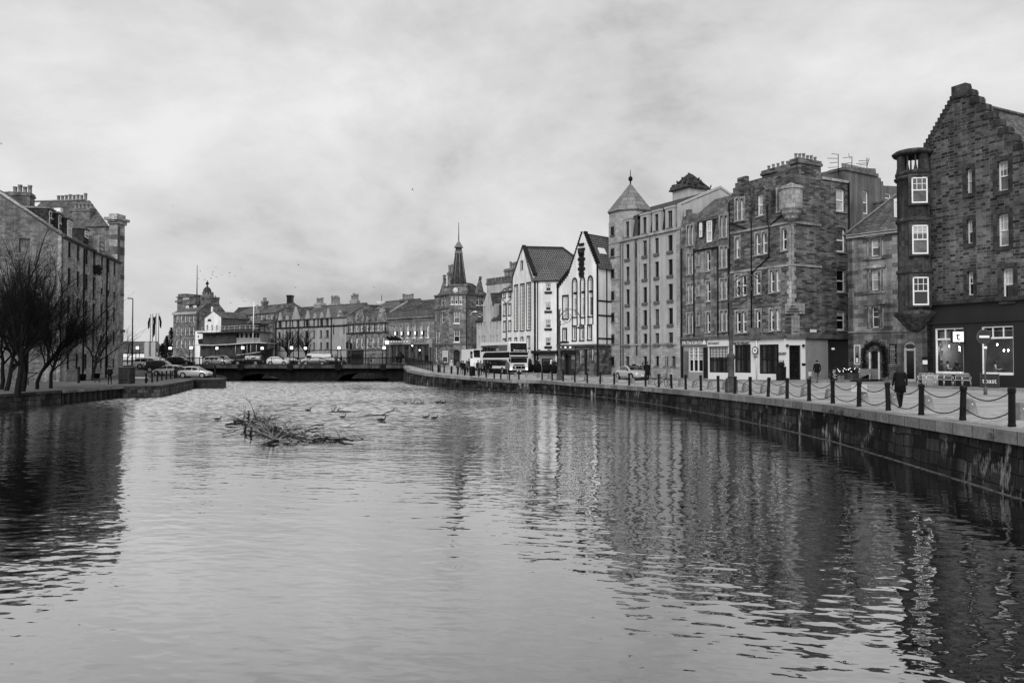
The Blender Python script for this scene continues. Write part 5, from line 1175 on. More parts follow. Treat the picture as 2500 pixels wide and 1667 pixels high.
def turnpike_house():
 ZZ = 2.0; W = Wall(XY(1164, 124), XY(1225, 116.5), ZZ)
 t = thing('small_white_house', 'pale harled house with narrow windows and a steep gable between tower and white house', 'building', W.o)
 p = lambda x, y: W.pix(*c4(x, y)); R_ = lambda *a: rect(W, c4, *a)
 out = [(p(583, 900)[0], -.5), (W.L, -.5), (W.L, p(798, 930)[1]), (p(722, 930)[0], p(722, 935)[1]), (p(716, 700)[0], p(720, 795)[1]), (p(700, 700)[0], p(700, 697)[1]), (p(672, 700)[0], p(672, 697)[1]), (p(640, 800)[0], p(640, 800)[1]), (p(640, 900)[0], p(638, 940)[1]), (p(583, 900)[0], p(583, 945)[1])]
 rs = [R_(646, 812, 655, 930), R_(702, 800, 713, 920)] + [R_(x, 945, x + 10, 1015) for x in (598, 618, 700, 728, 758)] + [R_(x, 1070 - (x - 600) * .06, x + 10, 1150) for x in (600, 625, 648, 702, 727, 757)] + [R_(645, 945, 655, 1015)]
 facade(t, W, out, rs, M['harl_grey'], 'md', 3, fm=M['farpale'], b=.05)
 mb = MB(); slab(mb, [W.pt(*p(716, 935), .2), W.pt(W.L + .3, p(798, 930)[1], .2), W.pt(W.L + .3, p(798, 930)[1] + 3.3, -2.5), W.pt(p(716, 935)[0], p(716, 935)[1] + 3.3, -2.5)]); slab(mb, [W.pt(p(583, 945)[0] - .2, p(583, 945)[1], .3), W.pt(*p(640, 940), .3), W.pt(p(640, 900)[0], p(640, 900)[1] + 1.2, -2.5), W.pt(p(583, 945)[0], p(583, 945)[1] + 2, -2.5)])
 slab(mb, [W.pt(*p(700, 697), 0), W.pt(*p(722, 800), 0), W.pt(p(800, 690)[0], p(722, 800)[1], -5), W.pt(p(800, 690)[0], p(700, 697)[1] + .3, -5)]); mb.build('roof', M['slate_dark'], t)
 mb = MB(); wbox(mb, W, p(722, 850)[0], p(748, 850)[0], p(735, 930)[1], p(735, 790)[1], -2, -.2); mb.build('dormer', M['farpale'], t); mb = MB(); wbox(mb, W, p(748, 850)[0], p(798, 850)[0], p(760, 920)[1], p(760, 795)[1], -3, -.6); mb.build('dormer_cheek', M['slate_dark'], t)
 # crenellated stair tower and chimney behind
 t2 = thing('stair_tower', 'grey crenellated stair tower with a cluster chimney behind the white houses', 'building', W.pt(0, 0, -8)); W2 = Wall(XY(1185, 134), XY(1252, 128), 2); q = lambda x, y: W2.pix(*c4(x, y))
 u0, u1 = q(672, 640)[0], q(868, 640)[0]; vt = q(760, 600)[1]; mb = MB(); wbox(mb, W2, u0, u1, 3, vt, -5, 0); mb.build('tower_wall', M['harl_grey'], t2)
 mb = MB(); wbox(mb, W2, u0 - .15, u1 + .15, vt - .3, vt, -5.1, .15)
 for k in range(8): a = u0 + (u1 - u0) * (k + .1) / 8; wbox(mb, W2, a, a + (u1 - u0) / 8 * .6, vt, vt + .75, -.4, .15)
 mb.build('battlement', M['back'], t2)
 chimney(t2, W2, q(812, 520)[0], q(885, 520)[0], vt - 1, q(850, 482)[1], -2.5, -.3, M['back'], 4, 1.3, potr=.22)
turnpike_house()

def clock_tower():
 ZZ = 2.35; A = Vector(XY(1061, 132.0)); B = Vector(XY(1096, 127.6)); Cc = Vector(XY(1141, 127.2)); D = Vector(XY(1196, 133.0))
 t = thing('clock_tower_house', 'stone corner house with a clock and a slated spire tipped with a long rod', 'building', (B.x, B.y, ZZ))
 Wl, Wc, Wr = Wall(A, B, ZZ), Wall(B, Cc, ZZ), Wall(Cc, D, ZZ)
 stone = M['tower'];
 pl, pc, pr = (lambda x, y: Wl.pix(*c4(x, y))), (lambda x, y: Wc.pix(*c4(x, y))), (lambda x, y: Wr.pix(*c4(x, y)))
 ve = pc(400, 705)[1]; vs = pc(400, 1142)[1]
 rl = [rect(Wl, c4, 272, 715, 292, 808), rect(Wl, c4, 298, 713, 316, 808), rect(Wl, c4, 278, 862, 302, 955), rect(Wl, c4, 224, 1025, 240, 1130), rect(Wl, c4, 246, 1025, 264, 1130)]
 facade(t, Wl, [(0, -.5), (Wl.L, -.5), (Wl.L, ve + 1.0), (pl(300, 690)[0], ve + 1.0), pl(298, 570), (pl(262, 690)[0], pl(262, 690)[1]), (0, pl(225, 735)[1])], rl + [rect(Wl, c4, 224, 1160, 246, 1290)], stone, 'dm', 2, fm=M['white'], b=.08)
 rc = [rect(Wc, c4, 357, 720, 379, 795), rect(Wc, c4, 393, 718, 418, 795), rect(Wc, c4, 430, 716, 455, 795), rect(Wc, c4, 384, 855, 434, 960), rect(Wc, c4, 385, 1018, 435, 1122)]
 door = rect(Wc, c4, 383, 1190, 436, 1330); door = (door[0], .02, door[2], door[3]); sh = rect(Wc, c4, 288, 1195, 342, 1300)
 uc0 = pc(330, 900)[0]
 facade(t, Wc, [(0, -.5), (Wc.L, -.5), (Wc.L, ve + 1.6), (0, ve + 1.6)], rc, stone, 'dmd', 6, fm=M['white'], nx=2, ny=3, b=.09, sill=M['white'], extra=[hole(door, .4)])
 window(t, Wc, door, .3, 'd', M['blk'], 2, 1, .1, 'none', arch=.4, name='door')
 rr = [rect(Wr, c4, 582, 712, 609, 803), rect(Wr, c4, 624, 710, 650, 803), rect(Wr, c4, 597, 858, 640, 900)]
 facade(t, Wr, [(0, -.5), (Wr.L, -.5), (Wr.L, ve + .1), (pr(652, 690)[0], ve + .1), pr(620, 570), (pr(580, 690)[0], ve + .1), (0, ve + .1)], rr, stone, 'd', 7, fm=M['white'], nx=1, ny=3, b=.09, sill=M['white'])
 r = rect(Wl, c4, 290, 1198, 340, 1300); window(t, Wl, (max(r[0], Wl.L - 2.2), r[1], Wl.L - .3, r[3]), -.03, 'm', M['white'], 2, 3, .08, 'sash', M['mid'], stone, .2)
 for w_ in (Wl, Wc, Wr): band(t, w_, vs - .12, vs + .12, M['mid'], .14); band(t, w_, ve - .1, ve + .15, M['mid'], .18, name='cornice')
 v5 = pc(400, 825)[1]
 for w_ in (Wl, Wr): band(t, w_, v5 - .08, v5 + .08, M['mid'], .12)
 # clock stage
 q = pc(401, 672); s = MB(); z1 = pc(400, 632)[1]; wbox(s, Wc, .15, Wc.L - .1, ve, z1, -3.2, .12); wbox(s, Wc, 0, Wc.L + .05, z1, z1 + .2, -3.3, .25); s.build('clock_stage', stone, t)
 k = thing('clock', 'white round clock face with black hands under the spire', 'clock', Wc.pt(q[0], q[1], .12)); s = MB(); s.disc(Wc.pt(q[0], q[1], .12), .5, Wc.n, .1, 28); s.disc(Wc.pt(q[0], q[1], .22), .43, Wc.n, .02, 28, 1); s.build('clock_face', [M['blk'], M['white']], k)
 s = MB()
 for j in range(12):
  a = j * math.pi / 6; s.tube([Wc.pt(q[0] + .27 * math.sin(a), q[1] + .27 * math.cos(a), .25), Wc.pt(q[0] + .39 * math.sin(a), q[1] + .39 * math.cos(a), .25)], .03, 4)
 s.build('hour_marks', M['blk'], k)
 for l, a, nm in ((.24, 2.0, 'hour_hand'), (.34, 3.9, 'minute_hand')): s = MB(); s.tube([Wc.pt(q[0], q[1], .26), Wc.pt(q[0] + l * math.sin(a), q[1] + l * math.cos(a), .26)], .04, 4); s.build(nm, M['blk'], k)
 # slated spire
 Ws = Wc.shift(-1.9); ps = lambda x, y: Ws.pix(*cT(x, y)); c = ps(521, 900); o = Ws.pt(c[0], 0); o = (o.x, o.y, ZZ); hw = lambda x0, x1, y: abs(ps(x1, y)[0] - ps(x0, y)[0]) / 2 * 1.02
 rot = math.atan2(Wc.n.y, Wc.n.x) + math.pi / 8; s = MB(); zb = ps(521, 1020)[1]; zt = ps(521, 520)[1]
 rb, rt = hw(400, 640, 1010), hw(470, 577, 520); s.lathe(o, [(rb * 1.04, zb - 1.2), (rb, zb), (rt, zt)], 8, sm=False, rot=rot); s.build('spire', M['slate_dark'], t)
 s = MB()
 for j in range(8):
  a = rot + j * math.pi / 4; s.tube([Vector(o) + Vector((rb * math.cos(a), rb * math.sin(a), zb)), Vector(o) + Vector((rt * math.cos(a), rt * math.sin(a), zt))], .07, 4)
 s.lathe(o, [(rt + .06, zt - .05), (rt + .12, zt), (rt + .12, zt + .12), (rt + .02, zt + .35), (rt + .1, zt + .4), (rt + .02, zt + .5)], 8, sm=False, rot=rot); s.build('lead_ribs', M['lead'], t)
 s = MB(); zl_ = ps(521, 415)[1]; s.lathe(o, [(rt * .92, zt + .4), (rt * .92, zl_)], 8, sm=False, rot=rot); s.build('lantern', M['slate_dark'], t)
 s = MB(); s.lathe(o, [(rt * 1.3, zl_ - .1), (rt * 1.32, zl_), (.06, ps(521, 308)[1])], 8, sm=False, rot=rot); s.build('spire_cap', M['lead'], t)
 s = MB(); s.tube([Vector(o) + Vector((0, 0, ps(521, 312)[1])), Vector(o) + Vector((0, 0, ps(521, 20)[1]))], [.09, .05], 6); s.build('rod', M['mid'], t)
 # roofs behind, finials, chimneys
 s = MB(); vr = pr(700, 605)[1]; bk = -Wr.n * 9
 slab(s, [Wr.pt(0, ve, .2), Wr.pt(Wr.L, ve, .2), Wr.pt(Wr.L, vr, -3.5), Wr.pt(0, vr, -3.5)]); slab(s, [Wl.pt(0, pl(225, 735)[1], .1), Wl.pt(Wl.L, ve, .1), Wl.pt(Wl.L, vr, -3), Wl.pt(0, vr, -3)]); s.build('roof', M['slate_dark'], t)
 for w_, x, y0, y1 in ((Wl, 298, 570, 535), (Wr, 620, 572, 548)):
  qq = w_.pix(*c4(x, y0)); s = MB(); h = abs(w_.pix(*c4(x, y1))[1] - qq[1]); s.lathe(w_.pt(qq[0], qq[1] - .1, -.1), [(.3, 0), (.16, .3), (.14, h * .5), (.3, h * .62), (.34, h * .8), (.22, h), (.02, h + .1)], 10); s.build('finial', stone, t)
 Wk = Wc.shift(-6); chimney(t, Wk, Wk.pix(*cT(345, 900))[0], Wk.pix(*cT(425, 900))[0], ve, Wk.pix(*cT(380, 815))[1], -1.2, 0, M['back'], 2, 1.4, potr=.25)
 for x in (-1,): pipe(t, Wc, Wc.L - .1, 0, ve, r=.08)
 q = rect(Wr, c4, 508, 1185, 552, 1222); s = thing('bus_stop_board', 'white timetable board on the tower house wall behind the crowd', 'sign', Wr.pt(q[0], q[1])); mb = MB(); wbox(mb, Wr, q[0], q[2], q[1], q[3], .1, .16); mb.build('board', M['white'], s); mb = MB(); wbox(mb, Wr, q[2] - .4, q[2] - .28, -.2, q[3], .05, .1); mb.build('board_post', M['mid'], s)
 mb = MB(); qq = pr(530, 855); mb.tube([Wr.pt(qq[0] - .4, qq[1] - .8, 0), Wr.pt(qq[0] - .3, qq[1] - .2, .5), Wr.pt(qq[0] + .1, qq[1], .9)], .05, 5); mb.lathe(Wr.pt(qq[0] + .1, qq[1] - .2, .9), [(.35, 0), (.3, .1), (.06, .2)], 10); mb.build('wall_lamp', M['white'], t)
M['tower'] = masonry('tower_stone', .11, .3, .1, .7, .34, .014, .03, .45, .45, bump=.4)
clock_tower()

def granary():
 ZZ = 2.45; W = Wall(XY(946, 144.6), XY(1060.5, 135.5), ZZ)
 t = thing('granary_building', 'two-storey stone building with arched windows and a wide grey sign fascia', 'building', W.o)
 p = lambda x, y: W.pix(*cG(x, y)); R_ = lambda *a: rect(W, cG, *a)
 ve = p(1600, 580)[1]; vf1, vf0 = p(1600, 1003)[1], p(1600, 1100)[1]
 ar = [R_(x, y, x + 54, y + 258) for x, y in ((1254, 733), (1378, 727), (1502, 722), (1630, 722), (1760, 718), (1890, 714))]
 facade(t, W, [(0, vf1), (W.L, vf1), (W.L, ve), (0, ve)], ar, M['granary'], 'lm', 9, fm=M['white'], nx=2, ny=3, b=.1, sur=M['wish_trim'], sw=.16, arch=.5, sill=M['white'])
 gw = [R_(1205 + 125 * k, 1130, 1305 + 125 * k, 1440) for k in range(6)]; gw = [(a, .35, c, d) for a, b, c, d in gw if c < W.L - .3]
 panel(t, W, [(0, -.5), (W.L, -.5), (W.L, vf0), (0, vf0)], [hole(g) for g in gw], M['mid'], 'shopfront', .4, .4)
 for g in gw: window(t, W, g, .25, 'd', M['mid'], 1, 2, .1, 'none')
 mb = MB(); wbox(mb, W, p(1195, 1050)[0], W.L - .4, vf0, vf1 - .05, 0, .35); mb.build('sign_fascia', M['fasc'], t)
 q = p(1772, 1047); text(t, 'GRANARY', W, q[0], q[1], .98, M['blk'], .36)
 for k in range(8): q = p(1210 + 50 * k, 1050); mb = MB(); mb.ball(W.pt(q[0], q[1], .5), .13, 0, 6, 4); mb.build('fascia_lamp', M['lampw'], t)
 mb = MB(); n = 34
 for k in range(n): wbox(mb, W, W.L * (k + .2) / n, W.L * (k + .75) / n, ve - .75, ve - .25, 0, .14)
 wbox(mb, W, -.1, W.L + .1, ve - .22, ve, -.1, .35); mb.build('dentil_cornice', M['granary'], t)
 mb = MB(); wbox(mb, W, -.1, W.L + .05, ve, ve + 1.1, -.5, .1); mb.build('parapet', M['mid'], t)
 for x, y in ((1328, 895), (1448, 893), (1578, 890), (1708, 887), (1838, 884)):
  q = p(x, y); mb = MB(); wbox(mb, W, q[0] - .22, q[0] + .22, q[1] - .35, q[1] + .35, .02, .4); o = mb.build('wall_lantern', M['iron'], t); mb = MB(); wbox(mb, W, q[0] - .17, q[0] + .17, q[1] - .27, q[1] + .27, .4, .42); mb.build('lantern_glass', M['lamp'], o)
 # mono-pitch slated roof up to the ridge
 Wr_ = W.shift(-5); v1 = Wr_.pix(*cG(1800, 258))[1]; u0 = Wr_.pix(*cG(1530, 265))[0]; mb = MB(); slab(mb, [W.pt(0.1, ve + 1.0, -.4), W.pt(W.L, ve + 1.0, -.4), W.pt(W.L, v1, -5), W.pt(u0 + .5, v1, -5)], .2); mb.build('roof', M['roofg'], t)
 mb = MB(); mb.tube([W.pt(.1, ve + 1.15, -.4), W.pt(u0 + .5, v1 + .15, -5)], .16, 5); mb.build('verge', M['farpale'], t)
 e = W.pt(0, 0); e2 = W.pt(0, 0, -10); Wg = Wall((e2.x, e2.y), (e.x, e.y), ZZ); panel(t, Wg, [(0, -.5), (10, -.5), (10, ve + .9), (5, v1), (0, ve + .9)], [], M['granary'], 'gable')
 chimney(t, Wr_, Wr_.pix(*cG(1400, 300))[0], Wr_.pix(*cG(1620, 300))[0], ve, Wr_.pix(*cG(1500, 238))[1], -1.0, .3, M['mid'], 4, 1.0, potr=.28)
 # angled flags over the entrance
 for k, x in enumerate((1290, 1370, 1440)):
  f = thing('angled_flag', ('dark flag on a slanted pole, nearest the traffic signal', 'dark flag on a slanted pole between the other two entrance flags', 'dark flag on a slanted pole at the left end of the fascia')[2 - k], 'flag', W.pt(*p(x, 1050))); a = W.pt(*p(x + 110, 1055), .3); b = W.pt(*p(x, 925), 2.0)
  mb = MB(); mb.tube([a, b], .05, 5); mb.build('pole', M['mesh'], f); mb = MB(); l = (b - a); c0, c1_ = a + l * .45, a + l * .98
  mb.prism([c0, c1_, c1_ + Vector((.05, 0, -.6)), c1_.lerp(c0, .5) + Vector((-.1, 0, -.7)), c0 + Vector((.05, 0, -.3))], W.n * .04); mb.build('cloth', M['coat_d'], f)
 return W
M['granary'] = masonry('granary_ashlar', .17, .3, .14, 1.0, .45, .01, .0, .3, .35, bump=.2)
M['fasc'] = plain('grey_sign_board', .33, .7, .06, 1)
M['roofg'] = masonry('ribbed_slate', .05, .13, .015, 1.2, .4, .06, .0, .3, .2, bump=.6)
WG = granary()

def far_row():
 # patterned block with ten narrow bays
 ZZ = 2.45; B1 = Wall(XY(846, 152.5), (WG.o.x, WG.o.y), ZZ); t = thing('narrow_window_house', 'long stone house with two rows of narrow white windows and crow-stepped dormer gables', 'building', B1.o)
 W = B1; p = lambda x, y: W.pix(*cG(x, y)); R_ = lambda *a: rect(W, cG, *a)
 xs = [160, 248, 338, 434, 536, 630, 738, 846, 945, 1046]; ve = p(600, 690)[1]; va = p(550, 1205)[1]
 rs = [R_(x, 722 - (x - 160) * .04, x + 36, 865 - (x - 160) * .035) for x in xs] + [R_(x, 985 - (x - 160) * .03, x + 40, 1170 - (x - 160) * .01) for x in xs]
 def gb(x0, x1, xp, yp): return [p(x1, 690), (p(xp, yp)[0] + .35, p(xp, yp)[1]), (p(xp, yp)[0] - .35, p(xp, yp)[1]), p(x0, 690)]
 top = gb(930, 1130, 1030, 375) + gb(850, 905, 880, 560) + gb(725, 790, 762, 560) + gb(490, 690, 605, 440) + gb(425, 500, 465, 575) + gb(330, 420, 370, 580) + gb(140, 310, 235, 440)
 facade(t, W, [(0, va), (W.L, va), (W.L, ve)] + top + [(0, ve)], rs, M['pattern'], 'dm', 4, fm=M['white'], nx=2, ny=3, b=.12)
 v2 = p(600, 888)[1]; band(t, W, v2 - .08, v2 + .08, M['iron'], .14); band(t, W, va - .1, va + .1, M['mid'], .16)
 for x in (118, 318, 408, 500, 702, 805, 905, 1112): pipe(t, W, p(x, 800)[0], v2, ve, r=.07)
 pipe(t, W, p(733, 1000)[0], 0, v2, r=.07)
 um = p(690, 1300)[0]; sh = [R_(145, 1290, 200, 1400), R_(320, 1290, 400, 1400), R_(420, 1290, 490, 1400), R_(590, 1290, 660, 1400)]
 panel(t, W, [(0, -.5), (um, -.5), (um, va), (0, va)], [hole(r) for r in sh], M['shopdark'], 'shopfront', label='black pub front')
 for r in sh: window(t, W, r, .2, 'l', M['white'], 3, 3, .08)
 g = [R_(835, 1280, 920, 1390), R_(995, 1280, 1070, 1390)]; panel(t, W, [(um, -.5), (W.L, -.5), (W.L, va), (um, va)], [hole(r) for r in g], M['granary'], 'ground_floor')
 for r in g: window(t, W, r, .2, 'm', M['farpale'], 3, 2, .08)
 gable_roof(t, W, ve, 9, rise_to(W, cG, 600, 468, ve, 9), M['slate'])
 mb = MB()
 for a, b, c, y in ((930, 1130, 1030, 375), (490, 690, 605, 440), (140, 310, 235, 440)):
  tp = p(c, y)
  for s, x in ((-1, a), (1, b)): slab(mb, [W.pt(tp[0], tp[1] - .2, -.2), W.pt(p(x, 690)[0], ve, -.2), W.pt(p(x, 690)[0], ve, -3.5), W.pt(tp[0], tp[1] - .2, -4)], .1)
 mb.build('dormer_roof', M['slate'], t)
 # plain four-storey block
 A1 = Wall(XY(672.5, 168.0), XY(846, 152.5), ZZ); t = thing('plain_quay_block', 'plain pale four-storey block with pointed dormers and black rainwater pipes', 'building', A1.o)
 W = A1; p = lambda x, y: W.pix(*cR(x, y)); R_ = lambda *a: rect(W, cR, *a)
 xs = [(775, 832), (948, 985), (1098, 1135), (1215, 1252), (1425, 1497), (1612, 1652), (1775, 1822), (1915, 1985)]; sl = lambda x: (x - 800) * -.047
 rs = []
 for a, b in xs:
  for y0, y1 in ((815, 975), (1075, 1240), (1340, 1500)): rs.append(R_(a, y0 + sl(a) * (1 if y0 < 900 else .75 if y0 < 1200 else .3), b, y1 + sl(a) * (.9 if y0 < 900 else .6 if y0 < 1200 else .2)))
 ve = p(1400, 765)[1]; vb = p(1400, 965)[1]; vg = p(1400, 1520)[1]
 def tri(a, b, xp, yp): return []
 tops = []
 for a, b, xp, yp in ((1905, 2000, 1960, 520), (1760, 1835, 1795, 610), (1605, 1670, 1640, 630), (1420, 1510, 1465, 565), (1095, 1275, 1180, 475), (940, 1010, 975, 680), (765, 850, 810, 610)):
  k = sl(a) * .9; tops += [(p(b, 700)[0], ve), p(xp, yp), (p(a, 700)[0], ve)]
 facade(t, W, [(0, 0), (W.L, 0), (W.L, ve)] + tops + [(0, ve)], rs, M['farpale'], 'dd', 5, fm=M['mid'], nx=2, b=.08, style='casement', sill=M['mid'])
 gr_ = [R_(x, 1580, x + 60, 1625) for x in (780, 900, 1000)]
 band(t, W, vb - .16, vb + .1, M['iron'], .16); band(t, W, vg - .06, vg + .06, M['mid'], .1)
 for x in (730, 850, 1070, 1275, 1410, 1500, 1740, 1838, 2055): pipe(t, W, p(x, 900)[0], vb if x not in (730, 1275, 2055, 1070) else 0, ve, r=.12)
 gable_roof(t, W, ve, 10, rise_to(W, cR, 1350, 505, ve, 10), M['slate'])
 mb = MB(); tp = p(1180, 475)
 for s, x in ((-1, 1095), (1, 1275)): slab(mb, [W.pt(tp[0], tp[1] - .1, -.1), W.pt(p(x, 700)[0], ve, -.1), W.pt(p(x, 700)[0], ve, -4), W.pt(tp[0], tp[1] - .1, -5)], .12)
 mb.build('dormer_roof', M['slate'], t)
 chimney(t, W.shift(-5), p(1150, 480)[0] + .6, p(1290, 480)[0] + .8, ve + 2, W.shift(-5).pix(*cR(1220, 435))[1], -1, .4, M['farpale'], 4, 1.1, potr=.25)
 mb = MB(); r = rect(W, cR, 2150 - 400, 1590, 2250 - 400, 1640); W_ = W; q = W.pix(794, 875); wbox(mb, W, q[0] - 2.0, q[0] + 2.2, -.2, 2.2, 0, .05); mb.build('arched_entry', M['blk'], t)
 # gabled row with slate-hung oriels, behind the ship
 D1 = Wall(XY(566, 182), XY(672.5, 168.0), ZZ); t = thing('oriel_row', 'stone row with slate skirts under its dormer windows behind the black ship', 'building', D1.o); W = D1
 ve = p(500, 620)[1]; rs = []
 for a, b, y0, y1 in ((0, 50, 705, 815), (105, 160, 690, 800), (345, 410, 665, 780), (480, 525, 665, 775), (590, 650, 655, 770), (705, 750, 650, 750), (350, 405, 960, 1110), (470, 525, 950, 1100), (585, 640, 945, 1100), (580, 640, 1235, 1400), (475, 500, 1240, 1310), (220, 240, 680, 805), (255, 272, 680, 805), (235, 255, 965, 1045), (10, 45, 1000, 1070), (-120, -80, 720, 820), (-230, -180, 730, 830), (-340, -300, 740, 835)): rs.append(R_(a, y0, b, y1))
 ga = [p(720, 620), p(742, 470), p(680, 620), p(310, 620), p(258, 425), p(205, 620)]
 facade(t, W, [(0, 0), (W.L, 0), (W.L, ve), (p(712, 620)[0], ve), (p(690, 600)[0], p(690, 480)[1]), (p(660, 620)[0], ve), (p(310, 620)[0], ve), p(258, 430), (p(205, 620)[0], ve), (0, ve)], rs, M['far'], 'dml', 6, fm=M['white'], nx=2, ny=3, b=.1)
 for a, b, y in ((290, 450, 880), (500, 690, 880), (15, 175, 895), (-150, -20, 905)):
  u0, u1 = p(a, y)[0], p(b, y)[0]; v0 = p((a + b) / 2, y)[1]; v1 = p((a + b) / 2, y - 90)[1]; mb = MB(); mb.hexa([W.pt(u0, v0, 1.1), W.pt(u1, v0, 1.1), W.pt(u1, v0, -.1), W.pt(u0, v0, -.1), W.pt(u0 + .5, v1, .3), W.pt(u1 - .5, v1, .3), W.pt(u1 - .5, v1, -.1), W.pt(u0 + .5, v1, -.1)]); mb.build('slate_skirt', M['slate'], t)
 gable_roof(t, W, ve, 9, rise_to(W, cR, 400, 472, ve, 9), M['slate']); chimney(t, W, p(175, 400)[0], p(240, 400)[0], ve, p(200, 330)[1], -3, -2, M['back'], 3, .8, potr=.25)
 for x in (500, 640, 742):
  tp = p(x, 455); mb = MB(); wbox(mb, W, tp[0] - .3, tp[0] + .3, ve + 1, tp[1] + .3, -3, -2.4); mb.build('wallhead_chimney', M['back'], t)
 # roofs and chimneys behind the row
 t = thing('brick_stack', 'tall plain dark brick chimney stack rising behind the far roofs', 'chimney', XY(708, 205) + (2.4,)); W = Wall(XY(690, 205), XY(730, 205), 2.4); q = lambda x, y: W.pix(*cR(x, y)); mb = MB()
 b0, b1, t0, t1 = q(990, 480), q(1128, 480), q(1003, 205), q(1120, 205); mb.hexa([W.pt(b0[0], 0, 1), W.pt(b1[0], 0, 1), W.pt(b1[0], 0, -1.2), W.pt(b0[0], 0, -1.2), W.pt(t0[0], t0[1], .8), W.pt(t1[0], t1[1], .8), W.pt(t1[0], t1[1], -1), W.pt(t0[0], t0[1], -1)]); wbox(mb, W, t0[0] - .12, t1[0] + .12, t0[1] - .5, t0[1], -1.1, .9); mb.build('shaft', M['iron'], t)
 t = thing('broad_roof_house', 'house with a broad pale slate roof and two big chimneys behind the far row', 'building', XY(800, 190) + (2.4,)); W = Wall(XY(700, 200), XY(905, 181), 2.4); q = lambda x, y: W.pix(*cR(x, y)); g = lambda x, y: W.pix(*cG(x, y))
 mb = MB(); a0, a1 = q(1500, 600), g(160, 460); b0, b1 = q(1850, 455), g(440, 315); wbox(mb, W, a0[0], g(640, 450)[0], 0, a0[1], -9, -.2); mb.build('wall', M['back'], t); mb = MB()
 slab(mb, [W.pt(a0[0], a0[1], 0), W.pt(g(280, 410)[0], a0[1], 0), W.pt(g(440, 400)[0], b1[1], -5), W.pt(q(1850, 455)[0], b1[1] - .2, -5)], .2); mb.build('roof', M['slate'], t)
 e0 = W.pt(g(300, 400)[0], 0, .3); Wg = Wall((e0.x, e0.y), (W.pt(g(690, 400)[0], 0, -3).x, W.pt(g(690, 400)[0], 0, -3).y), 2.4); k = lambda x, y: Wg.pix(*cG(x, y)); panel(t, Wg, [k(280, 480)[:1] + (0,), k(690, 480)[:1] + (0,), k(690, 430), k(565, 330), k(425, 330), k(290, 415)], [], M['farpale'], 'gable'); chimney(t, Wg, k(425, 300)[0], k(560, 300)[0], k(490, 340)[1] - .2, k(490, 255)[1], -1.6, .05, M['farpale'], 4, 1.5, potr=.3)
 chimney(t, W, q(1715, 430)[0], q(1915, 430)[0], a0[1], q(1815, 385)[1], -5, -3.6, M['farpale'], 5, 1.9, potr=.32)
 t = thing('modern_block', 'dark flat-topped modern block with a pale oval roof deck beyond the granary', 'building', XY(916, 240) + (2.4,)); W = Wall(XY(880, 240), XY(960, 240), 2.4); g = lambda x, y: W.pix(*cG(x, y)); mb = MB()
 wbox(mb, W, g(690, 400)[0], g(1115, 400)[0], 0, g(900, 345)[1], -8, 0); mb.build('dark_storey', M['slate_dark'], t); mb = MB(); wbox(mb, W, g(585, 400)[0], g(900, 400)[0], 8, g(800, 295)[1], -9, -3); mb.build('pale_storey', M['harl_grey'], t)
 mb = MB(); a, b = g(855, 290), g(1130, 290); c = W.pt((a[0] + b[0]) / 2, 0, -4); mb.lathe((c.x, c.y, 2.4), [((b[0] - a[0]) * .46, g(900, 340)[1] - 1), ((b[0] - a[0]) * .5, g(900, 290)[1]), ((b[0] - a[0]) * .5, g(900, 268)[1]), ((b[0] - a[0]) * .48, g(900, 264)[1])], 24, sc=(1, .6)); mb.build('oval_deck', M['harl_grey'], t); mb = MB(); m_ = g(992, 260); mb.tube([W.pt(m_[0], m_[1] - 1, -4), W.pt(g(992, 140)[0], g(992, 140)[1], -4)], .12, 4); mb.build('mast', M['mid'], t)
 t = thing('low_slate_house', 'low slate roof joining the granary and the modern block', 'building', XY(945, 165) + (2.4,)); W = Wall(XY(900, 168), XY(985, 160), 2.4); g = lambda x, y: W.pix(*cG(x, y)); mb = MB(); wbox(mb, W, 0, W.L, 0, g(1100, 480)[1], -9, 0); mb.build('wall', M['back'], t); gable_roof(t, W, g(1100, 480)[1], 9, 2.6, M['slate'])
M['pattern'] = masonry('chequered_stone', .1, .34, .14, .62, .36, .012, .01, .35, .4, bump=.3)
far_row()

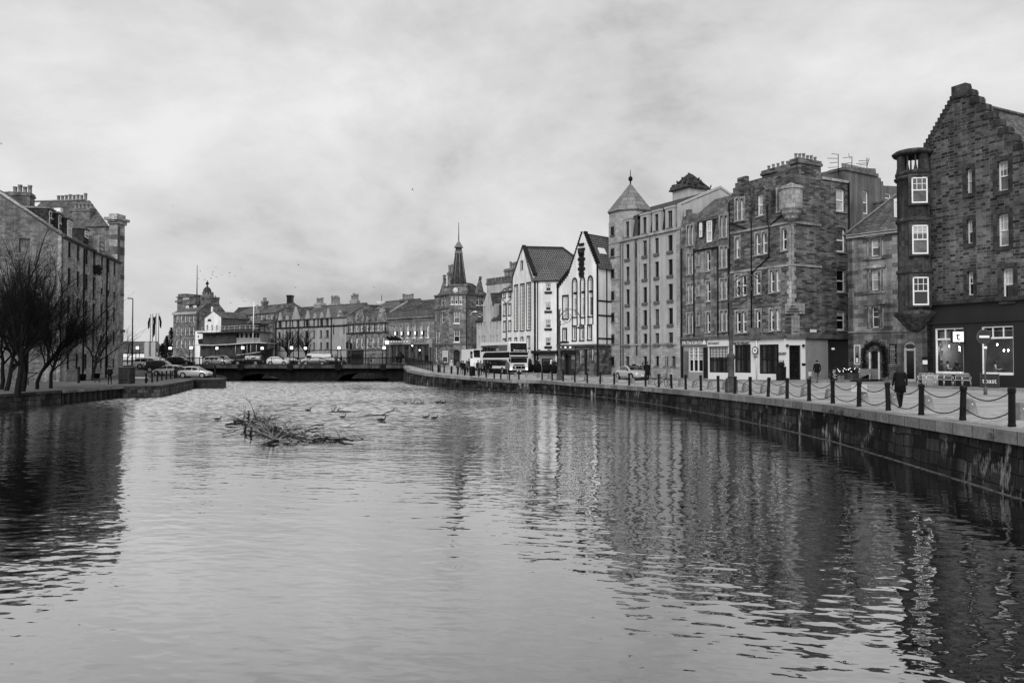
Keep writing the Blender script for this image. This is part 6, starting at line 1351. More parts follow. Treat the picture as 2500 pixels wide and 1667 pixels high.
def hotel():
 ZZ = 2.45; K = Vector(XY(481.5, 186)); W = Wall(XY(422.5, 190.7), K, ZZ)
 t = thing('domed_hotel', 'old stone hotel with a dark dome, crenellated tower and tall mast', 'building', W.o); p = lambda x, y: W.pix(*cM(x, y)); R_ = lambda *a: rect(W, cM, *a)
 ve = p(370, 890)[1]; rs = []
 for x in (212, 288, 360, 432, 502):
  for y0, y1 in ((915, 1050), (1135, 1272), (1355, 1495)): rs.append(R_(x, y0 - (x - 212) * .03, x + 30, y1 - (x - 212) * .03))
 facade(t, W, box_outline(W, ve), rs, M['hotel'], 'dm', 3, fm=M['white'], ny=2, b=.12, sill=M['mid'])
 e = W.pt(W.L, 0); dr = -W.n; Wg = Wall(K, (K.x + dr.x * 14, K.y + dr.y * 14), ZZ); g = lambda x, y: Wg.pix(*cM(x, y))
 vp = g(850, 715)[1]; u1, u2, u3 = g(745, 715)[0], g(960, 715)[0], g(1110, 870)[0]
 panel(t, Wg, [(0, 0), (u3, 0), (u3, ve), (u2, vp), (u1, vp), (0, ve)], [], M['hotel'], 'gable'); chimney(t, Wg, u1, u2, vp - .2, g(850, 603)[1], -2, .1, M['hotel'], 6, .6)
 vr = vp - .3; mb = MB(); slab(mb, [W.pt(-.1, ve, .4), W.pt(W.L + .1, ve, .4), W.pt(W.L + .1, vr, -u1), W.pt(1.5, vr, -u1)], .2); mb.build('roof', M['slate'], t); band(t, W, ve - .3, ve + .3, M['farpale'], .4, name='eaves')
 for x0, x1 in ((388, 440), (520, 572)):
  Wd = W.shift(-1.5); r = rect(Wd, cM, x0, 755, x1, 832); mb = MB(); wbox(mb, Wd, r[0] - .2, r[2] + .2, r[1] - .6, r[3] + .3, -3.5, 0); mb.build('dormer', M['slate_dark'], t); window(t, Wd, r, -.04, 'l', M['white'], 2, 1, .14)
 # crenellated tower
 Wt = Wall(XY(432, 200), XY(475, 197), ZZ); q = lambda x, y: Wt.pix(*cM(x, y)); mb = MB(); z = q(300, 600)[1]; wbox(mb, Wt, q(232, 700)[0], q(540, 700)[0], 0, z, -6, 0); mb.build('tower_wall', M['hotel'], t); mb = MB(); s = q(300, 680)[1]; wbox(mb, Wt, q(222, 700)[0], q(325, 700)[0], s - .3, s + .2, -1, .5)
 wbox(mb, Wt, q(232, 700)[0] - .2, q(540, 700)[0], z - .2, z, -6, .3); wbox(mb, Wt, q(250, 700)[0], q(385, 700)[0], z, q(300, 552)[1], -5, .1); wbox(mb, Wt, q(430, 700)[0], q(530, 700)[0], z, q(480, 580)[1], -5, .1); mb.build('battlement', M['hotel'], t); mb = MB(); r = rect(Wt, cM, 335, 620, 440, 655); wbox(mb, Wt, r[0], r[2], r[1], r[3], 0, .1); mb.build('louvre_opening', M['pane_l'], t)
 m0 = q(406, 590); mb = MB(); mb.tube([Wt.pt(m0[0], m0[1], -3), Wt.pt(q(412, 30)[0], q(412, 30)[1], -3)], [.16, .07], 5); mb.build('mast', M['mid'], t)
 chimney(t, Wt, q(530, 540)[0], q(635, 540)[0], z - 3, q(580, 505)[1], -4, -2.5, M['hotel'], 4, .6)
 # domed lantern
 Wd = Wall(XY(490, 199), XY(525, 199), ZZ); q = lambda x, y: Wd.pix(*cM(x, y)); c = Wd.pt(q(755, 500)[0], 0); R = (q(825, 520)[0] - q(685, 520)[0]) / 2; zd, z0, z1 = q(755, 522)[1], q(755, 600)[1], q(755, 428)[1]; o = (c.x, c.y, ZZ)
 mb = MB(); mb.lathe(o, [(R * 1.6, z0 - 3), (R * 1.6, z0), (R * .95, z0 + .02), (R * .95, zd - .1)], 16); mb.build('lantern_drum', M['hotel'], t)
 for k in range(10): a = k * math.pi / 5; mb = MB(); mb.lathe((c.x + R * 1.02 * math.cos(a), c.y + R * 1.02 * math.sin(a), ZZ), [(.16, z0), (.13, zd - .2), (.2, zd - .1)], 6); mb.build('lantern_column', M['farpale'], t)
 mb = MB(); H = z1 - zd; mb.lathe(o, [(R * 1.12, zd - .15), (R * 1.12, zd)] + [(R * math.cos(a), zd + H * math.sin(a)) for a in (0, .3, .6, .9, 1.15, 1.4)] + [(.22, z1), (.15, q(755, 400)[1])], 20); mb.build('dome', M['slate_dark'], t); mb = MB(); mb.ball((c.x, c.y, ZZ + q(755, 370)[1]), .42, 0, 8, 6); mb.tube([(c.x, c.y, ZZ + z1), (c.x, c.y, ZZ + q(755, 360)[1] + .6)], .1, 5); mb.build('finial', M['iron'], t)
 # long slate roof beyond
 W2 = Wall(XY(548, 205), XY(640, 196), ZZ); t2 = thing('long_slate_house', 'long low house with a dark slate roof between the hotel and the stone row', 'building', W2.o); v = W2.pix(*cM(1300, 770))[1]; mb = MB(); wbox(mb, W2, 0, W2.L, 0, v - 3.6, -8, 0); mb.build('wall', M['hotel'], t2); gable_roof(t2, W2, v - 3.6, 8, 3.6, M['slate_dark'])
 # little white gable house on the quay
 K = Vector(XY(539, 170)); W3 = Wall(XY(499, 171.2), K, ZZ); t3 = thing('white_quay_house', 'small white gabled house behind the ship with a black fanlight over three windows', 'building', W3.o); q = lambda x, y: W3.pix(*cM(x, y)); v0, pk = q(850, 965)[1], q(853, 852)
 rs = [rect(W3, cM, x, 1095, x + 28, 1185) for x in (742, 826, 908)]; facade(t3, W3, [(0, 0), (W3.L, 0), (W3.L, v0), pk, (0, v0)], rs, M['harl'], 'm', 2, fm=M['farpale'], b=.08); a = q(795, 1030); mb = MB(); mb.prism([W3.pt(a[0] + .5 * math.cos(w), a[1] + .55 * math.sin(w), 0) for w in [k * math.pi / 8 for k in range(9)]], W3.n * .05); mb.build('fanlight', M['blk'], t3)
 n = -W3.n * 9; Ws = Wall(K, (K.x + 6, K.y + 9), ZZ); panel(t3, Ws, [(0, 0), (9, 0), (9, v0), (0, v0)], [], M['mid'], 'side_wall'); bk = Vector((6, 9, 0)); A = W3.pt(*pk); E = W3.pt(W3.L + .2, v0 - .1); E2 = W3.pt(-.2, v0 - .1); mb = MB(); slab(mb, [E, E + bk, A + bk, A], .15); slab(mb, [E2, E2 + bk, A + bk, A], .15); mb.build('roof', M['slate'], t3)
 mb = MB(); f = q(797, 905); wbox(mb, W3, f[0] - .15, f[0] + .15, f[1], q(797, 770)[1], -1, -.7); mb.build('flue', M['white'], t3)
 W4 = Wall(XY(476, 172), XY(500, 171.2), ZZ); t4 = thing('white_annex', 'low flat white annex between the hotel and the gabled white house', 'building', W4.o); v = W4.pix(*cM(620, 1190))[1]; r = rect(W4, cM, 585, 1280, 612, 1308); facade(t4, W4, box_outline(W4, v), [r], M['harl'], 'd', 1, fm=M['blk'], b=.08); mb = MB(); wbox(mb, W4, -.1, W4.L, v, v + .25, -5, .15); mb.build('roof', M['mid'], t4)
M['hotel'] = masonry('hotel_stone', .1, .24, .12, .8, .4, .015, .03, .4, .4)
hotel()

def left_bank():
 Z = 1.0; K = Vector((-48.8, 85)); Wf = Wall(K, (-54.13, 108.5), Z); Wg = Wall((K.x - 18 * .975, K.y - 18 * .221), K, Z)
 t = thing('left_warehouse', 'five-storey pale rubble warehouse with many narrow windows on the left bank', 'building', (K.x, K.y, Z))
 p = lambda x, y: Wf.pix(*c1(x, y)); ve = p(418, 367)[1]; ve2 = p(788, 538)[1]
 cols = [(447, 466), (506, 523), (562, 579), (666, 680), (709, 723), (749, 762)]; uc = [(p(a, 700)[0], p(b, 700)[0]) for a, b in cols]; rows = rows_at(Wf, c1, 756, [(540, 628), (685, 778), (840, 933), (995, 1088), (1150, 1237)])
 rows = [(v0, v1) for v0, v1 in rows]; sc = (p(456, 405)[1]) / rows[0][1]
 rs = [(u, v0 * (sc + (1 - sc) * min(1, u / 22)), w, v1 * (sc + (1 - sc) * min(1, u / 22))) for u, w in uc for v0, v1 in rows]
 ul = p(622, 700)[0]; ld = [(ul - .6, b, ul + .6, c) for b, c in ((p(622, 600)[1], p(622, 470)[1]), (p(622, 780)[1], p(622, 640)[1]), (p(622, 960)[1], p(622, 815)[1]), (p(622, 1130)[1], p(622, 985)[1]), (.1, p(622, 1165)[1]))]
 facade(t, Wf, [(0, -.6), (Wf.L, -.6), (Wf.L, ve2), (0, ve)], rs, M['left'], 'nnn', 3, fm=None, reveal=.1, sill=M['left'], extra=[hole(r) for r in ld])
 for r in ld: window(t, Wf, r, .2, 'n', M['blk'], 1, 1, .1, 'casement', M['mid'], name='loading_door')
 for x in (548, 700): pipe(t, Wf, p(x, 800)[0], 0, ve - .4, r=.1)
 band(t, Wf, min(ve, ve2) - .15, min(ve, ve2) + .05, M['iron'], .25, name='gutter')
 # gable towards the camera
 g = lambda x, y: Wg.pix(*c1(x, y)); a, b = g(0, 82), g(418, 365); k = (a[1] - b[1]) / (b[0] - a[0]); um = Wg.L - 8.0; vpk = ve + k * 8
 gr_ = [rect(Wg, c1, 124, 385, 198, 478)]; dr = rect(Wg, c1, 160, 1130, 190, 1265)
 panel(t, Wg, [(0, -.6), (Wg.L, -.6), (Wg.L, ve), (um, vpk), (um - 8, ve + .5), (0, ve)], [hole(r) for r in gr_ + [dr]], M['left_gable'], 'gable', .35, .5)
 window(t, Wg, gr_[0], .2, 'm', M['mid'], 4, 3, .1); window(t, Wg, dr, .2, 'd', M['blk'], 1, 1, .1)
 mb = MB(); n8 = -Wf.n * 8; up = Vector((0, 0, vpk - ve)); slab(mb, [Wf.pt(-.05, ve - .1, .3), Wf.pt(Wf.L, ve2 - .1, .3), Wf.pt(Wf.L, vpk, -8), Wf.pt(-.05, vpk, -8)], .2); mb.build('roof', M['slate'], t)
 mb = MB(); mb.tube([Wg.pt(Wg.L, ve + .1, .05), Wg.pt(um, vpk + .1, .05)], .16, 5); mb.build('verge', M['left'], t)
 for x0, x1, y0, y1, sb in ((320, 352, 205, 302, -1.7), (383, 413, 235, 342, -1.2), (441, 470, 265, 376, -.7), (556, 582, 335, 382, -.7)):
  Wd = Wf.shift(sb); r = rect(Wd, c1, x0, y0, x1, y1); mb = MB(); wbox(mb, Wd, r[0] - .25, r[2] + .25, r[1] - .6, r[3] + .1, -3.5, 0); mb.build('dormer', M['slate_dark'], t); mb = MB(); wbox(mb, Wd, r[0] - .35, r[2] + .35, r[3] + .1, r[3] + .3, -3.6, .2); mb.build('dormer_roof', M['lead'], t); window(t, Wd, r, -.04, 'm', M['white'], 2, 1, .12)
 mb = MB(); r = rect(Wf, c1, 625, 378, 662, 470); wbox(mb, Wf, r[0], r[2], r[1] - .3, r[3], -3, .5); mb.build('hoist_dormer', M['left'], t); window(t, Wf, (r[0] + .25, r[1], r[2] - .25, r[3] - .6), -.52, 'd', M['mid'], 1, 1, .08)
 iv = MB(); rg = random.Random(6); q = p(628, 590)
 for k in range(300):
  c = Wf.pt(q[0] + rg.triangular(-.9, .9), q[1] + rg.triangular(-.7, .6), rg.uniform(0, .6)); a_ = Vector((rg.gauss(0, 1), rg.gauss(0, 1), rg.gauss(0, 1))).normalized() * .14; b_ = a_.orthogonal() * .6; iv.face([c - a_, c + b_, c + a_, c - b_])
 tag(iv.build('wall_plant', M['leaf'], None), 'bushy dark plant growing from a loading door sill of the left warehouse', 'plant')
 # the taller house behind with a panelled corner chimney
 W = Wall((-74, 114.5), XY(285, 112), 1.2); t = thing('left_tenement', 'tall tenement behind the left warehouse with many chimney pots and a banded corner pier', 'building', W.o); q = lambda x, y: W.pix(*c1(x, y))
 vw = q(600, 308)[1]; uP = q(722, 500)[0]; panel(t, W, box_outline(W, vw), [], M['back'])
 mb = MB(); vs = q(770, 275)[1]
 wbox(mb, W, uP, W.L, -.5, vs, -1.5, .15); mb.build('corner_pier', M['left'], t)
 for k, (y0, y1) in enumerate(((360, 390), (437, 490), (620, 650), (745, 760))): mb = MB(); a, b = q(760, y1), q(760, y0); wbox(mb, W, uP - .02, W.L + .03, a[1], b[1], -1.5, .18); mb.build('dark_band', M['mid'], t)
 mb = MB(); c0, c1_ = q(708, 252), q(835, 252); wbox(mb, W, uP - .1, W.L + .2, vs - .3, q(770, 265)[1], -1.7, .4); wbox(mb, W, uP - .3, W.L + .4, q(770, 265)[1], q(770, 248)[1], -2.1, .9); wbox(mb, W, uP + .05, W.L + .05, q(770, 248)[1], q(770, 222)[1], -1.6, .3)
 for k in range(5): u = uP + (W.L - uP) * (k + .2) / 5; wbox(mb, W, u, u + .25, vs, q(770, 265)[1], .2, .7)
 mb.build('pier_cornice', M['left'], t); mb = MB(); a = q(800, 990); wbox(mb, W, W.L - .3, W.L + .6, a[1] - .25, a[1] + .1, -1, .5); mb.build('shop_cornice', M['mid'], t)
 W2 = W.shift(-4.5); vr = W2.pix(*c1(400, 140))[1]; mb = MB(); slab(mb, [W.pt(2, vw, .2), W.pt(uP, vw, .2), W.pt(W2.pix(*c1(592, 205))[0], vr, -4.5), W.pt(2, vr, -4.5)], .2); mb.build('roof', M['slate'], t); mb = MB(); mb.tube([W2.pt(0, vr + .1), W2.pt(W2.pix(*c1(560, 150))[0], vr + .1)], .15, 5); mb.build('ridge', M['lead'], t)
 mb = MB(); r = rect(W.shift(-2.2), c1, 362, 185, 405, 218); Wk = W.shift(-2.0); wbox(mb, Wk, r[0], r[2], r[1] - .3, r[3], -.6, 0); mb.build('roof_light', M['white'], t)
 f = lambda w, x0, x1, y, base, d0, d1, n, h, m=M['back']: chimney(t, w, w.pix(*c1(x0, y))[0], w.pix(*c1(x1, y))[0], base, w.pix(*c1((x0 + x1) / 2, y))[1], d0, d1, m, n, h, potr=.26)
 f(W.shift(-1), 463, 590, 185, vw - 2, -1.6, 0, 5, .9); f(W.shift(-5), 355, 560, 138, vr - 2, -1.2, 0, 8, 1.1); f(Wg.shift(-9), 66, 197, 78, ve + 1, -1.6, 0, 4, .9); f(Wg.shift(-11), 20, 62, 108, ve + 1, -1.2, 0, 2, .8)
left_bank()
# ---------------------------------------------------------------- street furniture, vehicles, people, trees, ship, driftwood
ONES = 'first second third fourth fifth sixth seventh eighth ninth tenth eleventh twelfth thirteenth fourteenth fifteenth sixteenth seventeenth eighteenth nineteenth'.split()
TENS = {20: 'twent', 30: 'thirt', 40: 'fort', 50: 'fift'}
CARD = {20: 'twenty', 30: 'thirty', 40: 'forty', 50: 'fifty'}
def nth(k):
 if k < 20: return ONES[k - 1]
 t = k // 10 * 10; return TENS[t] + 'ieth' if k == t else CARD[t] + '-' + ONES[k - t - 1]

# --- bollards, chains and stubs along the right quay
BOL = [(2468, 1039.4), (2347, 1021.6), (2248, 1010), (2166.5, 999.5), (2095.4, 992), (2032.4, 984.3), (1973.8, 978.2), (1921, 972.4), (1874.3, 967.3), (1831, 962.5), (1793, 959), (1752.8, 955.8), (1711, 952.5), (1674, 950), (1639.4, 946.6), (1608, 943.6), (1575.7, 940.7), (1536, 938.7), (1499, 936.6), (1465.5, 934), (1433.5, 932.4), (1403.5, 930.5), (1374.5, 929.3), (1348, 928), (1322.5, 926)]
BOL2 = [(1266.7, 926.3), (1243.5, 926.5), (1222.6, 925), (1206.6, 924), (1187, 922), (1168.5, 920), (1151.3, 918.7), (1134.4, 916.6), (1116.8, 914.7), (1102, 912.7), (1084.2, 910.6), (1070, 909), (1056.8, 907.5)]
def on_edge(px, d):                                # quay point d metres in from the edge at a pixel column
 a = (px - CX) / F; best = None; y = 14.0
 while y < 129:
  e = abs(xe(y) + d - a * y)
  if best is None or e < best[0]: best = (e, y)
  y += .05
 y = best[1]; return Vector((xe(y) + d, y, zr(xe(y) + d, y)))
def bollard_mesh():
 mb = MB(); mb.lathe((0, 0, 0), [(.1, 0), (.1, .06), (.09, .1), (.085, .88), (.1, .91), (.105, 1.0), (.09, 1.03), (.02, 1.05)], 8, sm=False, rot=math.pi / 8); return mb.mesh('bollard', M['iron'])
def sag(a, b, dip, n=9): return [a.lerp(b, k / n) - Vector((0, 0, dip * (1 - (2 * k / n - 1) ** 2))) for k in range(n + 1)]
bm_ = bollard_mesh()
def row(pts, word, group, chain_from=0, chain_to=None):
 P_ = []
 for k, p in enumerate(pts):
  o = link('bollard', bm_); o.location = p; o.rotation_euler = (R0.gauss(0, .018), R0.gauss(0, .018), R0.uniform(0, 3)); tag(o, 'black iron bollard, %s from %s' % (nth(k + 1), word), 'bollard', group); P_.append(p)
 for k, (a, b) in enumerate(zip(P_, P_[1:])):
  if k < chain_from or (chain_to is not None and k >= chain_to): continue
  for nm, h, dip in (('upper', .9, .26), ('lower', .38, .24)):
   mb = MB(); A, B = a + Vector((0, 0, h)), b + Vector((0, 0, h)); L = (B - A).length; d = (B - A) / L * .1
   pts_ = sag(A + d, B - d, dip * min(1, L / 2.2), 10); n = int(L / .09)
   mb.tube(pts_, .011, 5)
   if A.y < 45:
    for j in range(n):
     t = j / n * 10; i = int(t); q = pts_[i].lerp(pts_[min(i + 1, 10)], t - i); u = (pts_[min(i + 1, 10)] - pts_[i]).normalized() * .035; mb.tube([q - u, q + u], .018, 4)
   o = mb.build('chain', M['iron']); tag(o, '%s chain hung from the %s bollard from %s' % (nm, nth(k + 1), word), 'chain', 'chains hung along the quay')
RB = [on_edge(px, .62) for px, _ in BOL]; row(RB, 'the right end of the quay', 'black bollards along the right quay')
RB2 = [gr(px, py) for px, py in BOL2]; row(RB2, 'the quay corner by the bus', 'black bollards along the far quay')
def stub_mesh():
 mb = MB(); mb.hexa([(-.19, -.19, 0), (.19, -.19, 0), (.19, .19, 0), (-.19, .19, 0), (-.125, -.125, .46), (.125, -.125, .46), (.125, .125, .46), (-.125, .125, .46)]); mb.box((0, 0, .46), .22, .22, .05, top=.7)
 return mb.mesh('stub', M['conc'])
sm_ = stub_mesh(); mbd = MB(); mbd.ball((0, 0, 0), .026, 0, 6, 4); stud = mbd.mesh('reflector', M['white'])
ST = [(2490, 1022), (2364, 1007), (2262, 997), (2178, 988), (2106, 980.5), (2024, 976), (1964, 969.5), (1911, 964.5), (1864, 959), (1819, 955), (1770, 951.5), (1733, 947.5), (1696, 945), (1662, 942.5), (1634, 940), (1588, 937.5), (1544, 935.3), (1505, 934), (1468, 932), (1430, 928), (1398, 930), (1341, 924), (1315, 921.5), (1286, 920.5), (1259, 918.5)]
for k, (x, y) in enumerate(ST):
 p = gr(x, y) if k > 20 else on_edge(x, 2.3 if k < 6 else 2.6)
 o = link('stub', sm_); o.location = p; o.rotation_euler = (0, 0, .2 + .15 * math.sin(k * 2.1)); tag(o, 'tapered concrete stub beside the road, %s from the right edge' % nth(k + 1), 'concrete stub', 'concrete stubs between quay and road')
 r = link('reflector', stud, o); r.location = (-.03, -.155, .33)
p = on_edge(2097, 2.3); t = thing('notice_board', 'blank white board leaning on a concrete stub behind the bollards', 'board', p + Vector((0, .3, 0))); mb = MB()
a, b = P(2078, 941, p.y - .5), P(2113, 956, p.y - .5); mb.hexa([(a.x, a.y, b.z), (b.x, a.y - .15, b.z), (b.x, a.y - .1, b.z), (a.x, a.y + .05, b.z), (a.x, a.y, a.z), (b.x, a.y - .15, a.z + .06), (b.x, a.y - .1, a.z + .06), (a.x, a.y + .05, a.z)]); mb.build('panel', M['coat_p'], t)

# --- people: one skinned body each
def person(label, loc, face, h=1.72, pose='stand', top='coat_d', legs='coat_d', hair='hair', coat=0.0, ph=0.3, hat=None, bulk=1.0, bag=False, hairlen=0.0, group=None, cat='person', head_tilt=0.0):
 s = h / 1.75; t = thing('person', label, cat, loc, face, group)
 V, E, Rr, B = [], [], [], []                    # points, edges, radii, part of each edge
 def a(p, r, par=None, part=0):
  V.append(Vector(p) * s); Rr.append(r * s); i = len(V) - 1
  if par is not None: E.append((par, i)); B.append(part)
  return i
 sit = pose == 'sit'; hz = .5 if sit else .94
 pel = a((0, 0, hz), .125 * bulk); wa = a((0, .0, hz + .2), .12 * bulk, pel, 1); ch = a((0, 0, hz + .42), .145 * bulk, wa, 1); nb = a((0, 0, hz + .54), .07, ch, 1)
 nk = a((0, .015, hz + .6), .052, nb, 0); hd = a((0, .03 + head_tilt, hz + .68), .088, nk, 0); a((0, .025 + head_tilt, hz + .775), .075, hd, 0)
 for sd in (-1, 1):
  w = ph * sd if pose == 'walk' else .04 * sd
  hip = a((.09 * sd, 0, hz - .03), .095 * bulk, pel, 2)
  if sit: kn = a((.1 * sd, .42, hz - .02), .07, hip, 2); an = a((.1 * sd, .45, .1), .045, kn, 2)
  elif pose == 'sidesit': kn = a((.1 * sd, .42, hz - .02), .07, hip, 2); an = a((.1 * sd, .45, .1), .045, kn, 2)
  else:
   kn = a((.095 * sd, .42 * math.sin(w) + .03, hz - .44 * math.cos(w)), .066 * bulk, hip, 2); back = max(0, -w) * 1.1 + (.1 if pose == 'walk' else 0)
   an = a((.095 * sd, .42 * math.sin(w) + .03 - .42 * math.sin(back - w * .6) * (1 if w < 0 else .0) + (.38 * math.sin(w) if w > 0 else 0), max(.07, hz - .44 * math.cos(w) - .43)), .042, kn, 2)
  ap = V[an] / s; a((ap.x, ap.y + .15, ap.z - .045), .034, an, 3)
  sh = a((.175 * sd * bulk, -.005, hz + .47), .066 * bulk, ch, 1)
  if pose == 'hold' or sit: el = a((.24 * sd, .06, hz + .22), .05, sh, 1); wr = a((.1 * sd, .3, hz + .28), .032, el, 1)
  elif pose == 'pockets': el = a((.26 * sd, -.06, hz + .21), .052, sh, 1); wr = a((.19 * sd, .08, hz + .02), .036, el, 1)
  else:
   q = -w * .9 if pose == 'walk' else .05; el = a((.235 * sd, .26 * math.sin(q) - .02, hz + .2), .049, sh, 1); wr = a((.24 * sd, .5 * math.sin(q) + .05, hz - .03), .032, el, 1)
  wp = V[wr] / s; ep = V[el] / s; d = (wp - ep).normalized(); pm = a(wp + d * .075, .03, wr, 0)
 me = bpy.data.meshes.new('body'); me.from_pydata([tuple(v) for v in V], E, []); o = bpy.data.objects.new('body', me); C.objects.link(o)
 m = o.modifiers.new('skin', 'SKIN'); m.use_smooth_shade = True
 for k, sv in enumerate(me.skin_vertices[0].data): sv.radius = (Rr[k], Rr[k] * (.74 if k in (0, 1, 2) else 1.0)); sv.use_root = (k == 0)
 o.modifiers.new('sub', 'SUBSURF').levels = 1; o.modifiers['sub'].render_levels = 1
 dg = bpy.context.evaluated_depsgraph_get(); nm = bpy.data.meshes.new_from_object(o.evaluated_get(dg)); bpy.data.objects.remove(o); bpy.data.meshes.remove(me)
 mats = [M['skin'], M[top], M[legs], M['blk']]; nm.materials.clear(); [nm.materials.append(x) for x in mats]
 for f in nm.polygons:
  c = f.center; best = None
  for (i, j), pt in zip(E, B):
   A, D = V[i], V[j] - V[i]; tt = max(0, min(1, (c - A).dot(D) / max(D.length_squared, 1e-9))); dist = (c - A - D * tt).length - (Rr[i] + (Rr[j] - Rr[i]) * tt)
   if best is None or dist < best[0]: best = (dist, pt)
  f.material_index = best[1]; f.use_smooth = True
 # fingers, nose, ears and eyes are grown into the same mesh
 mb = MB()
 for k, (i, j) in enumerate(E):
  if B[k] == 0 and i > 6:
   p0, d = V[j], (V[j] - V[i]).normalized(); sdv = d.cross(Vector((0, 1, 0))) if abs(d.y) < .8 else d.cross(Vector((0, 0, 1))); sdv.normalize(); fw = sdv.cross(d)
   for q, l in enumerate((.075, .085, .08, .062)):
    r0 = p0 + fw * (.03 - .02 * q) * s - d * .01; mb.tube([r0, r0 + (d * .6 * l + sdv * .0) * s, r0 + (d * l * .95 + sdv * .02 * (1 if p0.x < 0 else -1)) * s], [.0095 * s, .009 * s, .006 * s], 5)
   mb.tube([V[i] + fw * .02 * s, V[i] + (fw * .055 + d * .03) * s, V[i] + (fw * .06 + d * .075) * s], [.012 * s, .011 * s, .007 * s], 5)
 hc = V[5]; mb.tube([hc + Vector((0, .08, .03)) * s, hc + Vector((0, .112, -.012)) * s], [.01 * s, .016 * s], 5)
 for sd in (-1, 1): mb.ball(hc + Vector((.092 * sd, .0, 0)) * s, .022 * s, 0, 6, 4, (.4, 1, 1.5)); mb.ball(hc + Vector((.034 * sd, .084, .035)) * s, .011 * s, 3, 6, 4)
 mb.tube([hc + Vector((-.025, .09, -.045)) * s, hc + Vector((.025, .09, -.045)) * s], .006 * s, 4, 3)
 ex = mb.mesh('x', mats); bmx = bmesh.new(); bmx.from_mesh(nm); bmx.from_mesh(ex); bmx.to_mesh(nm); bmx.free(); bpy.data.meshes.remove(ex)
 nm.name = 'body'; link('body', nm, t)
 if hair:
  mb = MB(); c = hc + Vector((0, -.012, .03)) * s; mb.lathe(c, [(.086 * s, -.06 * s), (.1 * s, .0), (.1 * s, .04 * s), (.08 * s, .08 * s), (.04 * s, .1 * s), (.002, .106 * s)], 12)
  if hairlen: mb.lathe(c + Vector((0, -.03 * s, 0)), [(.13 * s, -hairlen * s), (.16 * s, -hairlen * .6 * s), (.135 * s, -.06 * s), (.1 * s, .05 * s)], 12, sc=(1, .62))
  mb.local('hair', M[hair], t)
 if hat:
  mb = MB(); mb.lathe(hc + Vector((0, -.005, .03)) * s, [(.112 * s, -.02 * s), (.118 * s, .03 * s), (.1 * s, .085 * s), (.05 * s, .12 * s), (.025 * s, .15 * s), (.002, .16 * s)], 12); mb.local('hat', M[hat], t)
 if coat and not sit:
  mb = MB(); z1 = hz + .5; mb.lathe((0, .0, 0), [(.2 * s * bulk, (hz - coat) * s), (.185 * s * bulk, (hz + .1) * s), (.16 * s * bulk, (hz + .25) * s), (.165 * s * bulk, (hz + .4) * s), (.12 * s, (hz + .52) * s), (.07 * s, (hz + .56) * s)], 14, sc=(1.05, .78)); mb.local('coat', M[top], t)
 if bag: mb = MB(); mb.box((0, -.2 * s, (hz + .1) * s), .28 * s, .16 * s, .4 * s, top=.8); mb.local('backpack', M['coat_g'], t)
 return t
def faced(p, q): return math.atan2(q[1] - p[1], q[0] - p[0]) - math.pi / 2
pw_ = gr(2198, 996.5); person('woman in a long black coat with long dark hair walking away past the bollards', pw_, faced((0, 0), (.12, 1)), 1.66, 'walk', 'coat_d', 'coat_d', 'hair', .3, .2, hairlen=.28, bulk=1.08)
pm_ = gr(1995, 935); pm_.z = zr(pm_.x, pm_.y); person('man in a dark hooded jacket and pale trousers walking away with a child', pm_, faced((0, 0), (.05, 1)), 1.78, 'walk', 'coat_d', 'coat_g', 'hair', .12, .32, bulk=1.05)
pc_ = gr(1978, 934); person('small child in a pale striped coat and hat holding the hand of the man', pc_, faced((0, 0), (.05, 1)), 1.0, 'walk', 'coat_p', 'coat_g', None, .1, .2, hat='coat_g', bulk=1.2)
CR = [(1102, 911.5, 'pale', 1.7, 'walk', 'person in a pale knee-length coat and white hat, leftmost of the crowd'), (1118, 913.5, 'g', 1.72, 'walk', 'person in a grey jacket with a light scarf just right of the pale coat'), (1127, 912, 'd', 1.7, 'stand', 'person in dark clothes half hidden behind the two crowd leaders'), (1131, 915, 'd', 1.76, 'walk', 'tall man in a black coat at the centre of the first crowd cluster'), (1139, 914.5, 'g', 1.74, 'walk', 'man in a black jacket striding with a bag across his chest'), (1145, 910, 'd', 1.86, 'stand', 'tallest person of the crowd standing by the white bus timetable'), (1167, 912.5, 'd', 1.72, 'stand', 'dark haired person at the left of the group beside the bus'), (1173, 917, 'g', 1.8, 'walk', 'person in a mid grey anorak stepping towards the quay bollards'), (1183, 914, 'd', 1.72, 'hold', 'woman with a light scarf looking down beside the bus'), (1190.5, 915, 'd', 1.8, 'stand', 'person in black against the side of the bus'), (1197, 913, 'd', 1.6, 'stand', 'short person in black nearest the bus front door')]
for k, (x, y, c, h, po, lb) in enumerate(CR):
 p = gr(x, y); person(lb, p, faced((0, 0), (-p.x + 3 * math.sin(k * 2.3), -p.y)), h, po, {'pale': 'coat_p', 'g': 'coat_g', 'd': 'coat_d'}[c], 'coat_d' if k % 3 else 'coat_g', 'hair' if k else None, .25 if k in (0, 3, 9) else .1, .3, hat='white' if k == 0 else ('coat_g' if k == 4 else None), bag=(k == 1), bulk=1.05, group='people walking by the bus')
for k, (x, y, lb, h, b) in enumerate(((1569, 926, 'person in black with a rucksack standing behind the silver saloon car', 1.7, True), (1580.5, 928.5, 'tall person in a long black coat beside the rucksack wearer', 1.86, False), (1548, 922, 'person with pale hair half hidden by the silver saloon roof', 1.7, False))):
 p = gr(x, y); person(lb, p, faced(p, (p.x + 1, p.y + 3)), h, 'stand', 'coat_d', 'coat_d', 'hair' if k < 2 else 'coat_p', .45 if k == 1 else .1, bag=b, bulk=1.1)
pl_ = gl(268, 938); person('person in a black jacket and flat cap walking a dog on the left quay', pl_, faced(pl_, (-20, 0)), 1.76, 'walk', 'coat_d', 'coat_d', None, .08, .16, hat='coat_d')
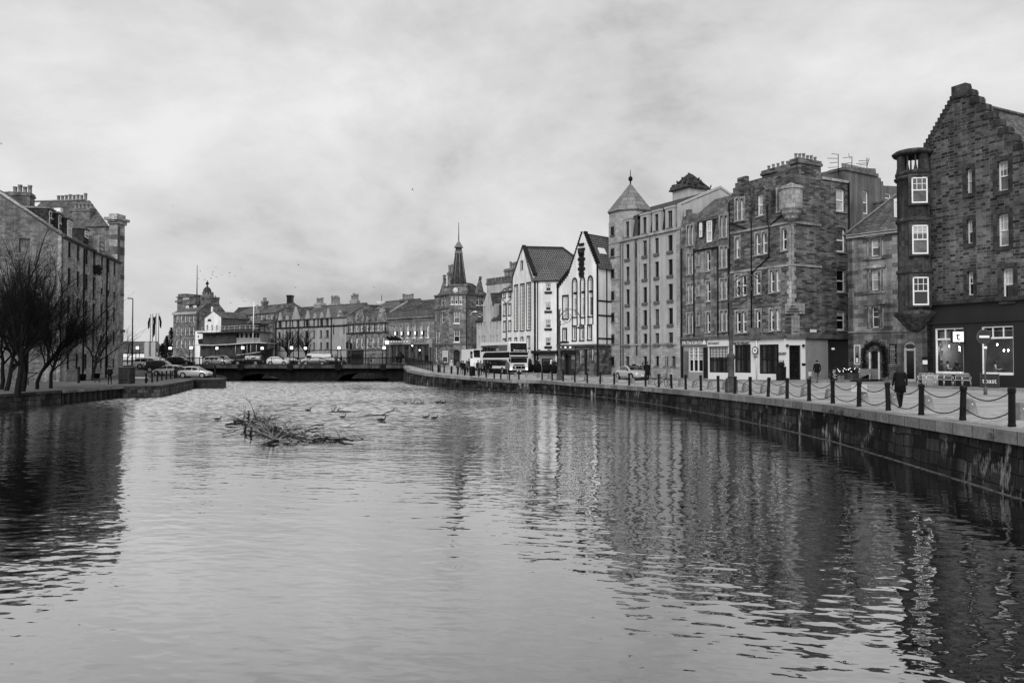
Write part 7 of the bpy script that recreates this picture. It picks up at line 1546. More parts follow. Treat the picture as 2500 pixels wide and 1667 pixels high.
def dog(p):
 t = thing('dog', 'small dark dog on a lead beside the person on the left quay', 'dog', p, math.radians(200)); mb = MB()
 V = [(-.22, 0, .3), (0, 0, .32), (.2, 0, .34), (.3, 0, .42), (.38, 0, .5), (.5, 0, .48), (-.36, 0, .42)]; R = [.085, .08, .1, .06, .07, .035, .02]
 E = [(0, 1), (1, 2), (2, 3), (3, 4), (4, 5), (0, 6)]
 for x, i in ((.18, 2), (-.2, 0)):
  for sd in (-1, 1):
   V.append((x, .06 * sd, .2)); R.append(.035); k = len(V) - 1; E.append((i, k)); V.append((x + (.02 if x > 0 else -.05), .06 * sd, .11)); R.append(.022); E.append((k, k + 1)); V.append((x, .06 * sd, .015)); R.append(.025); E.append((k + 1, k + 2))
 me = bpy.data.meshes.new('body'); me.from_pydata(V, E, []); o = link('body', me, t); me.materials.append(M['feather'])
 m = o.modifiers.new('skin', 'SKIN')
 for k, sv in enumerate(me.skin_vertices[0].data): sv.radius = (R[k], R[k]); sv.use_root = (k == 0)
 o.modifiers.new('sub', 'SUBSURF').levels = 1
 mb = MB()
 for sd in (-1, 1): mb.tube([(.36, .05 * sd, .54), (.34, .075 * sd, .6)], [.03, .006], 5)
 mb.local('ear', M['feather'], t)
 l = thing('dog_lead', 'thin lead slanting from the small dog up to its walker', 'lead', p); mb = MB(); mb.tube(sag(p + Vector((-.2, 0, .45)), pl_ + Vector((-.25, 0, .9)), .15), .012, 4); mb.build('strap', M['mid'], l)
dog(gl(237, 935))

# --- cars
SEC = {'hatch': [(-1, .38, .78, .82, .86), (-.96, .25, .92, .98, .95), (-.88, .22, .94, 1.2, .98), (-.74, .2, .95, 1.42, 1), (-.3, .2, .95, 1.48, 1), (.1, .2, .93, 1.46, 1), (.3, .2, .92, 1.3, 1), (.54, .2, .92, .97, 1), (.8, .2, .82, .86, .97), (.95, .25, .68, .72, .9), (1, .35, .55, .58, .8)],
 'sedan': [(-1, .4, .8, .84, .85), (-.95, .28, .95, .99, .95), (-.72, .22, .96, 1.02, 1), (-.5, .2, .95, 1.3, 1), (-.25, .2, .94, 1.43, 1), (.05, .2, .93, 1.44, 1), (.22, .2, .92, 1.28, 1), (.46, .2, .9, .97, 1), (.8, .22, .82, .86, .97), (.95, .26, .68, .72, .9), (1, .36, .55, .58, .82)],
 'suv': [(-1, .45, .95, 1.0, .88), (-.97, .3, 1.05, 1.3, .97), (-.9, .28, 1.08, 1.6, 1), (-.78, .28, 1.08, 1.7, 1), (0, .28, 1.05, 1.74, 1), (.14, .28, 1.05, 1.68, 1), (.42, .28, 1.03, 1.1, 1), (.85, .3, .95, .99, .97), (.96, .32, .8, .84, .92), (1, .42, .7, .73, .85)],
 'estate': [(-1, .4, .85, .9, .88), (-.97, .26, .93, 1.1, .96), (-.85, .22, .95, 1.42, 1), (-.4, .2, .95, 1.5, 1), (.05, .2, .93, 1.48, 1), (.24, .2, .92, 1.3, 1), (.48, .2, .9, .97, 1), (.8, .2, .82, .86, .97), (.95, .25, .68, .72, .9), (1, .35, .55, .58, .8)]}
DIM = {'hatch': (3.7, 1.7, 1.0), 'sedan': (4.7, 1.82, 1.0), 'suv': (4.6, 1.95, 1.0), 'estate': (4.6, 1.8, 1.0)}
CMESH = {}
def car_meshes(kind, L):
 key = (kind, L)
 if key in CMESH: return CMESH[key]
 _, Wd, _ = DIM[kind]; ss = SEC[kind]; mb = MB(); rings = []
 for x, zl_, zb, zt, hw in ss:
  h = hw * Wd / 2; k = max(0, zt - zb); hr = h - .05 - .34 * k
  half = [(h * .9, zl_), (h * .99, zl_ + (zb - zl_) * .3), (h, zl_ + (zb - zl_) * .7), (h * .965, zb), (hr + (h * .96 - hr) * .12, zt - .05 - .02 * (k > .1)), (hr * .7, zt)]
  ring = [(x * L / 2, y, z) for y, z in half] + [(x * L / 2, -y, z) for y, z in half[::-1]]; rings.append(ring)
 n = len(rings[0]); i0 = 0
 for r in rings: mb.v += [Vector(p) for p in r]
 for a in range(len(rings) - 1):
  for q in range(n):
   b = (q + 1) % n; mb.f.append([a * n + q, (a + 1) * n + q, (a + 1) * n + b, a * n + b]); mb.m.append(0); mb.sm.append(q not in (5, 11) or True)
 mb.f.append(list(range(n))); mb.f.append(list(range((len(rings) - 1) * n, len(rings) * n))[::-1]); mb.m += [0, 0]; mb.sm += [False, False]
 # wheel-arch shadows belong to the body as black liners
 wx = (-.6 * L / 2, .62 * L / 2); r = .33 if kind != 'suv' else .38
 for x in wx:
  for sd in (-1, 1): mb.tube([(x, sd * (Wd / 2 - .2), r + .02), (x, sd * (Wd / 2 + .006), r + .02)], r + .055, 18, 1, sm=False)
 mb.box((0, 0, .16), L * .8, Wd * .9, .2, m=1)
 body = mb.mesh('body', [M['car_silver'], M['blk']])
 sideg, scr, rear = {1: MB(), -1: MB()}, MB(), MB()
 def off(p, sd): return Vector((p[0], p[1] + .012 * sd, p[2]))
 cab = [k for k, s in enumerate(ss) if s[3] - s[2] > .24]
 def edge(k, f):                                # point on the side between belt (0) and roof (1)
  a, b = Vector(rings[k][3]), Vector(rings[k][4]); return a.lerp(b, f)
 k0, k1 = cab[0], cab[-1]; xs = [rings[k][3][0] for k in range(len(ss))]
 def at(x, f):
  for k in range(len(ss) - 1):
   if xs[k] <= x <= xs[k + 1]: t = (x - xs[k]) / (xs[k + 1] - xs[k]); return edge(k, f).lerp(edge(k + 1, f), t)
 lo_x, hi_x = xs[k0], min(xs[k1 + 1], xs[k1] + .34 * (xs[k1 + 1] - xs[k1]) * 2)
 cuts = [lo_x + .08, lo_x + (hi_x - lo_x) * .3, lo_x + (hi_x - lo_x) * .62, hi_x - .06]
 for ca, cb_ in zip(cuts, cuts[1:]):
  N = 5
  for j in range(N):
   xa = ca + .035 + (cb_ - ca - .07) * j / N; xb = ca + .035 + (cb_ - ca - .07) * (j + 1) / N
   for sd in (1, -1):
    q = [at(xa, .1), at(xb, .1), at(xb, .88), at(xa, .88)]; q = [Vector((p.x, p.y * sd + .012 * sd, p.z)) for p in q]; sideg[sd].face(q if sd < 0 else q[::-1])
 for k in range(len(ss) - 1):
  if abs(ss[k + 1][3] - ss[k][3]) > .14 and max(ss[k][3] - ss[k][2], ss[k + 1][3] - ss[k + 1][2]) > .2:
   A, B2 = rings[k], rings[k + 1]; f = lambda r, y, z: Vector((r[5][0], y, r[5][2] + z))
   ya, yb = A[4][1] * .86, B2[4][1] * .86; nx = 1 if ss[k + 1][3] < ss[k][3] else -1; e = Vector((.012 * nx, 0, .014)); t = .06
   a0, a1, b0, b1 = f(A, ya, 0), f(A, -ya, 0), f(B2, yb, 0), f(B2, -yb, 0)
   (scr if nx > 0 else rear).face([a0.lerp(b0, t) + e, a1.lerp(b1, t) + e, b1.lerp(a1, t) + e, b0.lerp(a0, t) + e])
 wh, rim = MB(), MB(); wh.tube([(0, -.1, 0), (0, .1, 0)], r, 20, sm=False); rim.tube([(0, .1, 0), (0, .112, 0)], r * .68, 14, sm=False)
 for j in range(5):
  a = j * 2 * math.pi / 5; rim.tube([(0, .11, 0), (r * .6 * math.cos(a), .116, r * .6 * math.sin(a))], .035, 4)
 lt = MB(); lt.ball((0, 0, 0), .11, 0, 8, 5, (.8, 1.3, .7))
 mr = MB(); mr.ball((0, 0, 0), .09, 0, 8, 5, (.7, 1.2, .8)); pl = MB(); pl.box((0, 0, 0), .03, .5, .11)
 hl = (ss[-2][0] * L / 2 - .02, Wd / 2 * .7, ss[-2][3] - .06); tl = (ss[1][0] * L / 2, Wd / 2 * .82, ss[1][2] - .12)
 CMESH[key] = dict(body=body, side=sideg[1].mesh('side_glass', M['carglass']), side2=sideg[-1].mesh('side_glass', M['carglass']), rear=rear.mesh('rear_window', M['carglass']), scr=scr.mesh('windscreen', M['carglass']), wheel=wh.mesh('wheel', M['tyre']), rim=rim.mesh('rim', M['alloy']), head=lt.mesh('headlight', M['white']), tail=lt.mesh('tail_light', M['mid']), mir=mr.mesh('mirror', M['blk']), plate=pl.mesh('number_plate', M['white']), wx=wx, r=r, hl=hl, tl=tl, W=Wd, mx=xs[k1] + .3, belt=ss[k1][2])
 return CMESH[key]
def car(label, kind, loc, head, paint, L=None, cat='car', group=None, name=None):
 L = L or DIM[kind][0]; c = car_meshes(kind, L); t = thing(name or 'parked_car', label, cat, loc, head, group)
 link('body', c['body'], t, M[paint]); link('side_glass', c['side'], t); link('side_glass', c['side2'], t); link('rear_window', c['rear'], t); link('windscreen', c['scr'], t)
 for x in c['wx']:
  for sd in (-1, 1):
   w = link('wheel', c['wheel'], t); w.location = (x, sd * (c['W'] / 2 - .085), c['r']); w.rotation_euler = (0, 0, 0 if sd > 0 else math.pi); link('rim', c['rim'], w)
 for sd in (-1, 1):
  for nm, k, pos in (('headlight', 'head', c['hl']), ('tail_light', 'tail', c['tl'])): q = link(nm, c[k], t); q.location = (pos[0], sd * pos[1], pos[2])
  q = link('mirror', c['mir'], t); q.location = (c['mx'], sd * (c['W'] / 2 + .06), c['belt'] + .08)
 q = link('number_plate', c['plate'], t); q.location = (L / 2 + .005, 0, .42)
 q = link('number_plate', c['plate'], t); q.location = (-L / 2 - .005, 0, .62)
 return t
p = gr(1543, 926.5); car('silver saloon car driving along the quay street behind the bollards', 'sedan', p, math.atan2(-.94, .34), 'car_silver', name='moving_car')
ZR = 2.44
def onb(px, lane): return (XY(px, lane)[0], lane, ZR)
BC = [(440, 134.6, 'estate', 0, 'car_black', 4.7, 'dark estate car on the bridge behind the two parked off-roaders'), (530, 134.4, 'estate', 0, 'car_silver', 4.4, 'silver estate car on the bridge below the ship stern'), (545, 138.5, 'suv', 0, 'car_grey', 5.0, 'grey people carrier in the far lane above the silver estate'), (607, 134.5, 'suv', math.pi, 'car_black', 5.0, 'black off-roader on the bridge between the silver estate and a small hatchback'), (680, 134.4, 'hatch', 0, 'car_white', 3.7, 'small white hatchback on the bridge below the bare tree'), (716, 138.5, 'hatch', 0, 'car_black', 4.1, 'dark hatchback half hidden behind the small white hatchback'), (770, 134.6, 'sedan', math.pi, 'car_grey', 4.6, 'dark grey saloon on the bridge in front of a white van'), (819, 137.5, 'hatch', 0, 'car_black', 4.0, 'black car at the right end of the bridge queue'), (385, 138.0, 'estate', 0, 'car_white', 4.6, 'pale estate car in the far lane behind the parked off-roaders')]
for x, y, k, hd, pt, L, lb in BC: car(lb, k, onb(x, y), hd, pt, L, group='cars crossing the bridge', name='moving_car')
p = gl(372, 907); p = Vector((XY(372, 120)[0], 120, zl(120))); car('white off-roader parked behind the black one by the pier', 'suv', p, .1, 'car_white', 4.9)
p = Vector((XY(398, 113)[0], 113, zl(113))); car('black off-roader parked behind the silver hatchback by the pier', 'suv', p, .05, 'car_black', 4.9)
p = Vector((XY(477, 101)[0], 101, zl(101))); car('silver hatchback parked at the pier edge facing the bridge', 'hatch', p, -.05, 'car_silver', 4.1)
p = Vector((XY(412, 106)[0], 106, zl(106))); car('silver car facing left behind the pier bollards', 'hatch', p, math.pi, 'car_silver', 3.9)
def van(label, loc, hd, L, Wd, H, mat, roof=None):
 t = thing('van', label, 'van', loc, hd); mb = MB(); mb.prism([(-L / 2, -Wd / 2, .35), (L / 2, -Wd / 2, .35), (L / 2, -Wd / 2, .95), (L / 2 - .6, -Wd / 2, 1.15), (L / 2 - 1.1, -Wd / 2, H), (-L / 2 + .05, -Wd / 2, H)], (0, Wd, 0)); mb.local('body', mat, t)
 mb = MB()
 for sd in (-1, 1): mb.box((L / 2 - 1.35, sd * (Wd / 2 + .004), 1.2), .9, .02, H - 1.5)
 mb.face([(L / 2 - .62, -Wd / 2 * .85, 1.2), (L / 2 - .62, Wd / 2 * .85, 1.2), (L / 2 - 1.06, Wd / 2 * .85, H - .1), (L / 2 - 1.06, -Wd / 2 * .85, H - .1)]); mb.face([(-L / 2 - .0, -.4, H * .6), (-L / 2 - .0, -.4, H * .88), (-L / 2 - .01, .4, H * .88), (-L / 2 - .01, .4, H * .6)]); mb.local('glass', M['carglass'], t)
 w = MB(); w.tube([(0, -.1, 0), (0, .1, 0)], .35, 16, sm=False); me = w.mesh('wheel', M['tyre'])
 for x in (-L * .3, L * .32):
  for sd in (-1, 1): o = link('wheel', me, t); o.location = (x, sd * (Wd / 2 - .06), .35)
 return t
van('white van in the far lane of the bridge behind the dark grey saloon', onb(775, 138.5), math.pi, 5.2, 1.9, 2.0, M['car_white'])
p = gr(1167, 906); van('white box van half hidden behind the back of the bus', (p.x - .6, 112, zr(p.x, 112)), math.atan2(-.917, .4), 5.5, 2.1, 2.9, M['car_white'])

# --- the double-decker bus
def bus():
 hd = math.atan2(-.917, .4); f = Vector((.4, -.917, 0)); s = Vector((.917, .4, 0)); X0 = XY(1267, 98.0); loc = Vector((X0[0], X0[1], 0)) - f * 5.1; loc.z = 1.5
 t = thing('double_decker_bus', 'white and black double-decker bus on route 35 facing the camera', 'bus', loc, hd); t.scale = (.98,) * 3; L, Wd, H = 10.4, 2.52, 4.3; h = Wd / 2; a = L / 2
 mb = MB(); mb.prism([(-a, -h, .35), (a - .1, -h, .35), (a, -h, .9), (a, -h, 2.4), (a - .12, -h, H - .5), (a - .55, -h, H - .06), (-a + .5, -h, H), (-a, -h, H - .4)], (0, Wd, 0)); mb.local('body', M['car_white'], t)
 def strip(nm, x0, x1, z0, z1, mat, e=.012, sides=(-1, 1), th=.02):
  for sd in sides: q = MB(); q.box(((x0 + x1) / 2, sd * (h + e), z0), x1 - x0, th, z1 - z0); q.local(nm, mat, t)
 strip('side_window', -a + .3, a - .8, 3.05, 3.85, M['carglass']); strip('side_window', -a + 1.2, a - .9, 1.15, 1.95, M['carglass']); strip('dark_livery', -a + 2.3, a - .1, 2.2, 2.92, M['coat_d']); strip('dark_skirt', -a + .2, a - .2, .34, .8, M['coat_d'])
 q = MB(); q.prism([(-a + 2.3 - 1.2 * math.cos(k * math.pi / 16), -h - .012, 2.2 + .72 * math.sin(k * math.pi / 16)) for k in range(9)] + [(-a + 2.32, -h - .012, 2.2)], (0, -.015, 0)); q.local('livery_curve', M['coat_d'], t)
 for k in range(7): strip('window_post', -a + 1.6 + k * 1.15, -a + 1.68 + k * 1.15, 3.05, 3.85, M['coat_g'], .03, (-1,), .012)
 # front
 def front(nm, y0, y1, z0, z1, mat, e=.01, x=a):
  lean = lambda z: a + e - max(0, (z - 2.4)) * .12 / 1.4
  q = MB(); q.hexa([(lean(z0) - .02, y0, z0), (lean(z0), y0, z0), (lean(z0), y1, z0), (lean(z0) - .02, y1, z0), (lean(z1) - .02, y0, z1), (lean(z1), y0, z1), (lean(z1), y1, z1), (lean(z1) - .02, y1, z1)]); q.local(nm, mat, t)
 front('upper_surround', -1.14, 1.14, 2.95, 4.05, M['blk'], .015); front('upper_windscreen', -1.02, 1.02, 3.35, 3.95, M['carglass'], .03); front('destination_blind', -1.0, 1.0, 3.0, 3.28, M['blk'], .03); front('dark_livery', -1.26, 1.26, 2.2, 2.9, M['coat_d']); front('lower_windscreen', -1.12, 1.12, 1.55, 2.18, M['carglass'], .02); front('grille', -.75, .75, 1.22, 1.38, M['blk'], .02); front('advert_panel', -.85, .85, .78, 1.15, M['coat_d'], .02); front('bumper', -1.25, 1.25, .34, .62, M['coat_d'], .05)
 front('number_plate', -.3, .3, .42, .54, M['white'], .07)
 Wf = Wall(((loc + f * (a - .05) - s * h).x, (loc + f * (a - .05) - s * h).y), ((loc + f * (a - .05) + s * h).x, (loc + f * (a - .05) + s * h).y), 1.36)
 def tx(st, u, v, sz, m):
  cu = bpy.data.curves.new('lettering', 'FONT'); cu.body = st; cu.size = sz; cu.extrude = .008; cu.align_x = 'CENTER'; cu.align_y = 'CENTER'; cu.materials.append(m); o = text_mesh(cu, t)
  o.matrix_local = Matrix.Translation((a - .02 - max(0, v - 2.4) * .085 + .06, u, v)) @ Matrix(((0, 0, 1), (1, 0, 0), (0, 1, 0))).to_4x4(); return o
 tx('35', -.62, 3.13, .3, M['lampw']); tx('Ocean Terminal', .25, 3.13, .2, M['lampw']); tx('R', -.5, .96, .36, M['white']); tx('S', .3, .96, .2, M['white'])
 for sd in (-1, 1): q = MB(); q.ball((a + .02, sd * 1.1, .75), .11, 0, 8, 5); q.local('headlight', M['glow'], t)
 for sd in (-1, 1): q = MB(); q.tube([(a - .05, sd * 1.2, 2.1), (a + .3, sd * 1.42, 2.05)], .03, 5); q.box((a + .3, sd * 1.42, 1.65), .1, .22, .42); q.local('mirror', M['blk'], t)
 w = MB(); w.tube([(0, -.16, 0), (0, .16, 0)], .5, 20, sm=False); me = w.mesh('wheel', M['tyre']); r = MB(); r.tube([(0, -.17, 0), (0, .17, 0)], .26, 14, sm=False); rm = r.mesh('rim', M['alloy'])
 for x in (-a + 2.6, a - 2.5):
  for sd in (-1, 1): o = link('wheel', me, t); o.location = (x, sd * (h - .14), .5); link('rim', rm, o)
bus()

# --- ornate lamp posts with a scrolled arm
def lamp_post(label, base, h, group='ornate quay lamp posts'):
 t = thing('lamp_post', label, 'lamp post', base, 0, group); z = lambda f: h * f; mb = MB()
 mb.box((0, 0, 0), .62, .62, z(.1)); mb.box((0, 0, z(.1)), .52, .52, z(.02)); mb.lathe((0, 0, 0), [(.24, z(.12)), (.2, z(.14)), (.19, z(.27)), (.25, z(.285)), (.28, z(.3)), (.2, z(.315)), (.13, z(.33)), (.12, z(.5)), (.15, z(.505)), (.115, z(.52)), (.1, z(.74)), (.17, z(.755)), (.13, z(.775)), (.16, z(.8)), (.09, z(.82)), (.075, z(.95)), (.02, z(.965))], 10); mb.local('post', M['ironp'], t)
 mb = MB(); R = h * .145; c = Vector((R * 1.0, 0, z(.82))); pts = [Vector((0, 0, z(.8)))] + [c + Vector((-R * math.cos(w), 0, R * 1.05 * math.sin(w))) for w in [k * math.pi / 14 for k in range(1, 15)]]; mb.tube(pts, .04, 6); mb.tube([pts[-1], pts[-1] - Vector((0, 0, .35))], .03, 5)
 mb.local('arm', M['ironp'], t); mb = MB(); cc = Vector((R * .75, 0, z(.84)))
 mb.tube([cc + Vector((R * .5 * (1 - k / 34) * math.cos(k * .42), 0, R * .5 * (1 - k / 34) * math.sin(k * .42))) for k in range(30)], .025, 4)
 mb.tube([Vector((0, 0, z(.755))), Vector((R * .5, 0, z(.775))), Vector((R * .95, 0, z(.8))), Vector((R * 1.2, 0, z(.86)))], .025, 4)
 for k in range(6): a_ = 1.1 + k * .25; mb.tube([Vector((.02, 0, z(.93))), Vector((.02 + .3 * math.cos(a_), .04 * (k % 2), z(.93) + .42 * math.sin(a_)))], [.03, .012], 4)
 mb.local('scrollwork', M['ironp'], t); e = pts[-1]; mb = MB(); mb.lathe((e.x, e.y, e.z - .35), [(.48, -.5), (.5, -.44), (.3, -.34), (.15, -.28), (.13, -.06), (.16, -.04), (.04, 0)], 16); mb.local('lamp_shade', M['ironp'], t); mb = MB(); mb.lathe((e.x, e.y, e.z - .35), [(.02, -.6), (.2, -.56), (.3, -.5), (.3, -.49)], 12); mb.local('lamp_glass', M['pane_l'], t)
b = on_edge(1785, 1.0); lamp_post('ornate lamp post with a bell shade before the pale restaurant', b, (957 - 662) * b.y / F)
b = gr(1366, 928); lamp_post('ornate lamp post with a bell shade before the white arched house', b, (928 - 750) * b.y / F)
b = gr(1072, 908.5); t = thing('short_post', 'short thick grey post among the first quay bollards by the bridge railing', 'post', b); mb = MB(); mb.lathe((0, 0, 0), [(.24, 0), (.24, 1.2), (.17, 1.25), (.17, 1.5), (.22, 1.55), (.02, 1.6)], 10); mb.local('column', M['ironp'], t)

# --- signs and cafe terrace
p = gr(2406, 963.5); t = thing('no_entry_sign', 'round no entry sign on a grey pole outside the cafe', 'road sign', p); H = (963.5 - 808) * p.y / F; mb = MB(); mb.tube([(0, 0, 0), (0, 0, H)], .045, 8); mb.lathe((0, 0, 0), [(.09, 0), (.085, .35), (.05, .42)], 8); mb.local('pole', M['mid'], t)
Ws = Wall((p.x - .5, p.y - .06), (p.x + .5, p.y - .06), p.z); zc = H - .3; mb = MB(); mb.disc(Ws.pt(.43, zc, 0), .36, Ws.n, .02, 28); mb.build('disc', plain('sign_face', .045, .5, .1), t); mb = MB(); mb.disc(Ws.pt(.43, zc, -.012), .375, Ws.n, .012, 28); mb.build('rim', M['mesh'], t); mb = MB(); wbox(mb, Ws, .17, .69, zc - .06, zc + .06, .02, .03); mb.build('white_bar', M['white'], t); mb = MB(); wbox(mb, Ws, .36, .56, zc - .62, zc - .5, .01, .03); mb.build('tag_plate', M['white'], t)
def chair_proto():
 t = thing('cafe_chair', 'x', 'chair', (0, 0, 0)); M_ = M['chrome']
 for sx in (-.21, .21):
  for sy, top in ((-.2, .45), (.22, .84)): mb = MB(); mb.tube([(sx * 1.12, sy * 1.15, 0), (sx, sy, .45)] + ([(sx * .98, sy * 1.25, top)] if top > .5 else []), .014, 6); mb.local('leg', M_, t)
  mb = MB(); mb.tube([(sx, -.2, .45), (sx * 1.15, -.2, .66), (sx * 1.15, .15, .68), (sx, .25, .72)], .014, 6); mb.local('armrest', M_, t)
 mb = MB(); mb.box((0, 0, .44), .44, .44, .02)
 for k in range(6): mb.box((0, -.18 + k * .07, .462), .42, .045, .012)
 mb.local('seat', M_, t); mb = MB(); mb.tube([(-.205, .27, .84), (-.1, .3, .86), (.1, .3, .86), (.205, .27, .84)], .014, 6)
 for k in range(7): x = -.15 + k * .05; mb.tube([(x, .23, .5), (x, .285, .85)], .009, 4)
 mb.local('backrest', M_, t); return t
W = WCAFE; proto = None
CH = ['aluminium chair at the left end of the cafe row by the pale windbreak', 'second aluminium chair of the cafe row, left of the middle', 'third aluminium chair of the cafe row below the sill corner', 'fourth aluminium chair of the cafe row, right of the middle', 'fifth aluminium chair of the cafe row near the toast banner', 'aluminium chair at the right end of the cafe row touching the toast banner']
for k in range(6):
 u = W.pix(*c8(780 + k * 73, 1090))[0]; q = W.pt(u, 0, .75 + .12 * (k % 2)); q.z = zr(q.x, q.y) + .1
 o = chair_proto() if k == 0 else copy_tree(proto); proto = proto or o; o.location = q; o.rotation_euler = (0, 0, math.atan2(W.u.y, W.u.x) + .5 + .25 * math.sin(k * 3)); o['label'] = CH[k]; o['group'] = 'aluminium chairs outside the cafe'
r = rect(W.shift(.9), c8, 1188, 1022, 1336, 1135); Wn = W.shift(.9); t = thing('banner', 'dark windbreak banner with the white word toast by the sign pole', 'banner', Wn.pt(r[0], 0)); mb = MB(); wbox(mb, Wn, r[0], r[2], r[1], r[3], -.015, .015); mb.build('cloth', plain('banner_cloth', .05, .8, .1), t); text(t, 'toast', Wn, (r[0] + r[2]) / 2 - .0, (r[1] + r[3]) / 2, .42, M['white'], .022); mb = MB()
for u in (r[0], r[2]): mb.tube([Wn.pt(u, -.1), Wn.pt(u, r[3] + .08)], .02, 6)
mb.build('frame', M['mid'], t)
Wn = W.shift(.12); r = rect(Wn, c8, 722, 1022, 850, 1115); t = thing('windbreak', 'pale plain windbreak panel at the left end of the cafe chairs', 'banner', Wn.pt(r[0], 0)); mb = MB(); wbox(mb, Wn, r[0], r[2], r[1], r[3], -.015, .015); mb.build('cloth', M['coat_p'], t); mb = MB(); mb.tube([Wn.pt(r[0] - .05, -.1), Wn.pt(r[0] - .05, r[3] + .15)], .05, 6); mb.build('frame', M['iron'], t)
# people inside the cafe window, with their table
for k, (x, d, lb, tp, fx) in enumerate(((925, 1.0, 'person in a light top sitting at the left side of the cafe window table', 'coat_p', .7), (1000, 1.15, 'long haired woman leaning on the cafe window table', 'coat_g', -.7), (1305, 1.1, 'person with a drink sitting alone in the right cafe window', 'coat_p', .2))):
 u = W.shift(-d).pix(*c8(x, 960))[0]; q = W.pt(u, .42, -d); person(lb, q, math.atan2(W.u.y, W.u.x) - math.pi / 2 + (0 if fx > 0 else math.pi) + .5 * (1 if fx > 0 else -1), 1.72, 'sit', tp, 'coat_d', 'hair', hairlen=.2 if k == 1 else .0)
for k, (u, lb) in enumerate(((W.shift(-1).pix(*c8(965, 985))[0], 'small round table between the two people in the left cafe window'), (W.shift(-1).pix(*c8(1370, 985))[0], 'small table with glasses in the right cafe window'))):
 t = thing('cafe_table', lb, 'table', W.pt(u, .42, -1.0)); mb = MB(); mb.lathe((0, 0, 0), [(.2, 0), (.03, .03), (.03, .7), (.38, .71), (.38, .74)], 16); mb.local('table_top', M['wood'], t)
# planters, A-board, barriers before the ivy house
def leafball(mb, c, r, n, s, rg, sq=(1, 1, 1)):
 for k in range(n):
  d = Vector((rg.gauss(0, 1), rg.gauss(0, 1), rg.gauss(0, 1))).normalized() * r * rg.random() ** .4; q = Vector(c) + Vector((d.x * sq[0], d.y * sq[1], d.z * sq[2])); a = Vector((rg.gauss(0, 1), rg.gauss(0, 1), rg.gauss(0, 1))).normalized() * s; b2 = a.orthogonal().normalized() * s * .6; mb.face([q - a, q + b2, q + a, q - b2])
def planter(label, p, sx, sy, sz, leafh, n, u=(1, 0, 0), lights=0, mat='wood'):
 t = thing('planter', label, 'planter', p); rg = random.Random(label); mb = MB(); mb.box((0, 0, 0), sx, sy, sz, ux=u, top=1.06); mb.box((0, 0, sz), sx * 1.1, sy * 1.1, .05, ux=u); mb.local('tub', M[mat], t); mb = MB(); leafball(mb, (0, 0, sz + leafh * .45), leafh * .6, n, .07, rg, (sx / leafh * .9, sy / leafh * .9, .8)); mb.local('shrub', M['leaf'], t)
 for k in range(lights): mb = MB(); mb.ball((rg.uniform(-.5, .5) * sx, -sy * .5, sz + leafh * rg.uniform(.2, .8)), .022, 0, 5, 3); mb.local('fairy_light', M['glow'], t)
U = (1, .547, 0)
p = gr(2048, 930); planter('wide wooden planter with fairy lights before the dark passage', p, 1.5, .5, .62, .55, 500, U, 16); p = gr(2084, 930); planter('wooden planter with fairy lights left of the ivy door', p, .9, .5, .6, .6, 350, U, 8)
p = gr(2228, 929); planter('tall dark planter with fairy lights at the right of the arched white door', p, .7, .5, .8, .7, 350, U, 8, 'blk'); p = gr(1907, 931.5); planter('tall dark planter with a clipped bush beside the restaurant door', p, .55, .55, 1.2, .5, 500, U, 0, 'blk')
for x, y, w, lb in ((2036, 931, .45, 'small black chalk board standing left of the wide planter'), (2220, 931, .42, 'small black chalk board standing by the arched white door')):
 p = gr(x, y); t = thing('pavement_board', lb, 'menu board', p); mb = MB(); mb.hexa([(-w / 2, -.2, 0), (w / 2, -.2, 0), (w / 2, -.17, 0), (-w / 2, -.17, 0), (-w / 2, -.02, 1), (w / 2, -.02, 1), (w / 2, .01, 1), (-w / 2, .01, 1)]); mb.hexa([(-w / 2, .17, 0), (w / 2, .17, 0), (w / 2, .2, 0), (-w / 2, .2, 0), (-w / 2, -.01, 1), (w / 2, -.01, 1), (w / 2, .02, 1), (-w / 2, .02, 1)]); mb.local('board', M['blk'], t); mb = MB()
 for j in range(6): z = .25 + j * .12; yy = -.2 + .18 * z; mb.box((random.Random(j).uniform(-.05, .05), yy - .008, z), w * (.4 + .07 * (j % 3)), .006, .05)
 mb.local('chalk_writing', M['chalk'], t)
p = gr(2052, 932); t = thing('wooden_crate', 'pale slatted crate standing in front of the wide planter', 'crate', p); mb = MB()
for j in range(3): mb.box((0, 0, .05 + j * .15), .42, .3, .1)
for sx in (-.19, .19): mb.box((sx, -.155, 0), .05, .02, .5)
mb.local('slats', M['wish_trim'], t)
for k, (x0, x1, lb) in enumerate(((2094, 2126, 'sagging grey mesh barrier panel left of the ivy door'), (2128, 2160, 'grey mesh barrier panel before the ivy door'), (2160, 2200, 'grey mesh barrier panel right of the ivy door'))):
 a, b = gr(x0, 930), gr(x1, 930.5); t = thing('mesh_barrier', lb, 'barrier', a); mb = MB(); mb.tube([a, a + Vector((0, 0, 1.05))], .02, 5); mb.tube([b, b + Vector((0, 0, 1.05))], .02, 5); mb.tube([a + Vector((0, 0, 1.0)), b + Vector((0, 0, 1.0))], .012, 4); mb.build('frame', M['mesh'], t); mb = MB(); n = 12; z = Vector((0, 0, 1))
 for j in range(n):
  c0, c1_ = a.lerp(b, j / n), a.lerp(b, (j + 1) / n); d0, d1 = (.15 + (.5 * j / n if k == 0 else 0)), (.15 + (.5 * (j + 1) / n if k == 0 else 0)); mb.hexa([c0 + z * d0, c1_ + z * d1, c1_ + z * d1 + Vector((.01, .02, 0)), c0 + z * d0 + Vector((.01, .02, 0)), c0 + z * .98, c1_ + z * .98, c1_ + z * .98 + Vector((.01, .02, 0)), c0 + z * .98 + Vector((.01, .02, 0))])
 mb.build('netting', M['mesh'], t)
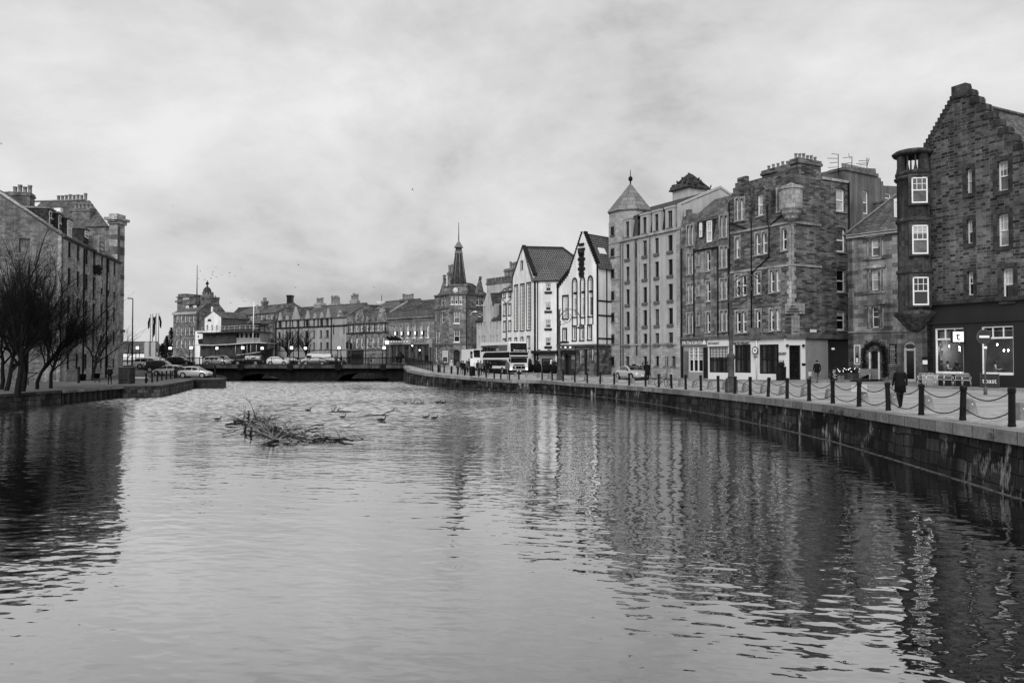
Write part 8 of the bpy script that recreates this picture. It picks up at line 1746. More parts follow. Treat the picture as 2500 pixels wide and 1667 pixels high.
# barrels outside the white gable house
for k, (x, y, lb) in enumerate(((1293, 908.5, 'dark barrel planter behind the right side of the bus'), (1312, 909.5, 'dark barrel planter left of the white cafe door'), (1334, 911, 'dark barrel planter below the right cafe poster'), (1353, 912, 'dark barrel planter at the right end of the white cafe'), (1407, 911, 'dark barrel planter before the pub under the garland'))):
 p = gr(x, y); t = thing('barrel_planter', lb, 'planter', p, 0, 'barrel planters along the pubs'); mb = MB(); mb.lathe((0, 0, 0), [(.42, 0), (.56, .4), (.58, .6), (.5, 1.0), (.44, 1.1)], 14); mb.local('barrel', M['coat_d'], t); mb = MB(); leafball(mb, (0, 0, 1.3), .4, 160, .1, random.Random(k)); mb.local('shrub', M['leaf'], t)
# bicycle leaning on a bollard
def bicycle(p, hd):
 t = thing('bicycle', 'dark bicycle leaning against a quay bollard near the silver saloon', 'bicycle', p, hd); mb = MB()
 for x in (-.52, .52):
  w = MB(); n = 24; w.tube([(x + .33 * math.cos(k * 2 * math.pi / n), 0, .34 + .33 * math.sin(k * 2 * math.pi / n)) for k in range(n + 1)], .022, 5); w.local('wheel', M['tyre'], t)
  for k in range(8): a = k * math.pi / 4; mb.tube([(x, 0, .34), (x + .32 * math.cos(a), 0, .34 + .32 * math.sin(a))], .004, 3)
 mb.local('spokes', M['chrome'], t); mb = MB(); B_, S_, Hd = Vector((-.08, 0, .32)), Vector((-.22, 0, .8)), Vector((.36, 0, .85))
 for a, b in ((B_, S_), (B_, Hd - Vector((0, 0, .1))), (S_, Hd), (B_, Vector((-.52, 0, .34))), (S_, Vector((-.52, 0, .34))), (Hd, Vector((.52, 0, .34)))): mb.tube([a, b], .02, 5)
 mb.local('frame', M['iron'], t); mb = MB(); mb.tube([S_, S_ + Vector((-.03, 0, .12))], .015, 4); mb.box(S_ + Vector((-.04, 0, .12)), .26, .14, .06, top=.8); mb.local('saddle', M['blk'], t); mb = MB(); mb.tube([Hd, Hd + Vector((-.03, 0, .15))], .018, 4); mb.tube([Hd + Vector((-.1, -.3, .17)), Hd + Vector((.02, -.1, .16)), Hd + Vector((.02, .1, .16)), Hd + Vector((-.1, .3, .17))], .016, 5); mb.local('handlebar', M['blk'], t)
p = on_edge(1617, 1.1); bicycle(p, -.95)
p = gr(1628, 924); t = thing('slim_post', 'slim grey post standing on the pavement before the apartment house', 'post', p); mb = MB(); mb.tube([(0, 0, 0), (0, 0, 2.6)], .05, 6); mb.box((0, 0, 2.4), .2, .06, .25); mb.local('pole', M['mesh'], t)
p = gr(1239, 926); t = thing('quay_sign', 'narrow grey finger sign on a slim post before the bus', 'sign', p); mb = MB(); mb.tube([(0, 0, 0), (0, 0, 1.9)], .04, 6); mb.local('pole', M['mesh'], t); mb = MB(); mb.prism([(-.25, -.06, 1.1), (.25, -.06, 1.1), (.25, -.06, 1.7), (0, -.06, 2.0), (-.25, -.06, 1.7)], (0, .03, 0)); mb.local('panel', M['mid'], t)
p = gr(1153, 917); t = thing('litter_bin', 'black litter bin with a white notice among the crowd', 'bin', p); mb = MB(); mb.lathe((0, 0, 0), [(.36, 0), (.38, .95), (.4, 1.0), (.2, 1.15)], 12); mb.local('tub', M['iron'], t); mb = MB(); mb.box((-.05, .1, 1.15), .42, .05, .95); mb.local('notice', M['white'], t)
# --- bridge lanterns, poles, flags
def lantern(label, px, pyt, Y, size, base, two=False, group='lit lanterns along the bridge'):
 x = XY(px, Y)[0]; zt = P(px, pyt, Y).z; t = thing('lantern_post', label, 'lantern', (x, Y, base), 0, group); w = size * Y / F; h = zt - base; mb = MB()
 for dx in ((-w / 2 - .05, w / 2 + .05) if two else (0,)): mb.tube([(dx, 0, 0), (dx, 0, h + (w if two else 0))], .07 if two else .06, 5)
 if two: mb.box((0, 0, h + w), w + .25, .25, .08); mb.box((0, 0, h - .06), w + .2, .2, .06)
 mb.local('post', M['iron'], t); mb = MB(); mb.box((0, 0, h), w, w * .6, w); mb.local('lamp_glass', M['lamp'], t)
NEAR = [(336, 'first'), (467, 'second'), (593, 'third'), (712, 'fourth'), (828, 'fifth'), (938, 'sixth')]
for px, w in NEAR: lantern('twin-post lit lantern, %s from the left on the near side of the bridge' % w, px, 852.5, 131.3, 7, 2.55, True)
for px, w in ((297, 'first'), (415.4, 'second'), (530, 'third'), (640, 'fourth'), (745.6, 'fifth')): lantern('square lit lantern, %s from the left on the far side of the bridge' % w, px, 853, 143.2, 6, 2.5, px == 530)
lantern('large lit lantern sign on a tall post at the right end of the bridge', 944.5, 840, 136, 8, 2.5, group=None)
def pole_lamp(label, px, pt, pb, Y, z0, arm):
 t = thing('street_lamp', label, 'street lamp', (XY(px, Y)[0], Y, z0)); H = P(px, pt, Y).z - z0; mb = MB(); mb.tube([(0, 0, 0), (0, 0, H * .5), (0, 0, H)], [.16, .11, .08], 8); mb.tube([(0, 0, H), (arm * .6, 0, H + .08), (arm, 0, H + .05)], .06, 5); mb.local('pole', M['iron'], t); mb = MB(); mb.box((arm, 0, H - .05), .7, .3, .16); mb.local('lamp_head', M['iron'], t)
pole_lamp('tall slim street lamp standing alone left of the flagpoles', 323, 729, 880, 135, 2.5, -.5); pole_lamp('distant street lamp before the dark conifers', 405, 820, 870, 180, 2.5, .6)
FL = [(366.7, 769, 'leftmost dark flag hanging limp on its pole'), (371.8, 767.5, 'pale thin flagpole with a wrapped flag, second from the left'), (380.4, 766.5, 'flag wrapped long and low on the third pole'), (386.5, 765.5, 'rightmost dark flag hanging limp on its pole')]
for k, (px, py, lb) in enumerate(FL):
 Y = 150 + 2 * (k % 2); t = thing('flagpole', lb, 'flagpole', (XY(px, Y)[0], Y, 2.5), 0, 'flagpoles on the left bank'); H = P(px, py, Y).z - 2.5; mb = MB(); mb.tube([(0, 0, 0), (0, 0, H)], [.14, .06], 6); mb.ball((0, 0, H), .12, 0, 6, 4); mb.local('pole', M['mesh'], t); mb = MB(); l = (2.4, 1.8, 4.2, 2.6)[k]; z1 = H - .3; d = (-.5, .35, -.6, .5)[k]
 mb.prism([(0.02, 0, z1), (d * .6, 0, z1 - .3), (d * 1.1, 0, z1 - l * .5), (d * .9, 0, z1 - l), (d * .4, 0, z1 - l * .85), (d * .3, 0, z1 - l * .4), (0.02, 0, z1 - .8)], (0, .12, 0)); mb.local('flag', M['coat_d'], t)
for px, py, lb in ((358.5, 834, 'pale round-topped slab to the left of the flagpoles'), (374.5, 834, 'pale round-topped slab between the flagpoles')):
 Y = 148; t = thing('standing_slab', lb, 'monument', (XY(px, Y)[0], Y, 2.5)); H = P(px, py, Y).z - 2.5; mb = MB(); mb.prism([(-.42, -.15, 0), (.42, -.15, 0), (.42, -.15, H - .4)] + [(.42 * math.cos(a), -.15, H - .42 + .42 * math.sin(a)) for a in (.4, .8, 1.2, 1.57, 1.94, 2.34, 2.74)] + [(-.42, -.15, H - .4)], (0, .3, 0)); mb.local('slab', M['harl_grey'], t)
# left quay furniture
LB = [(356.5, 935.5), (371.4, 933.6), (384, 931.5), (395, 928.5), (406, 926.5), (416.5, 924.8), (426.5, 923.2)]
pts = [gl(x, y) for x, y in LB]; row(pts, 'the dark cabinet on the left bank', 'black bollards on the left corner')
for px, py, lb in ((192, 935, 'lone black bollard on the left quay before the warehouse'), (525, 923, 'lone black post near the end of the dark pier head')): o = link('bollard', bm_); o.location = gl(px, py); o.scale = (1.3, 1.3, 1.6); tag(o, lb, 'bollard')
a, b = gl(289, 937), gl(332, 936); t = thing('steel_cabinet', 'large dark steel cabinet with two doors on the left quay', 'cabinet', a); H = (937 - 899) * a.y / F; Wc = Wall((a.x, a.y), (b.x, a.y), a.z); mb = MB(); wbox(mb, Wc, 0, Wc.L, -.1, H, -1.1, 0); wbox(mb, Wc, -.06, Wc.L + .06, H, H + .08, -1.2, .08); mb.build('casing', M['metal_box'], t)
for u0, u1 in ((.05, Wc.L * .42), (Wc.L * .44, Wc.L - .05)):
 mb = MB(); wbox(mb, Wc, u0, u1, .12, H - .1, 0, .03); o = mb.build('door', M['metal_box'], t)
 for z in (.25, .8): mb = MB(); wbox(mb, Wc, (u0 + u1) / 2 - .16, (u0 + u1) / 2 + .16, H * z - .06, H * z + .06, .03, .05); mb.build('handle', M['blk'], o)
a = gl(437, 922.5); t = thing('steel_cabinet', 'dark narrow cabinet beside the silver hatchback at the pier', 'cabinet', a); mb = MB(); mb.box((0, 0, 0), .95, .7, 1.35); mb.box((0, 0, 1.35), 1.05, .8, .06); mb.local('casing', M['metal_box'], t)
a = gl(449, 922); t = thing('round_cabinet', 'weathered grey barrel-shaped post beside the dark narrow cabinet', 'post', a); mb = MB(); mb.lathe((0, 0, 0), [(.3, 0), (.3, 1.2), (.24, 1.35), (.02, 1.4)], 12); mb.local('drum', M['ironp'], t)
a = gl(341, 932); t = thing('bench', 'pale low bench beside the large dark cabinet', 'bench', a); mb = MB(); mb.box((0, 0, .38), 1.8, .5, .12); mb.local('seat', M['coat_p'], t)
for x in (-.7, .7): mb = MB(); mb.box((x, 0, 0), .15, .45, .38); mb.local('leg', M['iron'], t)
for k, (x, y, lb) in enumerate(((202, 929, 'small dark litter tub by the warehouse wall, left of the drain pipe'), (236, 926.5, 'small dark litter tub by the warehouse wall behind the dog'))): a = gl(x, y); t = thing('litter_tub', lb, 'bin', a); mb = MB(); mb.lathe((0, 0, 0), [(.3, 0), (.38, .7), (.4, .75), (.3, .74)], 10); mb.local('tub', M['iron'], t)
a = gl(66, 940); t = thing('park_seat', 'angular metal seat back standing behind the bare trees', 'bench', a); mb = MB(); mb.tube([(-.5, 0, 1.15), (1.0, 0, 1.15)], .05, 5); mb.tube([(1.0, 0, 1.15), (.1, 0, .65)], .045, 5); mb.local('back_rail', M['iron'], t); mb = MB(); mb.tube([(-.45, 0, 0), (-.45, 0, 1.15)], .05, 5); mb.tube([(.1, 0, 0), (.1, 0, .65)], .05, 5); mb.local('leg', M['iron'], t)
# traffic lights, small figures and bicycles by the granary
def signal(label, px, pt, Y, lit, h=.95):
 t = thing('traffic_light', label, 'traffic light', (XY(px, Y)[0], Y, 2.5)); z = P(px, pt, Y).z - 2.5; mb = MB(); mb.tube([(0, 0, 0), (0, 0, z)], .06, 6); mb.local('pole', M['mid'], t); mb = MB(); mb.box((0, -.12, z - h - .1), .42, .24, h + .2); mb.local('housing', M['blk'], t)
 for k in range(3): mb = MB(); mb.disc((0, -.24, z - h * (.18 + .32 * k)), .12, (0, -1, 0), .03, 12); mb.local('lens', M['glow'] if k == lit else M['coat_d'], t)
signal('traffic light with a lit lens before the granary windows, nearer one', 1007, 841, 128, 0, 1.1); signal('traffic light with a bright top lens right of the nearer signal', 1025, 852, 129, 0, 1.0); signal('traffic light seen from the side before the narrow-window house', 848, 836, 141, 9, 1.0); signal('second traffic light close beside the side-on one', 857, 838, 142, 9, 1.0)
t = thing('blank_sign', 'tall blank grey sign panel at the right end of the granary fascia', 'sign', (XY(1051, 131)[0], 131, 2.5)); z0, z1 = P(1051, 847, 131).z - 2.5, P(1051, 831, 131).z - 2.5; mb = MB(); mb.tube([(0, 0, 0), (0, 0, z1)], .07, 6); mb.local('pole', M['iron'], t); mb = MB(); mb.box((0, -.1, z0), .5, .08, z1 - z0); mb.local('panel', M['mesh'], t)
GP = [(820, 'walker on the bridge in black, left of the traffic lights'), (833, 'walker on the bridge with a pale collar near the lantern'), (853, 'stooping walker on the bridge below the traffic lights'), (905, 'walker in black on the bridge left of the granary'), (970, 'person in black by the granary entrance, left'), (977, 'pair member in black by the granary entrance, right'), (1000, 'person in grey before the granary glass front')]
for k, (px, lb) in enumerate(GP): Y = 133.2 + (k % 3) * .8; person(lb, (XY(px, Y)[0], Y, 2.6 if k < 5 else 2.5), k * 1.7, 1.72, 'walk' if k % 2 else 'stand', 'coat_d' if k % 3 else 'coat_g', 'coat_d', 'hair', .2, .25, bulk=1.1, group='distant walkers on the bridge')
t = thing('parasol', 'dark closed canopy with a pale cap before the granary entrance', 'parasol', (XY(978, 136)[0], 136, 2.5)); mb = MB(); mb.tube([(0, 0, 0), (0, 0, 2.2)], .05, 5); mb.lathe((0, 0, 0), [(.75, 1.2), (.55, 1.7), (.25, 2.1), (.02, 2.3)], 8); mb.local('canopy', M['coat_d'], t)
for k, (x, lb) in enumerate(((1066, 'parked bicycle leftmost against the tower house wall'), (1076, 'parked bicycle second from the left against the tower house wall'), (1086, 'parked bicycle rightmost against the tower house wall'))):
 p = Vector((XY(x, 121)[0], 121, zr(XY(x, 121)[0], 121))); n0 = len(bpy.data.objects); bicycle(p, .2 + .2 * k); o = [q for q in C.objects if q.name.startswith('bicycle')][-1]; o['label'] = lb; o['group'] = 'bicycles by the tower house'

# --- bare winter trees
def tree(name, label, base, H, lean, seed, spread=.55, r0=.17, fork=.2, lv=4, dens=1.0, group=None, tw='twig'):
 rg = random.Random(seed); t = thing(name, label, 'tree', base, 0, group); tb, cbm = MB(), MB()
 def limb(p, d, L, r, lev):
  n = 4 if lev < 2 else 3; pts = [p]; rr = [r]; q = p.copy(); d = d.normalized(); end = .58 if lev < lv else .35
  for k in range(n):
   d = (d + Vector((rg.gauss(0, .13), rg.gauss(0, .13), rg.gauss(.04, .1)))).normalized(); q = q + d * (L / n); pts.append(q.copy()); rr.append(r + (r * end - r) * (k + 1) / n)
  (tb if lev <= 1 else cbm).tube(pts, [max(x, .006) for x in rr], 6 if lev <= 1 else 3, cap=False)
  if lev == lv: return
  kids = int((5, 6, 6, 5, 4)[lev] * dens * rg.uniform(.8, 1.2)) + (1 if lev == 0 else 0)
  for j in range(kids):
   f = rg.uniform(.45 if lev == 0 else .2, 1.0); i = min(int(f * n), n - 1); c = pts[i].lerp(pts[i + 1], f * n - i); az = rg.uniform(0, 2 * math.pi); dd = (pts[i + 1] - pts[i]).normalized(); o = dd.orthogonal().normalized(); o2 = dd.cross(o); sp = rg.uniform(.55, 1.05) * spread / .55
   nd = dd * math.cos(sp) + (o * math.cos(az) + o2 * math.sin(az)) * math.sin(sp); nd.z += .28
   limb(c, nd, L * (.62 if lev else .95) * rg.uniform(.7, 1.1), rr[i + 1] * (.5 if lev else .6), lev + 1)
  limb(q, d, L * (.75 if lev else 1.0), rr[-1] * .9, lev + 1)
 L0 = H * .34; limb(Vector((0, 0, -.2)), Vector((lean, 0, 1)), L0, r0, 0)
 tb.local('trunk', M['bark'], t); cbm.local('crown', M[tw], t); return t
TR = [(2, 951, 11.5, .12, .19, 'bare tree at the very left edge of the photo'), (14, 954, 11, .05, .2, 'bare tree just right of the left edge tree, forked low'), (42, 963.5, 12, .06, .24, 'bare tree with the thickest trunk nearest the quay edge'), (54, 956, 11.5, .02, .22, 'bare tree close behind the thickest trunk'), (91, 950, 10.5, .2, .17, 'bare tree leaning right before the warehouse gable'), (124, 948, 10, .1, .17, 'bare forked tree at the right of the quay grove'), (227, 929, 10, .02, .2, 'bare tree close to the warehouse wall by the drain pipe')]
for k, (x, y, H, ln, r, lb) in enumerate(TR): tree('bare_tree', lb, gl(x, y), H * .9, ln, 20 + k, .47, r, lv=4, dens=1.18 if k < 6 else .85, group='bare trees on the left quay')
tree('bare_tree', 'bare tree behind the bridge before the plain block, left one', (XY(701, 152)[0], 152, 2.5), 9, .02, 41, .5, .28, lv=3, dens=1.3); tree('bare_tree', 'bare tree behind the bridge before the plain block, right one', (XY(746, 150)[0], 150, 2.5), 8.5, -.12, 43, .5, .26, lv=3, dens=1.3)
tree('bare_tree', 'small distant bare tree beside the tall slim street lamp', (XY(312, 190)[0], 190, 2.5), 7, .0, 47, .55, .2, lv=3); tree('bare_tree', 'small bare tree by the bow of the ship', (XY(651, 150)[0], 150, 2.5), 5, .0, 48, .55, .15, lv=3)
for k, (px, h, w, lb) in enumerate(((418, 8.6, 2.6, 'dark conifer tallest of the clump beside the hotel'), (407, 6.4, 2.6, 'dark conifer in the middle of the clump left of the hotel'), (397, 4.6, 2.4, 'lowest dark conifer at the left of the clump'))):
 t = thing('conifer', lb, 'tree', (XY(px, 196)[0], 196, 2.4)); rg = random.Random(k + 60); mb = MB()
 for j in range(900):
  z = rg.random() ** .8; r = w * (1 - z) * rg.uniform(.3, 1) + .1; a = rg.uniform(0, 6.28); c = Vector((r * math.cos(a), r * math.sin(a), .4 + z * h)); u = Vector((math.cos(a), math.sin(a), -.3)) * rg.uniform(.25, .5); v = Vector((-math.sin(a), math.cos(a), .2)) * .16; mb.face([c - u, c + v, c + u, c - v])
 mb.local('crown', M['leaf'], t); mb = MB(); mb.tube([(0, 0, 0), (0, 0, h * .9)], [.2, .04], 5); mb.local('trunk', M['bark'], t)
# far low buildings beyond the left gap
for k, (x0, x1, y, Y, lb) in enumerate(((285, 372, 833.5, 300, 'long low distant building with a grey roof beyond the street lamp'), (372, 425, 852, 240, 'low white distant shop front below the conifers'))):
 W = Wall(XY(x0, Y), XY(x1, Y), 2.4); t = thing('distant_shed' if k == 0 else 'distant_shop', lb, 'building', W.o); v = W.pix((x0 + x1) / 2, y)[1]
 mb = MB(); wbox(mb, W, 0, W.L, 0, v * (.5 if k == 0 else .8), -10, 0); mb.build('wall', M['mid' if k == 0 else 'harl'], t)
 if k == 0: gable_roof(t, W, v * .5, 10, v * .5, M['slate'])
 else: mb = MB(); wbox(mb, W, -.3, W.L + .3, v * .8, v, -9, .6); mb.build('canopy', M['blk'], t)
 for j in range(7): u = W.L * (j + .5) / 7; mb = MB(); wbox(mb, W, u - 1, u + 1, 1.0, v * .4, 0, .05); mb.build('window', M['white' if k == 0 else 'pane_m'], t)

# --- the moored ship behind the bridge
def ship():
 Y = 160.0; X = lambda px: XY(px, Y)[0]; Z = lambda py: P(560, py, Y).z; B = 7.0
 t = thing('moored_ship', 'dark moored ship with two curved decks and a pale wheelhouse behind the bridge', 'ship', (X(560), Y, 0)); dark = plain('ship_plating', .055, .5, .2, .6, .4, streak=.3); pale = plain('wheelhouse_paint', .3, .6, .1, 1); lip = plain('pale_deck_edge', .55, .6, .2, 2)
 pr = lambda pts, y0, y1, nm, mat: (lambda mb: (mb.prism([(X(a), Y + y0, Z(b)) for a, b in pts], (0, y1 - y0, 0)), mb.build(nm, mat, t))[1])(MB())
 mb = MB(); st = [(476, 0, 2.0), (490, 2.6, 4.1), (530, 3.3, 4.1), (580, 3.4, 4.3), (620, 2.4, 5.0), (645, .9, 5.6), (656, .08, 6.0)]; rings = []
 for px, w, z in st: rings.append([(X(px), Y + B / 2 - w, z), (X(px) - (.0 if px < 640 else 1.2), Y + B / 2 - w * .7, .0), (X(px) - (.0 if px < 640 else 1.2), Y + B / 2 - w * .6, -.6), (X(px) - (.0 if px < 640 else 1.2), Y + B / 2 + w * .6, -.6), (X(px) - (.0 if px < 640 else 1.2), Y + B / 2 + w * .7, 0), (X(px), Y + B / 2 + w, z)])
 for a, b in zip(rings, rings[1:]):
  for q in range(5): mb.face([a[q], b[q], b[q + 1], a[q + 1]])
  mb.face([a[0], a[5], b[5], b[0]])
 mb.face(rings[0]); mb.build('hull', dark, t)
 pr([(487, 842), (540, 840), (586, 838), (586, 870), (487, 870)], .3, B - .3, 'lower_house', dark); pr([(492, 814), (535, 812), (573, 810), (573, 837), (530, 840), (492, 842)], .5, B - .5, 'upper_house', dark)
 pr([(573, 811), (605, 809), (632, 811), (632, 837), (600, 837), (573, 838)], .8, B - .8, 'wheelhouse', pale)
 def deck(nm, pts, th, y0, y1, mat): pr([(a, b) for a, b in pts] + [(a, b + th) for a, b in pts[::-1]], y0, y1, nm, mat)
 deck('roof_deck', [(484, 811.5), (520, 811.5), (560, 809), (600, 807), (636, 808)], 2.8, -.6, B + .6, dark); deck('main_deck', [(480, 841), (520, 841.5), (560, 839.5), (600, 836.5), (630, 835), (653, 836)], 2.2, -.5, B + .5, lip); deck('bow_rail', [(577, 866), (600, 863), (622, 860), (637, 858.5)], 1.6, .0, .25, lip)
 for px in (575, 590, 603, 612, 626): mb = MB(); mb.tube([(X(px), Y, Z(864)), (X(px), Y, Z(838))], .07, 5); mb.build('deck_post', lip, t)
 for nm, xs, y0, y1, m in (('wheelhouse_window', (574, 584, 595.5, 606, 615.5, 623.5), 813, 824, M['pane_d']), ('upper_window', (494.5, 511, 526, 531, 550, 556), 818.5, 826, M['pane_d']), ('lower_window', (490, 495, 516, 550, 561), 845, 853, M['pane_d'])):
  d = .78 if nm[0] == 'w' else .48 if nm[0] == 'u' else .28
  for x in xs: mb = MB(); w = 5.5 if nm[0] == 'w' else 2.6; mb.box((X(x + w / 2), Y + d, Z(y1)), w * Y / F, .04, Z(y0) - Z(y1)); mb.build(nm, m, t)
 mb = MB(); pts = [(494, 812), (530, 810.5), (560, 808.5), (600, 806.5), (634, 807)]
 for a, b in zip(pts, pts[1:]):
  for dz in (.5, 1.0): mb.tube([(X(a[0]), Y - .4, Z(a[1]) + dz), (X(b[0]), Y - .4, Z(b[1]) + dz)], .04, 4)
  for k in range(3): f = k / 3; x = a[0] + (b[0] - a[0]) * f; y = a[1] + (b[1] - a[1]) * f; mb.tube([(X(x), Y - .4, Z(y)), (X(x), Y - .4, Z(y) + 1.0)], .04, 4)
 mb.build('deck_railing', lip, t); mb = MB(); mb.tube([(X(618), Y - .2, Z(838)), (X(620), Y - .2, Z(736))], [.14, .08], 8); mb.build('mast', M['white'], t)
 mb = MB(); mb.prism([(X(478), Y + 1, Z(828)), (X(491), Y + 1, Z(826)), (X(493), Y + 1, Z(840)), (X(480), Y + 1, Z(840))], (0, 3, 0)); mb.build('stern_box', M['blk'], t)
 mb = MB()
 for k in range(7): mb.box((X(613 + k * 1.2), Y + .6, Z(858 - k * 2.8)), .5, 1.2, .06)
 mb.build('companion_stair', M['blk'], t)
 s = thing('rowing_boat', 'small dark boat hanging under the bow of the moored ship', 'boat', (X(652), Y - 3, 0)); mb = MB(); mb.prism([(X(640), Y - 4, Z(862)), (X(655), Y - 4, Z(859)), (X(662), Y - 4, Z(860)), (X(658), Y - 4, Z(868)), (X(644), Y - 4, Z(868))], (0, 2, 0)); mb.build('hull', M['blk'], s); mb = MB(); mb.tube([(X(646), Y - 3.2, Z(862)), (X(646), Y - 3.2, -.2)], .1, 5); mb.build('support', M['blk'], s)
ship()

# --- driftwood, floating birds, flying birds
def branch(mb, p, d, L, r, rg, lev, m=0):
 pts, rr, q = [p], [r], p.copy(); d = d.normalized()
 for k in range(5): d = (d + Vector((rg.gauss(0, .16), rg.gauss(0, .16), rg.gauss(0, .1)))).normalized(); q = q + d * L / 5; q.z = max(q.z, -.05); pts.append(q.copy()); rr.append(r * (1 - .8 * (k + 1) / 5))
 mb.tube(pts, [max(x, .007) for x in rr], 5, m)
 if lev:
  for k in range(rg.randint(2, 4)): i = rg.randint(1, 4); nd = (pts[i + 1] - pts[i]).normalized() + Vector((rg.gauss(0, .6), rg.gauss(0, .6), rg.gauss(.06, .2))); branch(mb, pts[i], nd, L * .5, rr[i] * .6, rg, lev - 1, m)
def driftwood():
 rg = random.Random(12); t = thing('driftwood_raft', 'large tangled raft of driftwood branches aground in the middle of the river', 'driftwood', G(690, 1070, 0)); mb = MB()
 for k in range(120): x = rg.gauss(672, 48); y = 1054 + rg.gauss(0, 11) + (x - 660) * .06; branch(mb, G(x, y, 0) + Vector((0, 0, rg.uniform(-.03, .12))), Vector((rg.gauss(0, 1), rg.gauss(0, .6), rg.gauss(.02, .06))), rg.uniform(.5, 1.4), rg.uniform(.012, .026), rg, 1 if k % 3 == 0 else 0)
 for k in range(34): x = rg.gauss(790, 42); branch(mb, G(x, 1074 + rg.gauss(0, 4), 0), Vector((rg.gauss(0, 1), rg.gauss(0, .4), rg.gauss(.05, .12))), rg.uniform(.5, 1.3), .02, rg, 1)
 for k in range(34): x = rg.gauss(618, 26); branch(mb, G(x, 1031 + rg.gauss(0, 6), 0), Vector((rg.gauss(0, 1), rg.gauss(0, .5), rg.gauss(.1, .15))), rg.uniform(.6, 1.5), .025, rg, 1)
 mb.build('branches', M['drift'], t); mb = MB()
 root = G(668, 1076, 0)
 for k in range(16): a = rg.uniform(-.5, 1.0); branch(mb, root + Vector((rg.gauss(0, .12), rg.gauss(0, .1), .05)), Vector((math.sin(a) * 1.25, rg.gauss(.2, .3), .26 * math.cos(a) + .06)), rg.uniform(.7, 1.7), .03, rg, 1)
 mb.build('pale_branches', M['driftp'], t); mb = MB()
 for a, b, r in (((572, 1028), (605, 1030), .08), ((550, 1037), (580, 1036), .06), ((635, 1050), (672, 1052), .14), ((820, 1072), (862, 1076), .06), ((655, 1082), (680, 1076), .08), ((760, 1040), (792, 1038), .04)):
  A, B = G(a[0], a[1], .05), G(b[0], b[1], .08); mb.tube([A, A.lerp(B, .5) + Vector((0, 0, .05)), B], [r * .7, r, r * .5], 7)
 for (x, y) in ((597, 1055), (611, 1062), (606, 1022)): p = G(x, y, 0); mb.tube([p, p + Vector((.05, 0, .25)), p + Vector((-.02, 0, .5))], [.06, .05, .02], 5)
 mb.build('logs', M['drift'], t)
 def stick(label, logs, twigs, seed):
  rg2 = random.Random(seed); p0 = G(*logs[0][0], 0); s = thing('floating_branch', label, 'driftwood', p0); mb = MB()
  for a, b, r in logs: A, B = G(a[0], a[1], 0), G(b[0], b[1], 0); mb.tube([A, A.lerp(B, .5) + Vector((0, 0, .02)), B], [r * .3, r * .5, r * .25], 6)
  mb.build('log', M['drift'], s); mb = MB()
  for base, tips in twigs:
   A = G(*base, 0)
   for tp in tips: T = P(tp[0], tp[1], A.y); mid = A.lerp(T, .5) + Vector((rg2.gauss(0, .1), rg2.gauss(0, .1), .05)); mb.tube([A, mid, T], [.03, .02, .01], 5)
  mb.build('twigs', M['drift'], s)
 stick('floating log with an upright twig, behind the raft', [((803, 1006), (858, 1005), .12)], [((813, 1004), ((817, 989), (822, 995), (811, 996))), ((825, 1003), ((834, 996), (830, 993)))], 1)
 stick('forked branch slanting out of the water right of the raft', [((888, 1015), (950, 1013), .08)], [((930, 1014), ((968, 993), (972, 997), (955, 1003))), ((955, 1004), ((975, 1010), (970, 1006)))], 2)
 stick('branch bent into a triangle above the far water', [((1005, 986), (1034, 985), .1)], [((1007, 985), ((1019, 971), (1000, 980))), ((1032, 985), ((1019.5, 971), (1026, 977))), ((990, 986), ((980, 978),))], 3)
driftwood()
def floating(label, px, py, s=1.0, name='floating_bird'):
 t = thing(name, label, 'bird', G(px, py, 0), random.Random(px).uniform(-.4, .4), 'birds resting on the water'); mb = MB(); n = 10
 mb.lathe((0, 0, .05 * s), [(.001, -.04 * s), (.13 * s, 0), (.14 * s, .06 * s), (.06 * s, .14 * s), (.001, .15 * s)], 10, sc=(1.9, 1)); mb.tube([(.2 * s, 0, .12 * s), (.27 * s, 0, .22 * s), (.28 * s, 0, .27 * s)], [.06 * s, .035 * s, .03 * s], 6); mb.ball((.29 * s, 0, .29 * s), .05 * s, 0, 7, 5); mb.tube([(.33 * s, 0, .285 * s), (.4 * s, 0, .275 * s)], [.02 * s, .006 * s], 4); mb.tube([(-.22 * s, 0, .12 * s), (-.34 * s, 0, .17 * s)], [.06 * s, .01 * s], 5); mb.local('body', M['feather'], t)
for a in ((931, 1027.5, 'dark duck nearest the camera, right of the raft', 1.5), (836, 1020, 'dark duck between the floating log and the raft', 1.2), (1039.5, 1020.5, 'duck left of a pair right of the forked branch', 1.2), (1060, 1022.5, 'duck right of a pair right of the forked branch', 1.2), (752.5, 1003, 'dark duck behind the raft at the left of the floating log', 1.2), (531, 1025, 'small dark duck left of the whole raft', 1.2), (1069, 984.5, 'distant dark duck right of the triangle branch', 1.4), (1081, 985, 'distant flat duck rightmost near the tower reflection', 1.3)): floating(a[2], a[0], a[1], a[3] * .55)
bmb = MB(); bmb.tube([(-.25, 0, 0), (0, 0, .02), (.2, 0, 0), (.3, 0, .02)], [.02, .09, .07, .02], 6)
for sd in (-1, 1): bmb.prism([(.12, 0, .04), (.1, sd * .45, .22), (-.05, sd * .95, .12), (-.12, sd * .45, .2), (-.12, 0, .04)], (0, 0, .015))
bird_me = bmb.mesh('flying_bird', M['feather'])
FB = [(489, 662), (527, 653), (521, 663), (519.5, 665.5), (518, 671), (540.5, 671.5), (549, 663), (560.5, 666.5), (560, 675), (529, 676.5), (515, 680), (498, 675), (485, 680.5), (500, 683.5), (589, 657.5), (574, 674), (596, 736), (590, 728), (563, 740), (647, 735), (656, 736.5), (655, 741), (644, 743), (660, 743), (643, 745), (729, 647), (913, 702), (721, 702), (1007, 463.5), (422, 503), (3, 352)]
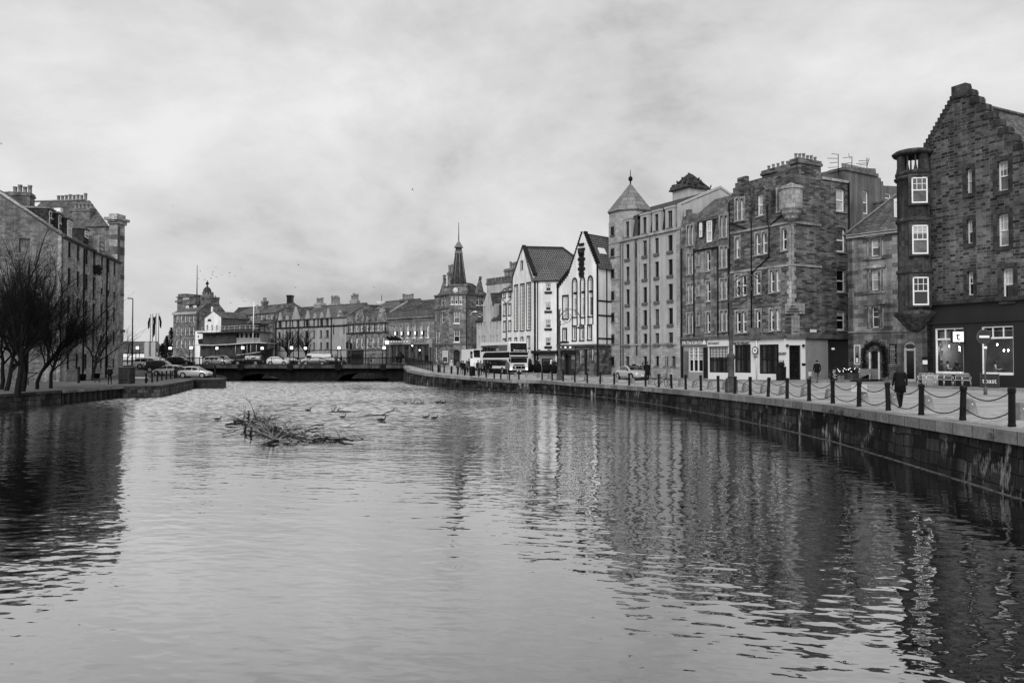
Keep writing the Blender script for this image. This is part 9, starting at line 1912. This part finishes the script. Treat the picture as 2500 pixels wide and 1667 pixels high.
for k, (x, y) in enumerate(FB):
 o = link('flying_bird', bird_me); o.location = P(x, y, 120 if k < 25 else 70); s = (.32, .4, .27)[k % 3] * (1 if k < 25 else .7); o.scale = (s, s, s); o.rotation_euler = (.3 * math.sin(k * 5), .2 * math.cos(k * 3), k * 1.9)
 w = ('small dark bird of the loose flock above the dome' if k < 16 else 'small dark bird of the flock circling over the far roofs' if k < 25 else ('single dark bird above the brick stack', 'single dark bird above the modern block', 'tiny bird right over the far row roofs', 'lone bird high over the clock tower', 'lone bird high left of the dome', 'lone bird at the left edge of the sky')[k - 25])
 tag(o, w, 'bird', 'flock above the dome' if k < 16 else 'flock over the far roofs' if k < 25 else None)
# pigeons crowding the little roof lantern
rg = random.Random(31); mbp = MB(); mbp.lathe((0, 0, 0), [(.001, 0), (.11, .08), (.12, .16), (.05, .27), (.001, .28)], 8, sc=(1.5, 1)); mbp.ball((.14, 0, .31), .06, 0, 6, 4); mbp.tube([(-.12, 0, .12), (-.32, 0, .06)], [.06, .02], 5); pg = mbp.mesh('roof_pigeon', M['feather'])
cnt = 0
while cnt < 44:
 a, b = rg.uniform(-1, 1), rg.uniform(-1, 1); m_ = max(abs(a), abs(b))
 o = link('roof_pigeon', pg); R_ = PIGS * 1.3 * .72; u = WA.u; v = -WA.n; o.location = Vector((PIG.x, PIG.y, 0)) + u * a * R_ + v * b * R_ + Vector((0, 0, PZ0 + .1 + (PZ1 - PZ0) * (1 - m_) * .98)); o.rotation_euler = (0, 0, rg.uniform(0, 6)); o.scale = (.85,) * 3; tag(o, 'dark pigeon perched on the small pyramid roof of the apartment house', 'bird', 'pigeons on the lantern roof'); cnt += 1
# plants growing from the quay walls
for k, (px, py, n, lb) in enumerate(((2030, 1003, 260, 'pale fern tuft growing from the right quay wall, left of a pair'), (2053, 1005, 300, 'pale fern tuft growing from the right quay wall, right of a pair'), (2097, 1012, 140, 'low plant tuft below the coping right of the fern pair'), (2420, 1062, 120, 'pale sprig growing from the quay wall near the right edge'))):
 z = 1.2; p = on_edge(px, -.12); z = P(px, py, p.y).z; t = thing('wall_plant', lb, 'plant', Vector((p.x, p.y, z))); rg = random.Random(k); mb = MB(); S_ = .3 if k < 2 else .2
 for j in range(n // 8):
  a = rg.uniform(0, 6.28); d = Vector((math.cos(a) * .8 - .7, math.sin(a), rg.uniform(-.2, 1))).normalized(); q = Vector((0, 0, 0)); L = S_ * rg.uniform(.6, 1.3)
  for i in range(8): q2 = q + d * L / 8; d.z -= .16; w = d.orthogonal().normalized() * .035 * (1 - i / 9); mb.face([q - w, q2, q + w]); mb.face([q - w, q + w, q2 + w * 1.8]); q = q2
 mb.local('fronds', M['leafp'], t)
